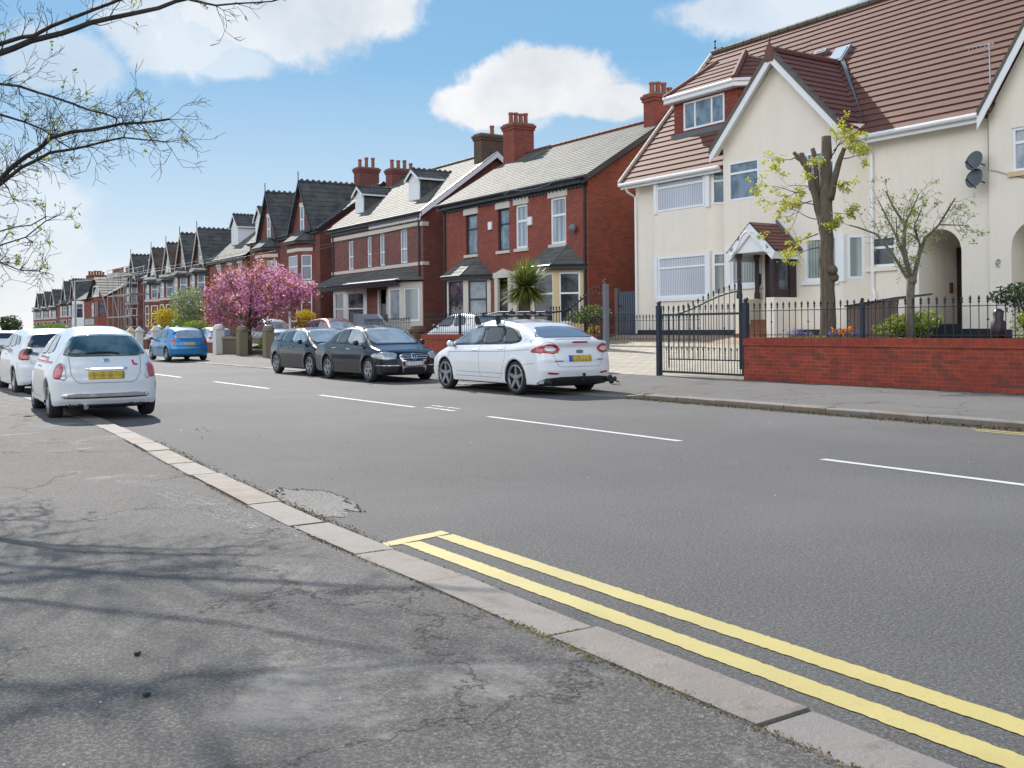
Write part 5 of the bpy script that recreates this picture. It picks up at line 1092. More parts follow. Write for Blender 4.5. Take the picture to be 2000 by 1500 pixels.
M['autoglass'] = darkglass('car_glass', (.022, .034, .046), refl=.5, rough=.01, ior=1.5)
M['autoglass2'] = darkglass('car_glass_with_seats', (.02, .05, .06), refl=.8, rough=.01, c2=(.10, .17, .18))
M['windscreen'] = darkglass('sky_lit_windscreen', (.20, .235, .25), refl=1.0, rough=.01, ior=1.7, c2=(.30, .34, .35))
M['backglass'] = darkglass('grey_rear_glass', (.13, .155, .19), refl=.6, rough=.02)
M['rubber'] = plain('tyre_rubber', (.022, .022, .024), .85, var=.2); M['trim'] = plain('black_car_trim', (.016, .016, .018), .55)
M['arch'] = plain('wheel_arch_liner', (.006, .006, .007), .9); M['alloy'] = plain('alloy_wheel', (.36, .37, .39), .3, .8); M['alloy_dark'] = plain('shadowed_alloy', (.05, .05, .055), .5, .5)
M['chrome'] = plain('chrome', (.75, .76, .78), .12, 1.0, var=.02); M['red_lens'] = plain('red_lamp_lens', (.42, .012, .015), .15, coat=1, var=.15)
M['clear_lens'] = plain('clear_lamp_lens', (.55, .58, .60), .08, .2, coat=1); M['head_lens'] = plain('headlamp_glass', (.36, .40, .42), .06, .3, coat=1, var=.35, scale=12)
M['pink_lens'] = plain('faded_red_lens', (.50, .06, .09), .2, coat=1)
def platemat(name, c, c2):
    m, nt, b = new_mat(name); t = NT(nt); mp = t.n('ShaderNodeMapping'); mp.inputs['Scale'].default_value = (16, 16, 4); t.l(t.pos(), mp.inputs[0])
    t.l(t.mix(t.rng(t.noise(mp.outputs[0], 1, 3), .42, .6), c, c2), b.inputs['Base Color']); b.inputs['Roughness'].default_value = .35; return m
M['plate_y'] = platemat('yellow_number_plate', (.62, .42, .03), (.38, .25, .03)); M['plate_w'] = platemat('white_number_plate', (.55, .55, .56), (.33, .33, .34))
M['eu_blue'] = plain('blue_plate_strip', (.03, .10, .45), .4); M['seam'] = plain('panel_gap', (.02, .02, .022), .8); M['seam_l'] = plain('pale_panel_gap', (.16, .165, .175), .8)
M['red_mark'] = plain('red_sticker', (.70, .02, .03), .5)

class Car:
    """local axes: y forward, x right, z up, origin on the ground below the middle between the axles"""
    def __init__(s, **k):
        s.__dict__.update(k)
        s.hw = s.W/2
    def F(s, x, y, z):
        ax = np.abs(x); hw = s.hw; I = np.interp
        bt = I(y, [p[0] for p in s.deck], [p[1] for p in s.deck])
        rf = I(y, [p[0] for p in s.roof], [p[1] for p in s.roof])
        taper = I(y, [s.yr, s.yr+.9, s.yf-1.1, s.yf], [s.tr, 1, 1, s.tf])
        u = z-.60; prof = np.where(u > 0, 1-(1-s.shoulder)*(u/(s.belt-.60))**2, 1-.055*(u/.42)**2); prof = np.clip(prof, .86, 1)
        w = hw*taper*prof
        arch = 0
        for ya in (s.wb/2, -s.wb/2):
            r = np.sqrt((y-ya)**2 + (z-s.rw)**2); arch = np.maximum(arch, np.exp(-((r-s.rw-.05)/.06)**2)*(z > .2))
        w = w + s.flare*arch
        yf = I(z, [p[1] for p in s.front], [p[0] for p in s.front]) - s.kf*np.abs(x/hw)**s.pf
        yr = I(z, [p[1] for p in s.rear], [p[0] for p in s.rear]) + s.kr*np.abs(x/hw)**s.pr
        crown = s.crown*(x/hw)**2
        b = smax(ax-w, z-bt+crown, s.rs); b = smax(b, np.maximum(y-yf, yr-y)*1.0, s.re); b = smax(b, s.zb-z, .05)
        dz = np.interp(y, [p[0] for p in s.roof], np.gradient([p[1] for p in s.roof], [p[0] for p in s.roof]))
        wg = hw*taper*(s.shoulder-.03) - np.maximum(z-s.belt, 0)*s.tumble
        g = smax(ax-wg, (z-rf+s.rcrown*(x/hw)**2)/np.sqrt(1+dz*dz), s.rg); g = smax(g, yr-y+.0, .1); g = smax(g, y-yf, .06); g = smax(g, s.belt-.25-z, .02)
        f = smin(b, g, s.kb)
        for ya in (s.wb/2, -s.wb/2):
            r = np.sqrt((y-ya)**2 + (z-s.rw)**2); cyl = smax(r-s.ra, hw*taper-.26-ax, .01); f = smax(f, -cyl, .012)
        return f
    def grad(s, P):
        e = 2e-3; x, y, z = P.T
        return np.stack([s.F(x+e, y, z)-s.F(x-e, y, z), s.F(x, y+e, z)-s.F(x, y-e, z), s.F(x, y, z+e)-s.F(x, y, z-e)], 1)/(2*e)
    def mesh(s, vox):
        lo = np.array([-s.hw-.1, s.yr-.12, s.zb-.1]); hi = np.array([s.hw+.1, s.yf+.12, s.H+.12]); n = np.ceil((hi-lo)/vox).astype(int)+1
        X, Y, Z = [lo[i]+vox*np.arange(n[i]) for i in range(3)]
        f = s.F(X[:, None, None]+np.zeros(n), Y[None, :, None]+np.zeros(n), Z[None, None, :]+np.zeros(n)); ins = f < 0
        acc = np.zeros((*(n-1), 3)); cnt = np.zeros(n-1); quads = []
        idx = np.indices(n).astype(float)
        for a in range(3):
            sl0 = [slice(None)]*3; sl1 = [slice(None)]*3; sl0[a] = slice(0, -1); sl1[a] = slice(1, None)
            f0, f1 = f[tuple(sl0)], f[tuple(sl1)]; cr = (f0 < 0) != (f1 < 0); t = np.where(cr, f0/(f0-f1+1e-12), 0)
            I_ = np.argwhere(cr); tt = t[cr]; p = I_.astype(float); p[:, a] += tt
            b, c = [(1, 2), (2, 0), (0, 1)][a]
            ok = np.ones(len(I_), bool)
            cells = []
            for (ob, oc) in ((-1, -1), (0, -1), (0, 0), (-1, 0)):
                q = I_.copy(); q[:, b] += ob; q[:, c] += oc; cells.append(q); ok &= (q >= 0).all(1) & (q < (n-1)).all(1)
            flip = ins[tuple(I_.T)]
            for q in cells:
                q2 = q[ok]; np.add.at(acc, tuple(q2.T), p[ok]); np.add.at(cnt, tuple(q2.T), 1)
            Q = np.stack([q[ok] for q in cells], 1); fl = flip[ok]; Q[~fl] = Q[~fl][:, ::-1]; quads.append(Q)
        use = cnt > 0; vid = -np.ones(n-1, int); vid[use] = np.arange(use.sum())
        V = lo + vox*(acc[use]/cnt[use][:, None])
        for _ in range(3):
            fv = s.F(*V.T); G = s.grad(V); g2 = (G**2).sum(1)+1e-6; st = G*(fv/g2)[:, None]; L = np.linalg.norm(st, axis=1, keepdims=True); V = V-st*np.minimum(1, .02/np.maximum(L, 1e-9))
        Q = np.concatenate(quads); return V, vid[Q[..., 0], Q[..., 1], Q[..., 2]]
    def hit(s, P, D, far=1.6, n=70):
        """first surface crossing from P along D"""
        P = np.array(P, float); D = np.array(D, float); t = np.zeros(len(P)); prev = s.F(*P.T); done = np.zeros(len(P), bool); lo = np.zeros(len(P)); hi = np.full(len(P), far)
        for i in range(1, n+1):
            ti = far*i/n; v = s.F(*(P+D*ti).T); c = (~done) & (v < 0); lo[c] = far*(i-1)/n; hi[c] = ti; done |= c
        for _ in range(18):
            m = (lo+hi)/2; v = s.F(*(P+D*m[:, None]).T); lo = np.where(v < 0, lo, m); hi = np.where(v < 0, m, hi)
        return P+D*((lo+hi)/2)[:, None]
    def proj(s, uv, view, off):
        uv = np.array(uv, float)
        if view in ('L', 'R'):
            sg = -1 if view == 'L' else 1; P = np.stack([np.full(len(uv), sg*(s.hw+.25)), uv[:, 0], uv[:, 1]], 1); D = (-sg, 0, 0); far = s.hw+.2
        elif view == 'B': P = np.stack([uv[:, 0], np.full(len(uv), s.yr-.25), uv[:, 1]], 1); D = (0, 1, 0); far = 2.6
        elif view == 'F': P = np.stack([uv[:, 0], np.full(len(uv), s.yf+.25), uv[:, 1]], 1); D = (0, -1, 0); far = 3.0
        else: P = np.stack([uv[:, 0], uv[:, 1], np.full(len(uv), s.H+.3)], 1); D = (0, 0, -1); far = 1.6
        H_ = s.hit(P, D, far, 110); G = s.grad(H_); G /= np.linalg.norm(G, axis=1, keepdims=True)+1e-9
        return H_+G*off
    def patch(s, poly, view, off=.005, rows=10, cols=12, rnd_=1):
        P = [tuple(p) for p in poly]
        for _ in range(rnd_):
            q = []
            for i in range(len(P)):
                a, b = np.array(P[i]), np.array(P[(i+1) % len(P)]); q += [tuple(a*.82+b*.18), tuple(a*.18+b*.82)]
            P = q
        zs = [p[1] for p in P]; z0, z1 = min(zs), max(zs); pts = []
        for r in range(rows+1):
            z = z0+(z1-z0)*(.002+.996*r/rows); X = []
            for i in range(len(P)):
                a, b = P[i], P[(i+1) % len(P)]
                if (a[1]-z)*(b[1]-z) <= 0 and a[1] != b[1]: X.append(a[0]+(b[0]-a[0])*(z-a[1])/(b[1]-a[1]))
            l, r_ = min(X), max(X); pts += [(l+(r_-l)*c/cols, z) for c in range(cols+1)]
        V = s.proj(pts, view, off); f = [(r*(cols+1)+c, r*(cols+1)+c+1, (r+1)*(cols+1)+c+1, (r+1)*(cols+1)+c) for r in range(rows) for c in range(cols)]
        return V, f
    def put(s, name, poly, view, mat, parent, off=.005, rows=10, cols=12, rnd_=1, mirror=False, label=None):
        mb = MB()
        V, f = s.patch(poly, view, off, rows, cols, rnd_); mb.add(V, f)
        # skirt back into the body so that the piece has thickness
        V2, _ = s.patch(poly, view, -.012, rows, cols, rnd_); b = len(mb.v); mb.v.extend([tuple(p) for p in V2])
        R_, C_ = rows, cols; ring = [c for c in range(C_+1)]+[(r)*(C_+1)+C_ for r in range(1, R_+1)]+[R_*(C_+1)+c for c in range(C_-1, -1, -1)]+[r*(C_+1) for r in range(R_-1, 0, -1)]
        for i in range(len(ring)): a, c = ring[i], ring[(i+1) % len(ring)]; mb.f.append((a, c, b+c, b+a)); mb.m.append(0)
        o = mb.build(name, mat, parent, recalc=False); me = o.data
        sm = [True]*(R_*C_)+[False]*(len(me.polygons)-R_*C_); me.polygons.foreach_set('use_smooth', sm)
        bm = bmesh.new(); bm.from_mesh(me); bmesh.ops.recalc_face_normals(bm, faces=bm.faces)
        bm.to_mesh(me); bm.free()
        return o
    def line(s, mb, pts, view, w=.008, off=.0015, n=10):
        P = []
        for a, b in zip(pts, pts[1:]):
            a, b = np.array(a), np.array(b); P += [tuple(a+(b-a)*i/n) for i in range(n)]
        P.append(pts[-1]); P = np.array(P); T = np.gradient(P, axis=0); T /= np.linalg.norm(T, axis=1, keepdims=True)+1e-9; N_ = np.stack([-T[:, 1], T[:, 0]], 1)*w/2
        A = s.proj(P+N_, view, off); B = s.proj(P-N_, view, off); k = len(P); mb.add(list(A)+list(B), [(i, i+1, k+i+1, k+i) for i in range(k-1)])
    def wheel(s, name, x, y, side, root, spokes=5, fill=None, rim=None, lod=0):
        rw, tw = s.rw, .20; rr = s.rr; w = MB(); h = tw/2; N_ = 32 if not lod else 14
        w.lathe([(rr, -h+.01), (rw-.035, -h), (rw-.008, -h+.03), (rw, -h+.06), (rw, h-.06), (rw-.008, h-.03), (rw-.035, h), (rr, h-.01), (rr, h-.05)], (x-side*h, y, rw), 'X', N_); t = w.build(name, M['rubber'], root, smooth=True)
        r = MB(); xo = x-side*.012; r.lathe([(rr+.004, side*.0), (rr-.018, side*.004), (rr-.03, -side*.03), (rr-.05, -side*.12), (0.001, -side*.12)], (xo, y, rw), 'X', N_, mi=1)
        r.lathe([(rr+.006, side*.002), (rr-.02, side*.008), (rr-.03, -side*.02)], (xo, y, rw), 'X', N_, mi=0)
        if lod == 0 or spokes:
            for k in range(spokes):
                a = 2*math.pi*(k+.25)/spokes
                for da in ((-.13, .13) if s.split else (0,)):
                    c0, c1 = a, a+da*1.6; wd = (.034 if not s.split else .021)
                    p0 = Vector((0, math.cos(c0)*.04, math.sin(c0)*.04)); p1 = Vector((0, math.cos(c1)*(rr-.02), math.sin(c1)*(rr-.02))); d = (p1-p0).normalized(); q = Vector((0, -d.z, d.y))
                    C0 = Vector((xo+side*.0, y, rw)); bx = Vector((-side*.045, 0, 0)); b2 = Vector((-side*.01, 0, 0))
                    pts = [C0+p0-q*wd*1.3+b2, C0+p0+q*wd*1.3+b2, C0+p1+q*wd*.75, C0+p1-q*wd*.75]; r.prism(pts, bx)
            r.lathe([(.065, -.02*side), (.06, .006*side), (.001, .012*side)], (xo-side*.012, y, rw), 'X', 12)
        r.build('rim', [rim or M['alloy'], M['alloy_dark']], t, smooth=False)
        return t

def build_car(c, name, label, cat, paint, x, y, heading, vox=.032, z=0.0, group=None, extra=None, lod=0, glass=None, screen=None, rz=0.0):
    """heading: +1 faces away along the street, -1 faces the camera"""
    root = empty(name, (0, 0, 0)); tag(root, label, cat, group)
    V, Q = c.mesh(vox); mb = MB(); mb.v = [tuple(p) for p in V]; mb.f = [tuple(q) for q in Q]
    cen = V[Q].mean(1); m = np.zeros(len(Q), int)
    for ya in (c.wb/2, -c.wb/2):
        r = np.sqrt((cen[:, 1]-ya)**2+(cen[:, 2]-c.rw)**2); ax = np.abs(cen[:, 0]); fl = s_ = c.F(cen[:, 0]*1.0, cen[:, 1], cen[:, 2])
        m[(r < c.ra+.004) & (ax < c.hw-.02) & (cen[:, 2] < c.rw+c.ra+.01)] = 1
    G = c.grad(cen); m[(G[:, 2] < -.6*np.linalg.norm(G, axis=1)) & (cen[:, 2] < .45)] = 1
    mb.m = list(m); body = mb.build('body', [M[paint], M['arch']], root, smooth=True, recalc=False)
    gl = glass or M['autoglass']; S = c.spec
    for vw in ('L', 'R'):
        for i, poly in enumerate(S['side_glass']):
            c.put('side_window', poly, vw, gl if i else (S.get('front_side_glass') or gl), root, .006, 8, 10)
        if 'side_seal' in S and not lod: c.put('window_seal', S['side_seal'], vw, M['trim'], root, .003, 12, 22)
    def sym(p): return [(a, b) for a, b in p]+[(-a, b) for a, b in reversed(p)]
    if 'screen_seal' in S and not lod: c.put('windscreen_seal', sym(S['screen_seal']), 'F', M['trim'], root, .003, 12, 16)
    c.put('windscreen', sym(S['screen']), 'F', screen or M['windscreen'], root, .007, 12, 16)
    c.put('rear_window', sym(S['back']), 'B', S.get('back_mat') or gl, root, .007, 12, 16)
    for part, poly, view, mat, off in S.get('bits', ()): c.put(part, poly, view, M[mat], root, off, 8, 10, rnd_=0 if 'plate' in part or 'learner' in part or 'bar' in part else 1)
    for part, poly, view, mat, off in S.get('pairs', ()):
        c.put(part, poly, view, M[mat], root, off, 8, 10); c.put(part, [(-a, b) for a, b in poly] if view in 'FBT' else poly, view if view in 'FBT' else ('R' if view == 'L' else 'L'), M[mat], root, off, 8, 10)
    if not lod and S.get('lines'):
        l = MB()
        for pts, view in S['lines']:
            if view == 'S': c.line(l, pts, 'L'); c.line(l, pts, 'R')
            else: c.line(l, pts, view)
        l.build('panel_gaps', M['seam_l'] if 'white' in paint else M['seam'], root, recalc=False)
    for sx in (-1, 1):
        for ya in (c.wb/2, -c.wb/2): c.wheel('wheel', sx*(c.hw-.02), ya, sx, root, c.spokes, lod=lod, rim=S.get('rim'))
        # door mirror
        my, mz = S['mirror']; a = MB(); xx = sx*(c.hw-.01); a.lathe([(.001, -.11), (.045, -.10), (.066, -.04), (.07, .02), (.05, .045), (.001, .05)], (xx+sx*.09, my, mz), 'Y', 12)
        mi = a.build('door_mirror', M[S.get('mirror_mat', paint)], root, smooth=True); 
        k = MB(); k.lathe([(.058, 0), (.001, 0.0)], (xx+sx*.09, my-.112+.02, mz), 'Y', 12); k.tube([(xx-sx*.06, my+.02, mz-.05), (xx+sx*.06, my, mz-.03)], .03, 6); k.build('mirror_glass', M['sky_glass'], mi)
        if not lod:
            for (hy, hz) in S.get('handles', ()):
                P = c.proj([(hy-.09, hz), (hy+.09, hz)], 'L' if sx < 0 else 'R', .022); hh = MB(); hh.tube([P[0]-np.array([sx*.02, 0, 0]), P[0], P[1], P[1]-np.array([sx*.02, 0, 0])], .013, 6); hh.build('door_handle', M[S.get('handle_mat', paint)], root)
    if extra: extra(c, root)
    root.location = (x, y, z); root.rotation_euler = (0, 0, (0 if heading > 0 else math.pi)+rz)
    return root

BASE = dict(tr=.93, tf=.88, shoulder=.955, flare=.012, kf=.28, pf=3.2, kr=.16, pr=3.5, crown=.05, rs=.10, re=.10, zb=.19, rg=.14, kb=.05, rcrown=.055, tumble=.38, spokes=5, split=False)
# --- small round white hatchback seen from behind
fiat = Car(**{**BASE, **dict(W=1.60, H=1.44, wb=2.30, yr=-1.73, yf=1.80, rw=.295, rr=.205, ra=.335, belt=.95, flare=.03, kr=.17, pr=2.6, tumble=.52, shoulder=.92, rs=.17, tr=.93, rcrown=.09, rg=.20,
    deck=[(-1.80, .96), (-1.2, .98), (.75, .96), (1.25, .90), (1.60, .78), (1.8, .60)], roof=[(-1.95, .70), (-1.72, .93), (-1.50, 1.19), (-1.36, 1.32), (-1.15, 1.39), (-.5, 1.44), (.1, 1.43), (.45, 1.34), (1.02, .98), (1.35, .80)],
    front=[(1.72, .15), (1.80, .45), (1.74, .70), (1.5, .95)], rear=[(-1.62, .15), (-1.73, .30), (-1.745, .60), (-1.70, .80), (-1.64, .95), (-1.62, 1.5)], spokes=6)})
fiat.spec = dict(side_glass=[[(.72, .99), (.30, 1.30), (-.22, 1.33), (-.26, .99)], [(-.32, .99), (-.28, 1.33), (-.75, 1.29), (-1.02, 1.04)]], screen=[(0, 1.34), (.46, 1.31), (.58, 1.02), (0, 1.02)],
    back=[(0, 1.30), (.42, 1.285), (.49, 1.22), (.595, 1.00), (.58, .965), (0, .965)], mirror=(.62, 1.02), mirror_mat='trim', handles=[(-.1, .80)], handle_mat='chrome',
    pairs=[('tail_light', [(.575, .85), (.62, .88), (.68, .87), (.735, .74), (.735, .62), (.56, .60)], 'B', 'clear_lens', .008), ('red_lens', [(.60, .83), (.63, .86), (.675, .855), (.725, .74), (.72, .63), (.64, .63), (.62, .70)], 'B', 'pink_lens', .014), ('headlight', [(.48, .80), (.66, .80), (.70, .66), (.50, .64)], 'F', 'head_lens', .006)],
    bits=[('number_plate', [(-.26, .735), (.26, .735), (.26, .62), (-.26, .62)], 'B', 'plate_y', .012), ('chrome_handle', [(-.29, .80), (.29, .80), (.30, .755), (-.30, .755)], 'B', 'chrome', .035), ('chrome_bumper_strip', [(-.62, .415), (.62, .415), (.64, .345), (-.64, .345)], 'B', 'chrome', .022),
          ('bumper_groove', [(-.62, .345), (.62, .345), (.60, .325), (-.60, .325)], 'B', 'trim', .006), ('rear_badge', [(-.045, .925), (.045, .925), (.045, .87), (-.045, .87)], 'B', 'chrome', .014), ('diffuser', [(-.55, .235), (.55, .235), (.5, .17), (-.5, .17)], 'B', 'trim', .02),
          ('learner_mark', [(.375, .905), (.405, .90), (.425, .83), (.395, .83)], 'B', 'red_mark', .006), ('learner_mark', [(.40, .852), (.465, .845), (.465, .82), (.40, .825)], 'B', 'red_mark', .0065)],
    lines=[([(-.52, .965), (-.50, .70), (-.44, .60), (-.38, .565), (.38, .565), (.44, .60), (.50, .70), (.52, .965)], 'B'), ([(-.30, .98), (-.34, .6), (-.30, .3)], 'S'), ([(.72, .98), (.80, .6), (.74, .3)], 'S'), ([(-.30, .3), (.74, .3)], 'S'), ([(-1.5, .86), (.9, .86)], 'S')], rim=M['alloy'])
def fiat_x(c, r):
    w = MB(); P = c.proj([(-.28, 1.005), (-.1, 1.025), (.08, 1.02), (.2, .995)], 'B', .022); w.tube([tuple(p) for p in P], [.01, .014, .014, .02], 5); w.build('wiper', M['trim'], r)
    e = MB(); e.tube([(-.30, c.yr-.02, .20), (-.30, c.yr+.3, .22)], .038, 10); e.build('exhaust', M['chrome'], r)
    a = MB(); a.tube([(0, -1.0, 1.46), (0, -1.16, 1.62)], .006, 4); a.build('aerial', M['trim'], r)
    # cloth stripe below the window line
    for vw in 'LR': c.put('side_stripe', [(.70, .895), (-1.25, .895), (-1.25, .875), (.70, .875)], vw, M['red_mark'], r, .003, 2, 20, 0)
    t = MB()
    for i, (xx, w_) in enumerate(((-.4, .3), (.35, .25))): t.sphere((xx, -.2, 1.15), .12, 8)
build_car(fiat, 'parked_car', 'rounded little white hatchback with red learner sticker, parked across the left kerb', 'car', 'paint_white', 3.56, 18.30, 1, .03, .02, extra=fiat_x, glass=M['autoglass2'], rz=-R(3.2))
# --- tall white hatchback with high triangular lamps, behind it
swift = Car(**{**BASE, **dict(W=1.70, H=1.44, wb=2.40, yr=-1.85, yf=1.85, rw=.30, rr=.205, ra=.34, belt=.98, flare=.02, shoulder=.95, tumble=.34, kr=.18, rs=.14,
    deck=[(-1.9, 1.02), (-1.2, 1.02), (.8, .99), (1.3, .93), (1.7, .80), (1.85, .62)], roof=[(-1.98, .8), (-1.84, 1.0), (-1.62, 1.32), (-1.45, 1.39), (-.6, 1.45), (.1, 1.43), (.42, 1.36), (1.1, 1.0), (1.4, .8)],
    front=[(1.78, .15), (1.86, .45), (1.80, .72), (1.6, .95)], rear=[(-1.74, .15), (-1.85, .3), (-1.87, .6), (-1.82, .85), (-1.77, 1.0), (-1.74, 1.5)])})
swift.spec = dict(side_glass=[[(.80, 1.03), (.30, 1.32), (-.2, 1.34), (-.22, 1.03)], [(-.28, 1.03), (-.26, 1.34), (-.85, 1.32), (-1.05, 1.05)], [(-1.12, 1.08), (-.95, 1.31), (-1.25, 1.27), (-1.38, 1.12)]], screen=[(0, 1.34), (.52, 1.32), (.63, 1.05), (0, 1.05)],
    back=[(0, 1.33), (.50, 1.315), (.62, 1.06), (.60, 1.03), (0, 1.03)], mirror=(.66, 1.05), handles=[(-.05, .88), (-.9, .9)], mirror_mat='trim',
    pairs=[('tail_light', [(.66, 1.01), (.72, 1.0), (.77, .76), (.57, .76)], 'B', 'red_lens', .01), ('side_tail_light', [(-1.76, .98), (-1.62, .96), (-1.66, .78), (-1.78, .78)], 'L', 'red_lens', .008), ('headlight', [(.5, .84), (.7, .86), (.74, .68), (.52, .66)], 'F', 'head_lens', .006)],
    bits=[('number_plate', [(-.26, .70), (.26, .70), (.26, .59), (-.26, .59)], 'B', 'plate_y', .012), ('under_bumper', [(-.6, .27), (.6, .27), (.55, .18), (-.55, .18)], 'B', 'trim', .012)],
    lines=[([(-.62, 1.0), (-.56, .72), (-.48, .66), (.48, .66), (.56, .72), (.62, 1.0)], 'B'), ([(-.75, .42), (.75, .42)], 'B'), ([(-.25, 1.0), (-.28, .6), (-.25, .3)], 'S'), ([(.82, 1.0), (.88, .6), (.8, .3)], 'S')])
build_car(swift, 'parked_car', 'white upright hatchback with tall red tail lamps, parked just ahead of the rounded white one', 'car', 'paint_white', 4.05, 25.9, 1, .035, .0)
# --- blue hatchback
p207 = Car(**{**BASE, **dict(W=1.75, H=1.47, wb=2.54, yr=-1.98, yf=2.05, rw=.31, rr=.21, ra=.35, belt=.94, tumble=.42, kr=.24, pr=2.8, rs=.15,
    deck=[(-2.0, .98), (-1.3, 1.0), (.9, .97), (1.4, .90), (1.9, .74), (2.05, .58)], roof=[(-2.1, .78), (-1.93, .98), (-1.62, 1.33), (-1.4, 1.41), (-.6, 1.48), (.1, 1.46), (.45, 1.38), (1.25, .96), (1.5, .8)],
    front=[(1.95, .15), (2.05, .4), (1.98, .66), (1.7, .9)], rear=[(-1.88, .15), (-1.99, .3), (-2.0, .55), (-1.93, .85), (-1.88, 1.0), (-1.85, 1.5)])})
p207.spec = dict(side_glass=[[(.95, .99), (.35, 1.37), (-.2, 1.39), (-.22, .99)], [(-.28, .99), (-.26, 1.39), (-.95, 1.35), (-1.15, 1.03)]], screen=[(0, 1.38), (.52, 1.36), (.66, 1.0), (0, 1.0)],
    back=[(0, 1.36), (.47, 1.345), (.64, 1.02), (.60, .99), (0, .99)], back_mat=M['windscreen'], mirror=(.78, 1.0), mirror_mat='trim', handles=[(-.05, .84), (-1.0, .86)],
    pairs=[('tail_light', [(.60, .93), (.75, .90), (.76, .80), (.68, .72), (.57, .80)], 'B', 'red_lens', .012), ('headlight', [(.45, .76), (.75, .84), (.80, .68), (.5, .62)], 'F', 'head_lens', .006)],
    bits=[('number_plate', [(-.24, .80), (.24, .80), (.23, .70), (-.23, .70)], 'B', 'plate_y', .012), ('under_bumper', [(-.6, .27), (.6, .27), (.55, .18), (-.55, .18)], 'B', 'trim', .01)],
    lines=[([(-.64, .99), (-.58, .70), (-.5, .62), (.5, .62), (.58, .70), (.64, .99)], 'B'), ([(-.8, .5), (.8, .5)], 'B'), ([(-.25, .98), (-.28, .6), (-.25, .3)], 'S')])
build_car(p207, 'parked_car', 'bright blue hatchback seen from behind, half on the far pavement', 'car', 'paint_blue', 12.72, 46.4, 1, .038, .03)
# --- black hatchback facing the camera
acl = Car(**{**BASE, **dict(W=1.78, H=1.43, wb=2.70, yr=-2.10, yf=2.15, rw=.325, rr=.23, ra=.36, belt=.93, tumble=.45, kf=.34, pf=2.8, shoulder=.96, rs=.12,
    deck=[(-2.1, .98), (-1.4, 1.0), (.95, .97), (1.5, .90), (1.95, .78), (2.15, .62)], roof=[(-2.2, .7), (-2.0, .98), (-1.55, 1.30), (-1.1, 1.38), (-.4, 1.43), (.1, 1.42), (.5, 1.34), (1.45, .93), (1.7, .8)],
    front=[(2.08, .15), (2.16, .4), (2.12, .62), (1.9, .85)], rear=[(-2.0, .15), (-2.1, .3), (-2.1, .6), (-2.0, .9), (-1.95, 1.4)], split=True)})
acl.spec = dict(side_glass=[[(1.10, .98), (.45, 1.33), (-.12, 1.35), (-.14, .98)], [(-.2, .98), (-.18, 1.35), (-.85, 1.30), (-1.0, 1.0)], [(-1.06, 1.02), (-.93, 1.28), (-1.3, 1.17), (-1.45, 1.05)]], front_side_glass=M['windscreen'],
    side_seal=[(1.2, .965), (.45, 1.355), (-.2, 1.375), (-.9, 1.325), (-1.55, 1.04), (-1.4, .97)], screen=[(0, 1.35), (.54, 1.33), (.68, .98), (0, .98)], screen_seal=[(0, 1.37), (.57, 1.345), (.72, .96), (0, .96)], back=[(0, 1.3), (.5, 1.28), (.62, 1.02), (0, 1.02)], mirror=(.92, 1.0), handles=[(.05, .84), (-.95, .87)],
    pairs=[('headlight', [(.44, .72), (.72, .80), (.82, .72), (.80, .62), (.46, .60)], 'F', 'head_lens', .006), ('lower_intake', [(.42, .36), (.75, .38), (.72, .26), (.42, .25)], 'F', 'trim', .005), ('tail_light', [(.5, .95), (.8, .95), (.82, .8), (.5, .8)], 'B', 'red_lens', .01)],
    bits=[('grille', [(-.38, .72), (.38, .72), (.34, .55), (-.34, .55)], 'F', 'trim', .006), ('number_plate', [(-.26, .50), (.26, .50), (.26, .39), (-.26, .39)], 'F', 'plate_w', .012), ('grille_badge', [(-.08, .70), (.08, .70), (.08, .56), (-.08, .56)], 'F', 'chrome', .015)],
    lines=[([(-.16, .97), (-.18, .6), (-.12, .3)], 'S'), ([(.98, .96), (1.02, .6), (.95, .3)], 'S'), ([(-1.2, .82), (.9, .74)], 'S'), ([(-1.1, .95), (-.95, .6), (-.86, .38)], 'S')], rim=M['alloy'])
build_car(acl, 'parked_car', 'black hatchback with split spoke wheels, parked close behind the dark saloon', 'car', 'paint_black', 12.33, 29.45, -1, .032)
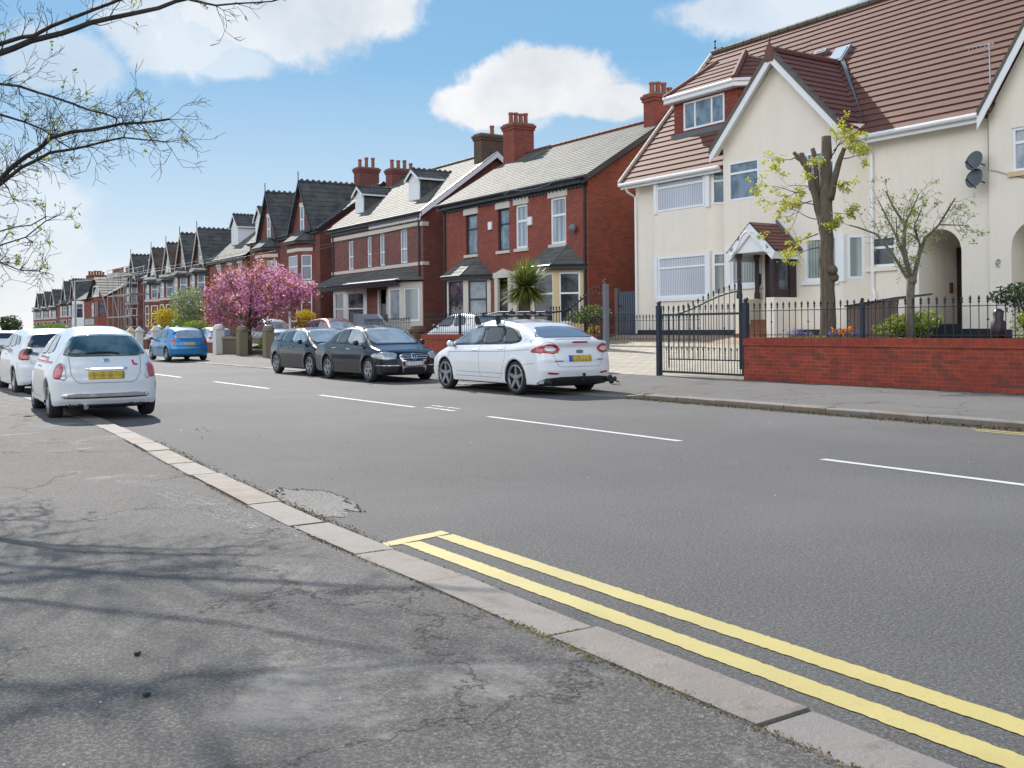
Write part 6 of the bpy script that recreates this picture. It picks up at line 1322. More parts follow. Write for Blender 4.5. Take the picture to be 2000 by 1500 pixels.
# --- dark saloon facing the camera
jetta = Car(**{**BASE, **dict(W=1.78, H=1.46, wb=2.58, yr=-2.33, yf=2.20, rw=.32, rr=.215, ra=.355, belt=.92, tumble=.42, kf=.30, pf=2.9, rs=.12,
    deck=[(-2.35, .98), (-1.6, 1.03), (-1.2, .98), (.95, .96), (1.5, .91), (1.9, .83), (2.2, .66)], roof=[(-2.0, .6), (-1.75, 1.0), (-1.15, 1.33), (-.7, 1.43), (-.1, 1.46), (.3, 1.41), (.55, 1.32), (1.35, .94), (1.7, .8)],
    front=[(2.12, .15), (2.21, .4), (2.19, .62), (2.0, .82)], rear=[(-2.2, .15), (-2.33, .3), (-2.34, .7), (-2.25, 1.0), (-2.2, 1.4)], split=True)})
jetta.spec = dict(side_glass=[[(1.02, .97), (.48, 1.33), (-.08, 1.375), (-.10, .97)], [(-.16, .97), (-.14, 1.375), (-.72, 1.34), (-.88, .98)], [(-.94, 1.0), (-.80, 1.31), (-1.15, 1.17), (-1.32, 1.02)]], front_side_glass=M['windscreen'],
    side_seal=[(1.14, .95), (.5, 1.36), (-.1, 1.40), (-.75, 1.37), (-1.2, 1.20), (-1.42, 1.0), (-1.3, .955)], screen=[(0, 1.38), (.53, 1.36), (.68, .98), (0, .98)], screen_seal=[(0, 1.40), (.56, 1.38), (.72, .96), (0, .96)], back=[(0, 1.32), (.5, 1.30), (.62, 1.04), (0, 1.04)], mirror=(.82, 1.0), handles=[(.12, .83), (-.82, .85)], handle_mat='chrome',
    pairs=[('headlight', [(.42, .73), (.66, .785), (.84, .74), (.87, .64), (.78, .57), (.50, .585)], 'F', 'head_lens', .008), ('chrome_strip', [(.40, .445), (.86, .45), (.86, .43), (.40, .425)], 'F', 'chrome', .012), ('lower_intake', [(.42, .40), (.80, .41), (.76, .26), (.42, .25)], 'F', 'trim', .004), ('tail_light', [(.5, .9), (.8, .9), (.82, .74), (.5, .74)], 'B', 'red_lens', .01)],
    bits=[('grille_surround', [(-.425, .725), (.425, .725), (.355, .55), (.325, .24), (.26, .20), (-.26, .20), (-.325, .24), (-.355, .55)], 'F', 'chrome', .008), ('grille', [(-.41, .715), (.41, .715), (.34, .56), (-.34, .56)], 'F', 'trim', .016), ('bumper_panel', [(-.345, .555), (.345, .555), (.315, .405), (-.315, .405)], 'F', 'paint_black', .013), ('lower_grille', [(-.30, .40), (.30, .40), (.29, .25), (.24, .215), (-.24, .215), (-.29, .25)], 'F', 'trim', .016),
          ('number_plate', [(-.26, .535), (.26, .535), (.26, .425), (-.26, .425)], 'F', 'plate_w', .024), ('grille_badge', [(.08*math.cos(i*.5236), .65+.08*math.sin(i*.5236)) for i in range(12)], 'F', 'chrome', .028), ('grille_badge_centre', [(.064*math.cos(i*.5236), .65+.064*math.sin(i*.5236)) for i in range(12)], 'F', 'trim', .033), ('chrome_grille_bar', [(-.39, .675), (.39, .675), (.385, .66), (-.385, .66)], 'F', 'chrome', .020), ('chrome_grille_bar', [(-.37, .62), (.37, .62), (.365, .605), (-.365, .605)], 'F', 'chrome', .020)],
    lines=[([(-.12, .96), (-.14, .6), (-.10, .28)], 'S'), ([(1.0, .95), (1.02, .6), (.90, .28)], 'S'), ([(-.98, .97), (-.88, .6), (-.80, .42)], 'S'), ([(-.10, .28), (.90, .28)], 'S'), ([(-.50, .60), (-.66, .82)], 'F'), ([(.50, .60), (.66, .82)], 'F')], rim=M['alloy'])
def jetta_x(c, r):
    b = MB()
    for pts in ([(-.028, .708), (0, .658), (.028, .708)], [(-.058, .672), (-.026, .600), (0, .645), (.026, .600), (.058, .672)]): c.line(b, pts, 'F', .013, .037, 4)
    b.build('badge_letters', M['chrome'], r, recalc=False)
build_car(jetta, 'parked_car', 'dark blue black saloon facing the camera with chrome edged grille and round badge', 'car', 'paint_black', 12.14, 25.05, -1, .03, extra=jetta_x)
# --- white large hatchback with bike carrier, nearest on the right
mon = Car(**{**BASE, **dict(W=1.89, H=1.55, wb=2.85, yr=-2.40, yf=2.38, rw=.345, rr=.265, ra=.375, belt=.97, tumble=.43, kr=.20, pr=3.0, kf=.36, flare=.014, shoulder=.955, zb=.20,
    deck=[(-2.42, 1.10), (-2.2, 1.11), (-1.6, 1.05), (-1.0, 1.02), (1.0, .99), (1.6, .93), (2.1, .82), (2.4, .66)], roof=[(-2.4, .9), (-2.12, 1.12), (-1.6, 1.33), (-1.15, 1.46), (-.5, 1.54), (0, 1.545), (.35, 1.49), (.6, 1.39), (1.62, .96), (1.9, .8)],
    front=[(2.28, .15), (2.38, .4), (2.34, .65), (2.1, .85)], rear=[(-2.24, .15), (-2.36, .30), (-2.42, .50), (-2.40, .70), (-2.34, .95), (-2.42, 1.10), (-2.3, 1.13), (-2.2, 1.5)])})
mon.spec = dict(side_glass=[[(1.28, 1.01), (.55, 1.37), (.02, 1.405), (-.02, 1.01)], [(-.09, 1.01), (-.05, 1.405), (-.78, 1.39), (-.80, 1.04)], [(-.85, 1.04), (-.83, 1.385), (-1.20, 1.30), (-1.46, 1.12), (-1.38, 1.07)]], front_side_glass=M['sky_glass'],
    side_seal=[(1.42, .985), (.55, 1.395), (.0, 1.43), (-.8, 1.41), (-1.25, 1.325), (-1.55, 1.13), (-1.45, 1.05), (-.9, 1.0)], screen=[(0, 1.41), (.56, 1.39), (.72, 1.02), (0, 1.02)], back=[(0, 1.385), (.50, 1.365), (.72, 1.175), (.70, 1.15), (0, 1.155)], back_mat=M['backglass'], mirror=(1.02, 1.02), handles=[(.12, .88), (-.88, .92)],
    pairs=[('tail_light', [(.44, .93), (.56, 1.03), (.74, 1.03), (.80, .98), (.80, .84), (.56, .83)], 'B', 'red_lens', .010), ('tail_light_clear', [(.53, .925), (.60, .985), (.76, .985), (.765, .89), (.60, .875)], 'B', 'clear_lens', .018), ('side_tail_light', [(-2.26, 1.01), (-2.1, .97), (-1.92, .90), (-2.0, .85), (-2.26, .84)], 'L', 'red_lens', .009), ('rear_reflector', [(.50, .46), (.74, .48), (.74, .44), (.52, .425)], 'B', 'red_lens', .008), ('headlight', [(.5, .74), (.8, .82), (.86, .68), (.5, .62)], 'F', 'head_lens', .006)],
    bits=[('number_plate', [(-.20, .80), (.27, .80), (.27, .68), (-.20, .68)], 'B', 'plate_y', .014), ('plate_strip', [(-.28, .80), (-.205, .80), (-.205, .68), (-.28, .68)], 'B', 'eu_blue', .014), ('brake_lamp', [(-.20, 1.075), (.20, 1.075), (.19, 1.045), (-.19, 1.045)], 'B', 'red_lens', .012), ('rear_badge', [(-.075, .905), (.075, .905), (.085, .87), (.075, .84), (-.075, .84), (-.085, .87)], 'B', 'grey', .014),
          ('diffuser', [(-.72, .38), (.72, .38), (.88, .28), (.80, .20), (-.80, .20), (-.88, .28)], 'B', 'trim', .012), ('trim_letters', [(-.60, .70), (-.40, .70), (-.40, .68), (-.60, .68)], 'B', 'grey', .006), ('trim_letters', [(.42, .72), (.58, .72), (.58, .70), (.42, .70)], 'B', 'grey', .006)],
    lines=[([(-.62, .82), (-.52, .60), (-.46, .575), (.46, .575), (.52, .60), (.62, .82)], 'B'), ([(-.80, 1.12), (-.58, 1.03), (-.50, .84)], 'B'), ([(.80, 1.12), (.58, 1.03), (.50, .84)], 'B'), ([(-.03, 1.0), (-.05, .7), (-.10, .33)], 'S'), ([(1.18, 1.0), (1.25, .65), (1.12, .33)], 'S'), ([(-1.0, 1.0), (-1.08, .8), (-.98, .5), (-.90, .35)], 'S'), ([(1.12, .33), (-.92, .33)], 'S'), ([(-1.0, .42), (1.1, .42)], 'S'), ([(-1.9, .92), (-.9, .87), (1.3, .84)], 'S'), ([(-2.1, .66), (-1.75, .62)], 'S')], rim=M['alloy'])
def mon_x(c, r):
    b = MB()
    for yy in (.42, -.42):
        b.box(-.72, .72, yy-.025, yy+.025, 1.595, 1.62)
        for sx in (-1, 1): b.prism([(sx*.60, yy-.04, 1.43), (sx*.60, yy+.04, 1.43), (sx*.64, yy+.03, 1.60), (sx*.64, yy-.03, 1.60)], (sx*.09, 0, 0))
    ra = b.build('roof_rack', M['trim'], r)
    for xx in (-.48, .05, .45):
        Z0 = .035; t = MB(); t.box(xx-.035, xx+.035, -.72, .78, 1.635, 1.66); t.build('bike_tray', M['alloy'], ra)
        t = MB(); t.box(xx-.05, xx+.05, -.46, -.38, 1.61, 1.69); t.box(xx-.05, xx+.05, .38, .46, 1.61, 1.69); t.tube([(xx+.05, .40, 1.65), (xx+.18, .1, 1.70), (xx+.20, -.3, 1.695)], .016, 5); t.sphere((xx+.2, -.33, 1.70), .035, 6); t.box(xx-.045, xx+.045, -.74, -.62, 1.64, 1.70); t.build('bike_clamp', M['trim'], ra)
    e = MB(); e.tube([(-.74, c.yr-.0, .285), (-.74, c.yr+.3, .28)], .04, 10); e.tube([(.74, c.yr-.0, .285), (.74, c.yr+.3, .28)], .04, 10); e.build('exhaust', M['trim'], r)
    t = MB(); t.tube([(0, c.yr+.2, .30), (0, c.yr-.10, .30), (0, c.yr-.12, .40)], .02, 8); t.sphere((0, c.yr-.12, .42), .035, 8); t.build('tow_bar', M['trim'], r)
    s = MB(); P = c.proj([(-.8, 1.09), (-.4, 1.115), (0, 1.12), (.4, 1.115), (.8, 1.09)], 'B', .015); 
    s.tube([tuple(p) for p in P], .018, 6); s.build('spoiler', M['paint_white'], r)
build_car(mon, 'parked_car', 'large white car with a bike carrier on its roof, nearest on the far side', 'car', 'paint_white', 12.37, 18.68, 1, .028, 0.0, extra=mon_x)
# bike stand or bag lying by the far rear wheel
b = MB(); rr = random.Random(4)
for i in range(7): b.sphere((14.45+rr.uniform(-.06, .06), 17.9+rr.uniform(-.08, .08), .12+rr.uniform(0, .13)), rr.uniform(.04, .065), 6)
b.tube([(14.45, 17.9, .2), (14.56, 17.75, .12)], .015, 5); tag(b.build('black_bag', M['trim'], smooth=False), 'small black bundle on the pavement just right of the white car with the bike carrier', 'bag')
# --- cars further off and in the drives
def simple(name, label, paint, x, y, hd, z, base, vox=.06, W=None, group=None, **kw):
    import copy
    c = copy.copy(base); 
    return build_car(c, name, label, 'car', paint, x, y, hd, vox, z, group=group, lod=1, **kw)
simple('parked_car', 'white coupe on the red house drive, seen through the railings', 'paint_white', 19.3, 32.2, 1, .42, p207, .045)
mpv = Car(**{**acl.__dict__, **dict(H=1.52, deck=[(-2.1, 1.0), (-1.4, 1.02), (.95, .99), (1.5, .92), (1.95, .80), (2.15, .62)], roof=[(-2.2, .7), (-2.05, 1.0), (-1.75, 1.38), (-1.3, 1.48), (-.4, 1.52), (.1, 1.50), (.5, 1.40), (1.45, .95), (1.7, .8)])})
simple('parked_car', 'maroon car behind the mossy wall, only roof and windscreen showing', 'paint_maroon', 19.6, 44.9, -1, .36, mpv, .05)
simple('parked_car', 'silver blue car behind the wall under the cherry blossom', 'paint_silver', 19.6, 53.3, -1, .42, mpv, .06)
simple('parked_car', 'pale blue car behind the low coping wall, right of the blue hatchback', 'paint_silver', 18.6, 60.5, 1, .05, p207, .06)
simple('parked_car', 'silver car glimpsed between the pointed white pillars', 'paint_silver', 19.0, 73.0, 1, .25, p207, .07)
simple('parked_car', 'dark purple car cut off by the left edge of the picture', 'paint_purple', 4.02, 41.6, 1, 0, swift, .045)
simple('moving_car', 'small white car far down the road at the left edge', 'paint_white', 7.2, 60.0, 1, 0, swift, .06)
simple('moving_car', 'dark car far down the road beside the tall white hatchback', 'paint_char', 9.3, 66.0, 1, 0, p207, .06)
simple('moving_car', 'pale grey car farthest down the road', 'paint_silver', 11.2, 84.0, -1, 0, p207, .07)

# ------------------------------------------------------------------ plants
def leaf(mb, c, s, rr, mi=0, up=0.0, asp=.55):
    d = Vector((rr.gauss(0, 1), rr.gauss(0, 1), rr.gauss(0, 1)+up)); d.normalize(); q = d.orthogonal().normalized(); q.rotate(Matrix.Rotation(rr.uniform(0, 6.28), 3, d)); n = d.cross(q)
    c = Vector(c); a = c-d*s*.5; b = c+d*s*.5; m = c+n*s*.08
    mb.add([a, m+q*s*asp*.5, b, m-q*s*asp*.5], [(0, 1, 2, 3)], mi)
def cloud(mb, c, r, n, s, rr, mi=0, shell=.55, up=0.0):
    for _ in range(n):
        d = Vector((rr.gauss(0, 1), rr.gauss(0, 1), rr.gauss(0, 1))).normalized()*(rr.uniform(shell, 1)**.8)
        leaf(mb, (c[0]+d.x*r[0], c[1]+d.y*r[1], c[2]+d.z*r[2]), s*rr.uniform(.6, 1.3), rr, mi, up)
def twig(mb, p, d, L, r, rr, depth, tips, wob=.35, kids=3, shrink=.62, up=.1, minr=.0025, sides=4):
    n = max(3, int(L/.12)) if depth > 0 else 3; pts = [Vector(p)]; rad = [r]; d = Vector(d).normalized()
    for i in range(n):
        d = (d+Vector((rr.gauss(0, wob), rr.gauss(0, wob), rr.gauss(0, wob)+up))*.28).normalized(); pts.append(pts[-1]+d*L/n); rad.append(max(minr, r*(1-.7*(i+1)/n)))
    mb.tube(pts, rad, sides if r > .01 else 3, cap=False); tips.append((pts[-1], d))
    if depth > 0:
        for k in range(kids):
            i = rr.randint(max(1, n//4), n); b = (pts[min(i, n)]-pts[i-1]).normalized(); s = b.orthogonal().normalized(); s.rotate(Matrix.Rotation(rr.uniform(0, 6.28), 3, b))
            twig(mb, pts[i], b*.75+s*rr.uniform(.5, 1.0), L*shrink*rr.uniform(.6, 1.1), max(minr, rad[i]*.7), rr, depth-1, tips, wob, kids, shrink, up, minr, sides)
    return pts

# street tree overhanging from the left, mostly bare
def street_tree():
    O = empty('street_tree', (-1.6, 13.0, .05)); tag(O, 'bare branched street tree with few lime buds reaching in from the upper left', 'tree')
    rr = random.Random(21); T = MB(); T.tube([(-1.6, 13, 0), (-1.65, 13.02, .5), (-1.5, 12.9, 1.4), (-1.45, 12.8, 2.4), (-1.3, 12.7, 3.2)], [.24, .19, .17, .16, .13], 12); T.build('trunk', M['bark'], O, smooth=True)
    B = MB(); tips = []
    limbs = [  # world positions of main limbs
        [(-1.4, 12.75, 2.6), (-.2, 12.5, 3.7), (1.0, 12.4, 4.15), (1.49, 12.19, 4.37), (1.77, 12.01, 4.5), (2.18, 11.74, 4.63), (2.64, 11.43, 4.77), (3.2, 11.1, 4.95), (3.9, 10.7, 5.1)],
        [(-1.3, 12.7, 3.0), (-.2, 11.9, 3.7), (.9, 11.3, 4.05), (1.36, 11.08, 4.19), (1.78, 10.81, 4.36), (2.11, 10.59, 4.51), (2.5, 10.3, 4.7), (2.9, 10.0, 4.95)],
        [(-1.45, 12.8, 2.3), (-.4, 12.0, 2.4), (.7, 11.5, 2.55), (1.35, 11.09, 2.87), (1.56, 10.95, 3.09), (1.77, 10.81, 3.27), (2.1, 10.59, 3.34), (2.35, 10.43, 3.40), (2.73, 10.18, 3.44)],
        [(.7, 11.5, 2.55), (1.30, 11.1, 2.78), (1.52, 10.95, 2.98), (1.75, 10.8, 3.12), (2.05, 10.6, 3.18), (2.35, 10.4, 3.26), (2.7, 10.2, 3.22)],
        [(-1.3, 12.7, 3.2), (0, 11.8, 3.7), (1.0, 11.3, 3.85), (1.36, 11.09, 3.80), (1.65, 10.9, 3.72), (1.95, 10.7, 3.60), (2.3, 10.45, 3.45)],
        [(.5, 11.4, 3.45), (1.0, 11.2, 3.60), (1.36, 11.09, 3.50), (1.7, 10.85, 3.35), (1.95, 10.7, 3.15)],
        [(-.4, 12.0, 2.4), (.6, 11.5, 2.25), (1.33, 11.1, 2.22), (1.55, 10.95, 2.30), (1.72, 10.85, 2.46)],
        [(-.2, 12.1, 2.3), (.8, 11.4, 2.3), (1.34, 11.09, 2.36), (1.6, 10.95, 2.42), (1.72, 10.85, 2.5)],
        [(.6, 11.5, 2.1), (1.34, 11.1, 2.06), (1.50, 11.0, 1.98), (1.66, 10.9, 1.97)],
        [(2.0, 10.1, 4.85), (2.47, 9.16, 4.34), (2.8, 8.9, 4.22), (3.22, 8.66, 4.26), (3.42, 8.55, 4.33)],
        [(-1.3, 12.7, 3.2), (-.5, 11, 4.2), (1.0, 9.9, 4.9), (2.0, 10.1, 4.85)],
        [(-1.3, 12.7, 3.2), (-1.6, 11.5, 4.8), (-1.5, 10.5, 6.0), (-1, 9.5, 6.8)], [(-1.3, 12.7, 3.2), (-.6, 13.2, 4.8), (.4, 13.6, 6.2), (1.4, 14.2, 7.2)],
        [(-1.3, 12.7, 3.2), (-1.2, 12.8, 5), (-.2, 12.2, 6.4), (.9, 11.8, 7.4)], [(-1.4, 12.8, 2.6), (-3, 12, 4.2), (-4, 11.4, 5.4), (-4.6, 10.6, 6.2)], [(-1.3, 12.7, 3.2), (-2.2, 14, 4.8), (-2.6, 15, 6.2)],
        [(0, 11.9, 3.8), (.2, 10.4, 4.6), (.4, 9.2, 5.1), (1.0, 8.1, 5.4)], [(1.0, 9.9, 4.9), (.9, 8.8, 5.6), (1.8, 7.6, 6.0)]]
    lr = [.062, .046, .050, .028, .034, .022, .024, .02, .012, .02, .045, .08, .085, .08, .08, .07, .04, .03]
    for L, r0 in zip(limbs, lr):
        P = [Vector(p) for p in L]; Q = []
        for i in range(len(P)-1):
            a, b = P[i], P[i+1]; n = max(1, int((b-a).length/.15))
            for k in range(n):
                j = Vector((rr.gauss(0, .012), rr.gauss(0, .012), rr.gauss(0, .012))) if k else Vector((0, 0, 0)); Q.append(a.lerp(b, k/n)+j)
        Q.append(P[-1]); n = len(Q); rad = [max(.006, r0*(1-.78*i/(n-1))) for i in range(n)]; B.tube(Q, rad, 7); 
        vis = [i for i in range(2, n)]
        m = int(n*(.9 if r0 in (.062, .046, .02) else 3.0))
        for _ in range(m):
            i = rr.choice(vis); 
            if Q[i].x < -.2 and rr.random() < .4: continue
            b = (Q[i]-Q[i-1]).normalized(); s = b.orthogonal().normalized(); s.rotate(Matrix.Rotation(rr.uniform(0, 6.28), 3, b))
            LL = rr.uniform(.20, .50)*(1.1 if r0 > .06 else .85)
            if r0 in (.062, .046): s.z = abs(s.z); LL *= .8
            if r0 < .03: LL *= .75
            twig(B, Q[i], b*.55+s*.8, LL, max(.0045, rad[i]*.30), rr, 2 if LL > .22 else 1, tips, .5, 3, .62, .10, .0022)
    # upper crown, above the picture: a web of boughs that shades the pavement
    t2 = []
    for e, r0 in (((.6, 14.2, 6.9), .075), ((1.8, 15.4, 7.9), .075), ((2.7, 13.6, 7.8), .07), ((3.6, 16.6, 8.6), .07), ((1.2, 17.4, 8.3), .07), ((-.6, 16, 7.8), .07), ((2.4, 18.4, 8.9), .06)):
        a = Vector((-1.3, 12.7, 3.1)); e = Vector(e); mid = a.lerp(e, .5)+Vector((-.3, 0, .5)); P_ = [a, a.lerp(mid, .5), mid, mid.lerp(e, .5)+Vector((rr.uniform(-.15, .15), rr.uniform(-.15, .15), .1)), e]
        B.tube(P_, [r0, r0*.9, r0*.75, r0*.6, r0*.35], 7)
        for _ in range(11):
            t_ = rr.uniform(.35, 1); q = mid.lerp(e, (t_-.35)/.65); az = rr.uniform(0, 6.283); twig(B, q, Vector((math.cos(az), math.sin(az), rr.uniform(.1, .7))), rr.uniform(.9, 1.7), r0*.25, rr, 2, t2, .55, 5, .6, .12, .004)
    B.build('branches', M['bark_dark'], O, recalc=False)
    Lf = MB()
    for p, d in tips:
        z = p.z; k = 1.0 if z < 2.75 else .25
        if rr.random() < .14*k+.01:
            for _ in range(rr.randint(2, 5)): leaf(Lf, (p.x+rr.gauss(0, .022), p.y+rr.gauss(0, .022), p.z+rr.gauss(0, .022)), rr.uniform(.03, .06), rr)
        elif rr.random() < .2: leaf(Lf, p, .02, rr)
    Lf.build('leaves', M['leaf_olive'], O, recalc=False)
M['leaf_olive'] = leafmat('olive_young_leaf', (.20, .24, .03), (.36, .38, .05), .5)
M['dish'] = plain('grey_dish_mesh', (.10, .11, .125), .6)
street_tree()

def pollard():
    O = empty('pollarded_tree', (17.5, 14.4, 1.0)); tag(O, 'pollarded tree with thick sawn trunk and sprays of lime leaves behind the railings', 'tree'); X = 17.5; rr = random.Random(6)
    T = MB()
    def lump(path, rad, n=14):
        pts = []; rd = []
        for i in range(len(path)-1):
            a, b = Vector(path[i]), Vector(path[i+1])
            for k in range(5): t = k/5; pts.append(a.lerp(b, t)+Vector((rr.gauss(0, .008), rr.gauss(0, .008), 0))); rd.append((rad[i]*(1-t)+rad[i+1]*t)*rr.uniform(.96, 1.05))
        pts.append(Vector(path[-1])); rd.append(rad[-1]); T.tube(pts, rd, n)
    lump([(X, 14.39, .9), (X, 14.39, 1.25), (X, 14.39, 2.3), (X, 14.42, 3.4), (X, 14.40, 4.2), (X, 14.39, 4.8), (X, 14.39, 5.33)], [.22, .165, .145, .145, .125, .108, .104])
    lump([(X, 14.5, 3.5), (X-.05, 14.62, 4.05), (X-.05, 14.86, 4.75), (X-.08, 15.0, 5.05)], [.11, .08, .074, .07], 10)
    lump([(X-.02, 14.62, 4.0), (X+.08, 14.72, 4.6), (X+.1, 14.84, 5.15)], [.06, .055, .05], 8)
    lump([(X, 14.85, 4.7), (X-.1, 15.05, 4.95), (X-.12, 15.16, 5.1)], [.05, .045, .04], 7)
    lump([(X, 14.32, 4.0), (X, 14.1, 4.65), (X, 13.92, 5.02)], [.09, .065, .045], 8)
    T.sphere((X-.05, 14.21, 2.5), .11, 8); T.sphere((X+.02, 14.23, 2.35), .10, 8)
    T.build('trunk', M['bark'], O, smooth=True)
    B = MB(); tips = []; Lf = MB()
    src = [((X-.1, 15.0, 4.2), (-.3, .9, .3), .75), ((X-.1, 14.7, 4.0), (-.4, 1, -.1), .9), ((X, 14.6, 3.6), (-.3, 1, 0), .85), ((X, 14.62, 3.3), (-.3, 1, -.2), .8), ((X, 14.7, 4.3), (-.4, .9, .2), .6), ((X, 14.25, 4.9), (-.2, -.9, .5), .55), ((X, 13.95, 4.95), (-.1, -.9, .35), .55), ((X, 13.95, 4.8), (0, -1, .05), .5),
           ((X, 14.2, 4.3), (-.2, -1, -.1), .5), ((X, 14.2, 3.7), (-.2, -1, 0), .55), ((X, 14.4, 4.6), (-1, .1, .2), .4), ((X-.1, 15.1, 5.0), (-.2, 1, -.3), .45), ((X-.2, 14.55, 3.9), (-1, .3, .1), .4), ((X, 14.2, 5.0), (0, -.6, .5), .45), ((X, 14.3, 3.5), (-.5, -1, -.1), .35), ((X, 14.6, 3.0), (-.4, .9, .0), .5)]
    for p, d, L in src: twig(B, p, d, L, .014, rr, 2, tips, .5, 3, .6, -.02, .003)
    B.build('shoots', M['bark_dark'], O, recalc=False)
    for p, d in tips:
        for _ in range(rr.randint(12, 24) if rr.random() < .75 else 0): leaf(Lf, (p.x+rr.gauss(0, .05), p.y+rr.gauss(0, .055), p.z+rr.gauss(0, .032)), rr.uniform(.035, .07), rr, asp=.85)
    Lf.build('leaves', M['leaf_lime'], O, recalc=False)
pollard()
def small_tree():
    O = empty('small_garden_tree', (17.6, 12.45, 1.0)); tag(O, 'small slender tree with spreading bare branches and sparse green leaves before the arch', 'tree'); X = 17.6; rr = random.Random(14)
    T = MB(); T.tube([(X, 12.46, .95), (X, 12.47, 1.5), (X, 12.46, 2.0), (X, 12.45, 2.25)], [.105, .085, .078, .085], 10); T.sphere((X, 12.42, 2.2), .095, 8)
    T.build('trunk', M['bark_grey'], O, smooth=True); B = MB(); tips = []
    LB = [[(X, 12.5, 2.2), (X-.1, 12.72, 2.8), (X-.15, 13.0, 3.25), (X-.2, 13.35, 3.42), (X-.2, 13.58, 3.5)], [(X, 12.48, 2.3), (X+.1, 12.65, 3.0), (X+.2, 12.95, 3.6), (X+.2, 13.1, 4.0)], [(X, 12.45, 2.25), (X-.1, 12.44, 2.9), (X-.1, 12.36, 3.4), (X-.2, 12.5, 3.8), (X-.2, 12.62, 4.15)],
          [(X-.1, 12.36, 3.4), (X, 12.2, 3.75), (X+.1, 12.1, 4.05)], [(X, 12.36, 2.25), (X+.1, 12.24, 2.8), (X+.1, 12.08, 3.1), (X+.1, 11.75, 3.35), (X, 11.4, 3.7), (X, 11.28, 3.85)], [(X+.1, 12.2, 2.9), (X-.2, 12.1, 3.3), (X-.3, 11.8, 3.7)], [(X+.1, 11.75, 3.35), (X+.1, 11.35, 3.3), (X+.1, 11.15, 3.28)], [(X, 12.4, 2.3), (X-.5, 12.3, 3.0), (X-.7, 12.1, 3.5)], [(X, 12.4, 2.3), (X+.5, 12.5, 3.0), (X+.7, 12.7, 3.6)]]
    LB = [[(p[0], 12.45+(p[1]-12.45)*1.0+.12*max(0, p[2]-2.2), 2.2+(p[2]-2.2)*.92) for p in L] for L in LB]
    for L, r0 in zip(LB, [.034, .031, .046, .024, .036, .020, .015, .018, .018]):
        P = [Vector(p) for p in L]; n = len(P); B.tube(P, [max(.009, r0*(1-.65*i/(n-1))) for i in range(n)], 7)
        for _ in range(11):
            i = rr.randint(1, n-1); t = rr.random(); q = P[i-1].lerp(P[i], t); b = (P[i]-P[i-1]).normalized(); s = b.orthogonal().normalized(); s.rotate(Matrix.Rotation(rr.uniform(0, 6.28), 3, b)); twig(B, q, b*.6+s*.9+Vector((0, 0, .2)), rr.uniform(.22, .42), .007, rr, 2, tips, .6, 2, .6, .12, .0035)
    B.tube([(X, 12.5, 2.75), (X, 12.7, 2.9)], .012, 5); B.build('branches', M['bark_grey'], O, recalc=False); Lf = MB()
    for p, d in tips:
        if rr.random() < .42:
            for _ in range(rr.randint(2, 5)): leaf(Lf, (p.x+rr.gauss(0, .035), p.y+rr.gauss(0, .035), p.z+rr.gauss(0, .035)), rr.uniform(.035, .06), rr, asp=.8)
    Lf.build('leaves', M['leaf_fresh'], O, recalc=False)
M['leaf_fresh'] = leafmat('light_green_leaf', (.26, .34, .05), (.16, .24, .04), .5)
small_tree()
def bush(name, label, c, r, n, s, mat, seed, cat='shrub', z0=None, group=None, blobs=5, mats=None):
    rr = random.Random(seed); O = empty(name, (c[0], c[1], z0 if z0 is not None else c[2]-r[2])); tag(O, label, cat, group); Lf = MB()
    core = [(c, (r[0]*.8, r[1]*.8, r[2]*.85))]+[((c[0]+rr.uniform(-.5, .5)*r[0], c[1]+rr.uniform(-.6, .6)*r[1], c[2]+rr.uniform(-.35, .5)*r[2]), tuple(x*rr.uniform(.35, .6) for x in r)) for _ in range(blobs)]
    for cc, r_ in core: cloud(Lf, cc, r_, n//len(core), s, rr, 0, .5)
    if mats:
        for i in range(len(Lf.m)): Lf.m[i] = rr.choice(range(len(mats))) if rr.random() < .9 else 0
    Lf.build('foliage', mats or mat, O, recalc=False)
    st = MB()
    for _ in range(6): st.tube([(c[0]+rr.uniform(-.08, .08), c[1]+rr.uniform(-.08, .08), (z0 if z0 is not None else c[2]-r[2])-.05), (c[0]+rr.uniform(-.5, .5)*r[0], c[1]+rr.uniform(-.5, .5)*r[1], c[2]+r[2]*.4)], [.03, .008], 5)
    st.build('stem', M['bark_dark'], O, recalc=False); return O
bush('garden_shrub', 'rounded yellow green shrub at the foot of the small bare branched tree', (18.0, 12.75, 1.3), (.45, .75, .36), 2600, .07, M['leaf_bush'], 3, z0=1.0)
bush('garden_shrub', 'yellow green shrub at the right edge behind the railings', (18.3, 10.35, 1.3), (.5, .55, .4), 2000, .07, M['leaf_bush'], 4, z0=1.0)
bush('garden_shrub', 'dark leafed shrub above the yellow green one at the right edge', (19.6, 11.15, 1.75), (.6, .8, .5), 1800, .08, M['leaf_dark'], 5, z0=1.0)
bush('garden_shrub', 'green climber with yellow flecks along the railings left of the grey gate post', (21.5, 27.8, 1.75), (.35, 1.5, .4), 1900, .08, None, 7, z0=1.0, mats=[M['leaf_green'], M['leaf_bush'], M['leaf_dark']])
bush('garden_shrub', 'small golden plant just above the boot of the white car with the bike carrier', (21.0, 26.9, 1.2), (.2, .3, .3), 400, .07, M['leaf_yellow'], 8, z0=.6)
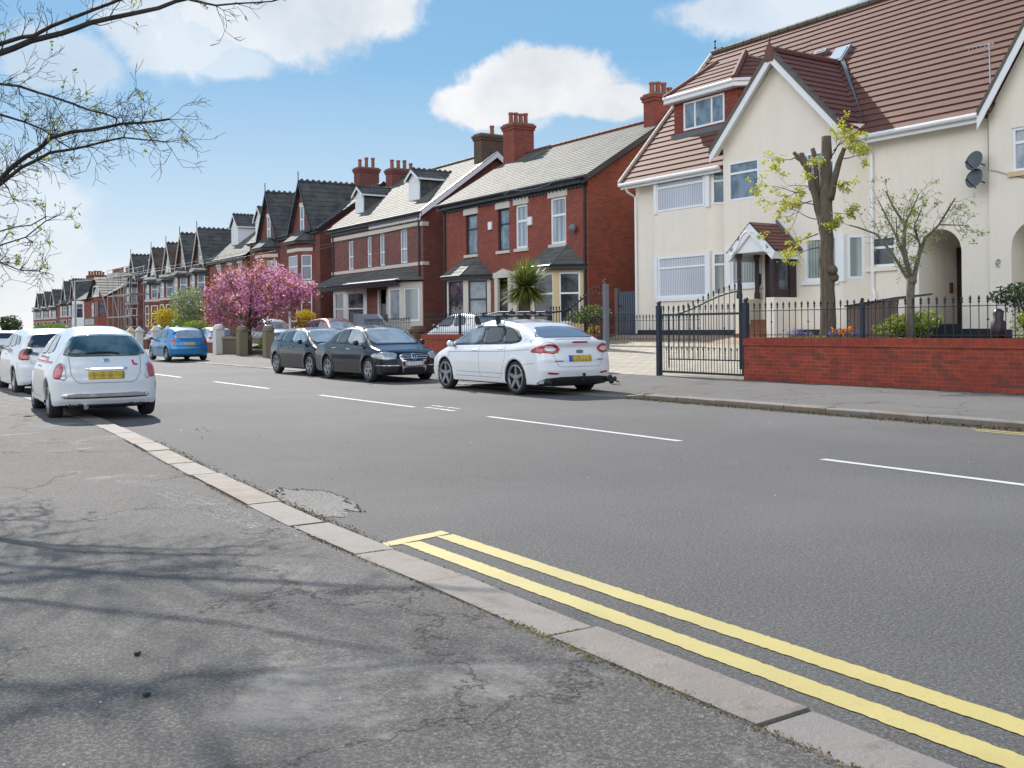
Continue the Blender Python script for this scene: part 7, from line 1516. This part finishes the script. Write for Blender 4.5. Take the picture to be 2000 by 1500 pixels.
def flowers(label, y0, y1, mat, n, seed, h=.18, X=17.15, s=.035):
    rr = random.Random(seed); O = empty('flower_clump', (X, (y0+y1)/2, 1.0)); tag(O, label, 'flowers'); L = MB(); P = MB()
    for _ in range(n):
        x, y = X+rr.uniform(-.08, .25), rr.uniform(y0, y1); hh = h*rr.uniform(.6, 1.2); d = Vector((rr.gauss(0, .25), rr.gauss(0, .25), 1)).normalized()
        for k in range(3): q = Vector((rr.gauss(0, .5), rr.gauss(0, .5), 1)).normalized(); L.add([(x, y, .99), tuple(Vector((x, y, .99))+q*hh*.6+Vector((.008, 0, 0))), tuple(Vector((x, y, .99))+q*hh), tuple(Vector((x, y, .99))+q*hh*.6-Vector((.0, .012, 0)))], [(0, 1, 2, 3)])
        for k in range(6): leaf(P, tuple(Vector((x, y, 1.0))+d*hh+Vector((rr.gauss(0, .012), rr.gauss(0, .012), rr.gauss(0, .02)))), s, rr)
    L.build('leaves', M['leaf_green'], O, recalc=False); P.build('petals', mat, O, recalc=False)
flowers('pale blue spring flowers left of the pollarded trunk', 14.65, 15.3, M['fl_blue'], 45, 1, .22)
flowers('blue spring flowers right of the pollarded trunk', 13.3, 14.1, M['fl_blue'], 55, 2, .2)
flowers('orange and yellow tulips behind the railings', 13.55, 13.95, M['fl_red'], 16, 3, .26, s=.07)
bush('garden_shrub', 'low weedy tuft at the foot of the pollarded trunk', (17.2, 14.55, 1.08), (.15, .45, .12), 350, .05, M['leaf_bush'], 31, z0=1.0, blobs=3)
# lean-to shelter and urn by the cream house
t = MB(); t.prism([(20.8, 15.1, 1.95), (20.8, 16.6, 1.78), (22.2, 16.6, 1.9), (22.2, 15.1, 2.05)], (0, 0, .04)); O = empty('bin_store', (21, 15.8, 1.0)); tag(O, 'dark sloping felt roofed bin store with brown boards against the cream wall', 'bin store'); t.build('roof', M['black'], O)
t = MB()
for i in range(12): t.box(20.85, 20.88, 15.12+i*.122, 15.23+i*.122, 1.0, 1.93-.01*i)
t.box(20.9, 22.1, 16.5, 16.55, 1.0, 1.8); t.build('boards', M['fence_wood'], O)
O = MB(); O.lathe([(.0, 0), (.12, 0), (.15, .2), (.13, .38), (.09, .42), (.10, .55), (.06, .62), (0, .64)], (18.6, 11.25, 1.0), n=10); tag(O.build('garden_ornament', M['plum'], smooth=True), 'dark brown garden ornament standing between railings and pier', 'ornament')
# spiky palm
def palm():
    c = Vector((18.9, 27.75, 2.68)); O = empty('spiky_palm', (c.x, c.y, .4)); tag(O, 'round headed spiky palm between the white car roof and the red brick house', 'palm'); rr = random.Random(9)
    T = MB(); T.tube([(c.x, c.y, .3), (c.x+.03, c.y, 1.2), (c.x, c.y, 2.5)], [.16, .11, .12], 9); T.build('trunk', M['bark'], O); L = MB(); D = MB()
    for i in range(900):
        t = rr.random(); el = math.asin(rr.uniform(-.62, 1.0)); az = rr.uniform(0, 6.283); Ln = rr.uniform(.86, 1.14); d = Vector((math.cos(az)*math.cos(el), math.sin(az)*math.cos(el), math.sin(el))); s = d.cross(Vector((0, 0, 1))).normalized() if abs(d.z) < .98 else Vector((1, 0, 0)); w = .017; p0 = c+d*.05; drop = Vector((0, 0, -.14*Ln*(1-abs(d.z))))
        p1 = c+d*Ln*.55+drop*.25; p2 = c+d*Ln+drop; tgt = D if el < -.72 else L
        tgt.add([p0-s*w, p0+s*w, p1+s*w*1.2, p1-s*w*1.2, p2], [(0, 1, 2, 3), (3, 2, 4)])
    for i in range(160): 
        az = rr.uniform(0, 6.283); el = rr.uniform(-1.5, -1.05); d = Vector((math.cos(az)*math.cos(el), math.sin(az)*math.cos(el), math.sin(el))); s = d.cross(Vector((0, 0, 1))).normalized(); p0 = c+d*.1; p2 = c+d*rr.uniform(.55, .95); D.add([p0-s*.02, p0+s*.02, p2], [(0, 1, 2)])
    L.build('fronds', M['palm'], O, recalc=False); D.build('dry_fronds', M['palm_dry'], O, recalc=False)
palm()
# cherry in blossom
def cherry():
    X = 17.9; O = empty('cherry_tree', (X, 52.3, .4)); tag(O, 'pink flowering cherry tree with copper young leaves behind the low wall', 'tree'); rr = random.Random(33)
    T = MB(); T.tube([(X, 52.3, .3), (X, 52.2, 1.2), (X, 52.0, 1.7)], [.24, .2, .19], 10)
    tips = []
    for a in ((0, 6.5, 2.3), (.8, 3.5, 2.6), (-.8, 1.0, 3.0), (0, -3.0, 2.6), (1.2, -6.5, 2.0), (-1, -5.0, 2.3), (.5, 5.2, 2.9), (-1.4, 4, 1.6)):
        e = Vector((X+a[0]*.9, 52.0+a[1]*.62, 1.7+a[2]*.72)); T.tube([(X, 52.0, 1.6), Vector((X, 52, 1.7)).lerp(e, .5)+Vector((0, 0, -.15)), e], [.13, .08, .04], 7)
        for _ in range(6): twig(T, Vector((X, 52, 1.7)).lerp(e, rr.uniform(.4, 1)), (e-Vector((X, 52, 1.7))).normalized()+Vector((rr.gauss(0, .4), rr.gauss(0, .4), .3)), rr.uniform(.8, 1.6), .03, rr, 1, tips, .4, 3, .6, .15, .01)
    T.build('trunk', M['bark'], O, recalc=False)
    L = MB(); blobs = []
    # crown outline in the street plane: (offset along Y from 51.0, height, radius)
    for (y, z, r) in ((5.8, 3.2, 1.2), (5.6, 2.5, 1.3), (4.4, 3.7, 1.05), (4.2, 2.8, 1.5), (2.6, 3.9, 1.05), (2.2, 3.0, 1.6), (0, 4.0, 1.1), (-.2, 3.2, 1.6), (-.6, 2.4, 1.3), (2.2, 2.4, 1.0), (-2.2, 3.85, 1.1), (-2.6, 3.1, 1.3), (-4.4, 3.6, .95), (-4.8, 3.1, 1.1), (-6.4, 3.1, .85), (-7.3, 3.15, .65), (4.4, 2.2, .85), (.4, 2.3, .7), (-5.6, 2.8, .75), (6.4, 2.6, .8)):
        blobs.append((Vector((X+rr.uniform(-.5, .5), 51.2+y*.87, z)), r*.93))
    for c, r in blobs:
        for sub in range(int(24*r)):
            d = Vector((rr.gauss(0, 1), rr.gauss(0, 1), rr.gauss(0, .8))).normalized()*r*rr.uniform(.45, 1.02); cc = c+d; top = (cc.z-1.6)/3.4
            for _ in range(46):
                q = (cc.x+rr.gauss(0, .17), cc.y+rr.gauss(0, .21), cc.z+rr.gauss(0, .14)); u = rr.random()
                edge = d.length/r
                cop = .13+.45*max(0, (edge-.7)/.3)+(.35 if q[1] > 55.6 else 0)+.9*max(0, top-.72)
                mi = 2 if u < cop else (1 if u < cop+.18+.3*max(0, top-.4) else 0); leaf(L, q, rr.uniform(.07, .15), rr, mi, asp=.8)
    L.build('blossom', [M['blossom'], M['blossom2'], M['leaf_copper']], O, recalc=False)
cherry()
bush('golden_shrub', 'bright golden forsythia bush, left of the white spring blossom', (18.5, 71.5, 2.0), (1.2, 2.2, 1.25), 3000, .13, None, 10, z0=.5, mats=[M['leaf_yellow'], M['leaf_yellow'], M['leaf_bush']])
bush('white_blossom_tree', 'tall white and green blossoming tree between the golden bush and the cherry', (19.2, 66.5, 2.7), (1.4, 2.9, 1.75), 5500, .14, None, 11, cat='tree', z0=.5, mats=[M['leaf_white'], M['leaf_green'], M['leaf_bush'], M['leaf_white']], blobs=9)
bush('garden_shrub', 'low bright green shrub under the white blossom', (18.2, 61.6, 1.45), (1.0, 1.5, .7), 2200, .11, M['leaf_bush'], 12, z0=.4)
bush('garden_shrub', 'dark green shrub under the white blossom, left of the low bright one', (18.4, 65.0, 1.5), (1.0, 1.9, .8), 2000, .12, M['leaf_green'], 13, z0=.4)
bush('golden_shrub', 'yellow shrub peeping under the right side of the cherry crown', (20.2, 50.5, 1.9), (.6, 1.0, .6), 900, .10, M['leaf_yellow'], 15, z0=.5)
bush('garden_shrub', 'small green plant between the two stone gateposts', (16.9, 46.8, .8), (.4, .9, .45), 900, .09, M['leaf_bush'], 16, z0=.2)
bush('clipped_hedge', 'long clipped bright green hedge in front of the farthest terrace', (21.3, 130, 1.35), (1.2, 12, 1.0), 5000, .3, M['leaf_green'], 17, cat='hedge', z0=0, blobs=14)
bush('broad_tree', 'dark round tree crown at the far left horizon', (14.6, 150, 4.0), (2, 3.2, 2.6), 2500, .4, M['leaf_dark'], 18, cat='tree', z0=0)
bush('broad_tree', 'dark bushy tree just left of the far hedge', (19.5, 150, 2.2), (1.6, 5.0, 1.7), 2500, .35, M['leaf_dark'], 19, cat='tree', z0=0)
bush('broad_tree', 'low dark trees closing the road at the left edge', (10.5, 170, 2.0), (6, 3, 1.8), 3000, .4, M['leaf_dark'], 20, cat='tree', z0=0, blobs=9)

# ------------------------------------------------------------------ small things on the ground
rr = random.Random(77)
def gutter_litter_and_shade():
    L = MB()
    for _ in range(5200):   # along the left kerb
        y = rr.choice([rr.uniform(3.9, 5.7), rr.uniform(5.7, 8.6), rr.uniform(5.9, 9.2), rr.uniform(8.6, 13)]); w_ = .022 if y < 5.8 else .055; x = kx(y)+abs(rr.gauss(0, w_))+.004; leaf(L, (x, y, .004+rr.uniform(0, .012)), rr.uniform(.006, .022), rr)
    for _ in range(3600):
        y = rr.uniform(1.6, 13); 
        if mnoise.noise(Vector((y*1.6, 3, 0))) < -.12: continue
        x = kx(y)-.278+rr.gauss(0, .013); leaf(L, (x, y, .046), rr.uniform(.005, .016), rr)
    for _ in range(3800):  # real debris plus extra dark leaves painting the shade at the right kerb foot
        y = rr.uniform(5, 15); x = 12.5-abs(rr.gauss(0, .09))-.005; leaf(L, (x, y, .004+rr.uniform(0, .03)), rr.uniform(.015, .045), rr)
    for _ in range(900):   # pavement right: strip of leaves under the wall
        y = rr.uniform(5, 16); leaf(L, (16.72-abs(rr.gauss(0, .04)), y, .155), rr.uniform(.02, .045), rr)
    tag(L.build('litter_and_kerb_shade', M['litter'], recalc=False), kind='stuff')
gutter_litter_and_shade()
def rough_patch(name, cx, cy, rx, ry, z, n, smin_, smax_, mat, seed, ang=0.0):
    r_ = random.Random(seed); P = MB()
    for _ in range(n):
        a = r_.uniform(0, 6.28); q = math.sqrt(r_.random()); k = 1+.25*math.sin(3*a+seed)+.12*math.sin(7*a); x, y = rx*q*k*math.cos(a), ry*q*k*math.sin(a); x, y = x*math.cos(ang)-y*math.sin(ang), x*math.sin(ang)+y*math.cos(ang); s = r_.uniform(smin_, smax_)
        c = Vector((cx+x, cy+y, z)); v = [c+Vector((s*math.cos(b+a)*r_.uniform(.6, 1), s*math.sin(b+a)*r_.uniform(.6, 1), 0)) for b in (0, 1.3, 2.6, 3.9, 5.1)]; t_ = c+Vector((0, 0, s*r_.uniform(.12, .28))); P.add(v+[t_], [(i, (i+1) % 5, 5) for i in range(5)])
    return tag(P.build(name, mat, recalc=False), kind='stuff')
M['chip'] = plain('broken_asphalt_chips', (.30, .285, .265), .85, var=.5)
def pothole():
    r_ = random.Random(3); N_ = 90; ring = [];
    for i in range(N_): a = 6.283*i/N_; k = 1+.20*math.sin(2*a+1)+.12*math.sin(5*a)+.07*math.sin(13*a+2)+r_.uniform(-.05, .05); ring.append((3.17+.22*k*math.cos(a), 7.7+.78*k*math.sin(a)))
    g_ = MB(); g_.face(*[(x, y, .004) for x, y in ring]); tag(g_.build('broken_road_patch', M['patch'], recalc=False), kind='structure')
    e = MB()
    for (x, y) in ring[70:]+ring[:40]:
        for _ in range(5): leaf(e, (x+r_.gauss(0, .006), y+r_.gauss(0, .015), .006), r_.uniform(.008, .022), r_)
    tag(e.build('broken_tar_crumbs', M['tar'], recalc=False), kind='stuff')
M['patch'] = asphalt('stripped_asphalt', (.26, .245, .225), .35, .9); M['tar'] = plain('tar_edge', (.03, .028, .027), .9)
pothole(); rough_patch('pothole_rubble', 3.17, 7.7, .22, .7, .002, 900, .006, .02, M['chip'], 2)
rough_patch('loose_chippings', 2.35, 7.6, .16, 1.5, .044, 900, .005, .015, M['chip'], 5, .1)
for i, (x, y) in enumerate(((1.02, 4.37), (.93, 3.86))):
    b = MB(); b.sphere((x, y, .052), .013, 5, sz=.6); b.sphere((x+.012, y+.006, .052), .009, 4, sz=.6); tag(b.build('dark_lump', M['tar'], smooth=False), ['farther of two small dark lumps on the left pavement', 'nearer of two small dark lumps on the left pavement'][i], 'debris')
L = MB()
for _ in range(26): x, y = rr.uniform(.3, 2.5), rr.uniform(2.6, 9); leaf(L, (x, y, .048), rr.uniform(.008, .022), rr)
for _ in range(30): x, y = rr.uniform(3.6, 12), rr.uniform(3, 15); leaf(L, (x, y, .004), rr.uniform(.01, .035), rr)
for _ in range(10): x, y = 4.1+rr.gauss(0, .12), 13.9+rr.gauss(0, .3); leaf(L, (x, y, .004), rr.uniform(.03, .07), rr)
tag(L.build('pale_scraps', M['pale_chip'], recalc=False), kind='stuff')
mo = MB(); r2 = random.Random(12)
for _ in range(700):
    y = r2.choice([r2.uniform(1.7, 2.0), r2.uniform(3.2, 3.9), r2.uniform(2.0, 4.6)]); x = kx(y)-.285+r2.gauss(0, .02); leaf(mo, (x, y, .046), r2.uniform(.006, .016), r2)
for yj, xj in [q for q in KJ if q[1] < 4 and 1.5 < q[0] < 9][::2]:
    for _ in range(90): leaf(mo, (xj-r2.uniform(.08, .28), yj-.008+r2.gauss(0, .006), .046), r2.uniform(.006, .014), r2)
tag(mo.build('kerb_moss', M['moss'], recalc=False), kind='stuff')
# satellite dishes on the cream wall
for i, z in enumerate((5.22, 4.80)):
    c = Vector((22.75, 14.30, z)); O = empty('satellite_dish', c); tag(O, ['upper grey satellite dish on the cream wall', 'lower grey satellite dish on the cream wall'][i], 'satellite dish')
    d = MB(); ax = Vector((-.92, .18, .34)).normalized(); u = ax.orthogonal().normalized(); v = ax.cross(u); pts = []; n = 20
    for r_, h in ((0.001, 0), (.1, .008), (.2, .03), (.26, .055), (.262, .045), (.2, .018), (.001, -.012)):
        for k in range(n): a = 6.283*k/n; pts.append(c+u*r_*math.cos(a)*1.0+v*r_*math.sin(a)*.92+ax*h)
    d.add(pts, [(j*n+k, j*n+(k+1) % n, (j+1)*n+(k+1) % n, (j+1)*n+k) for j in range(6) for k in range(n)]); d.build('reflector', M['dish'], O, smooth=True)
    a = MB(); tip = c+ax*.30+Vector((0, 0, -.14)); a.tube([c+Vector((0, 0, -.22)), tip], .014, 5); a.sphere(tip, .035, 6); a.tube([c, c+Vector((.12, -.05, -.05)), c+Vector((.3, -.05, -.08))], .018, 5); a.build('arm', M['black'], O)
w = MB(); w.tube([(22.96, 14.1, 6.2), (22.96, 14.1, 5.0), (22.955, 13.9, 4.95), (22.955, 13.5, 4.78), (22.955, 12.8, 4.6), (22.955, 12.0, 4.55)], .008, 4); tag(w.build('cable', M['grey']), 'thin cable running across the cream wall from the dishes', 'cable')
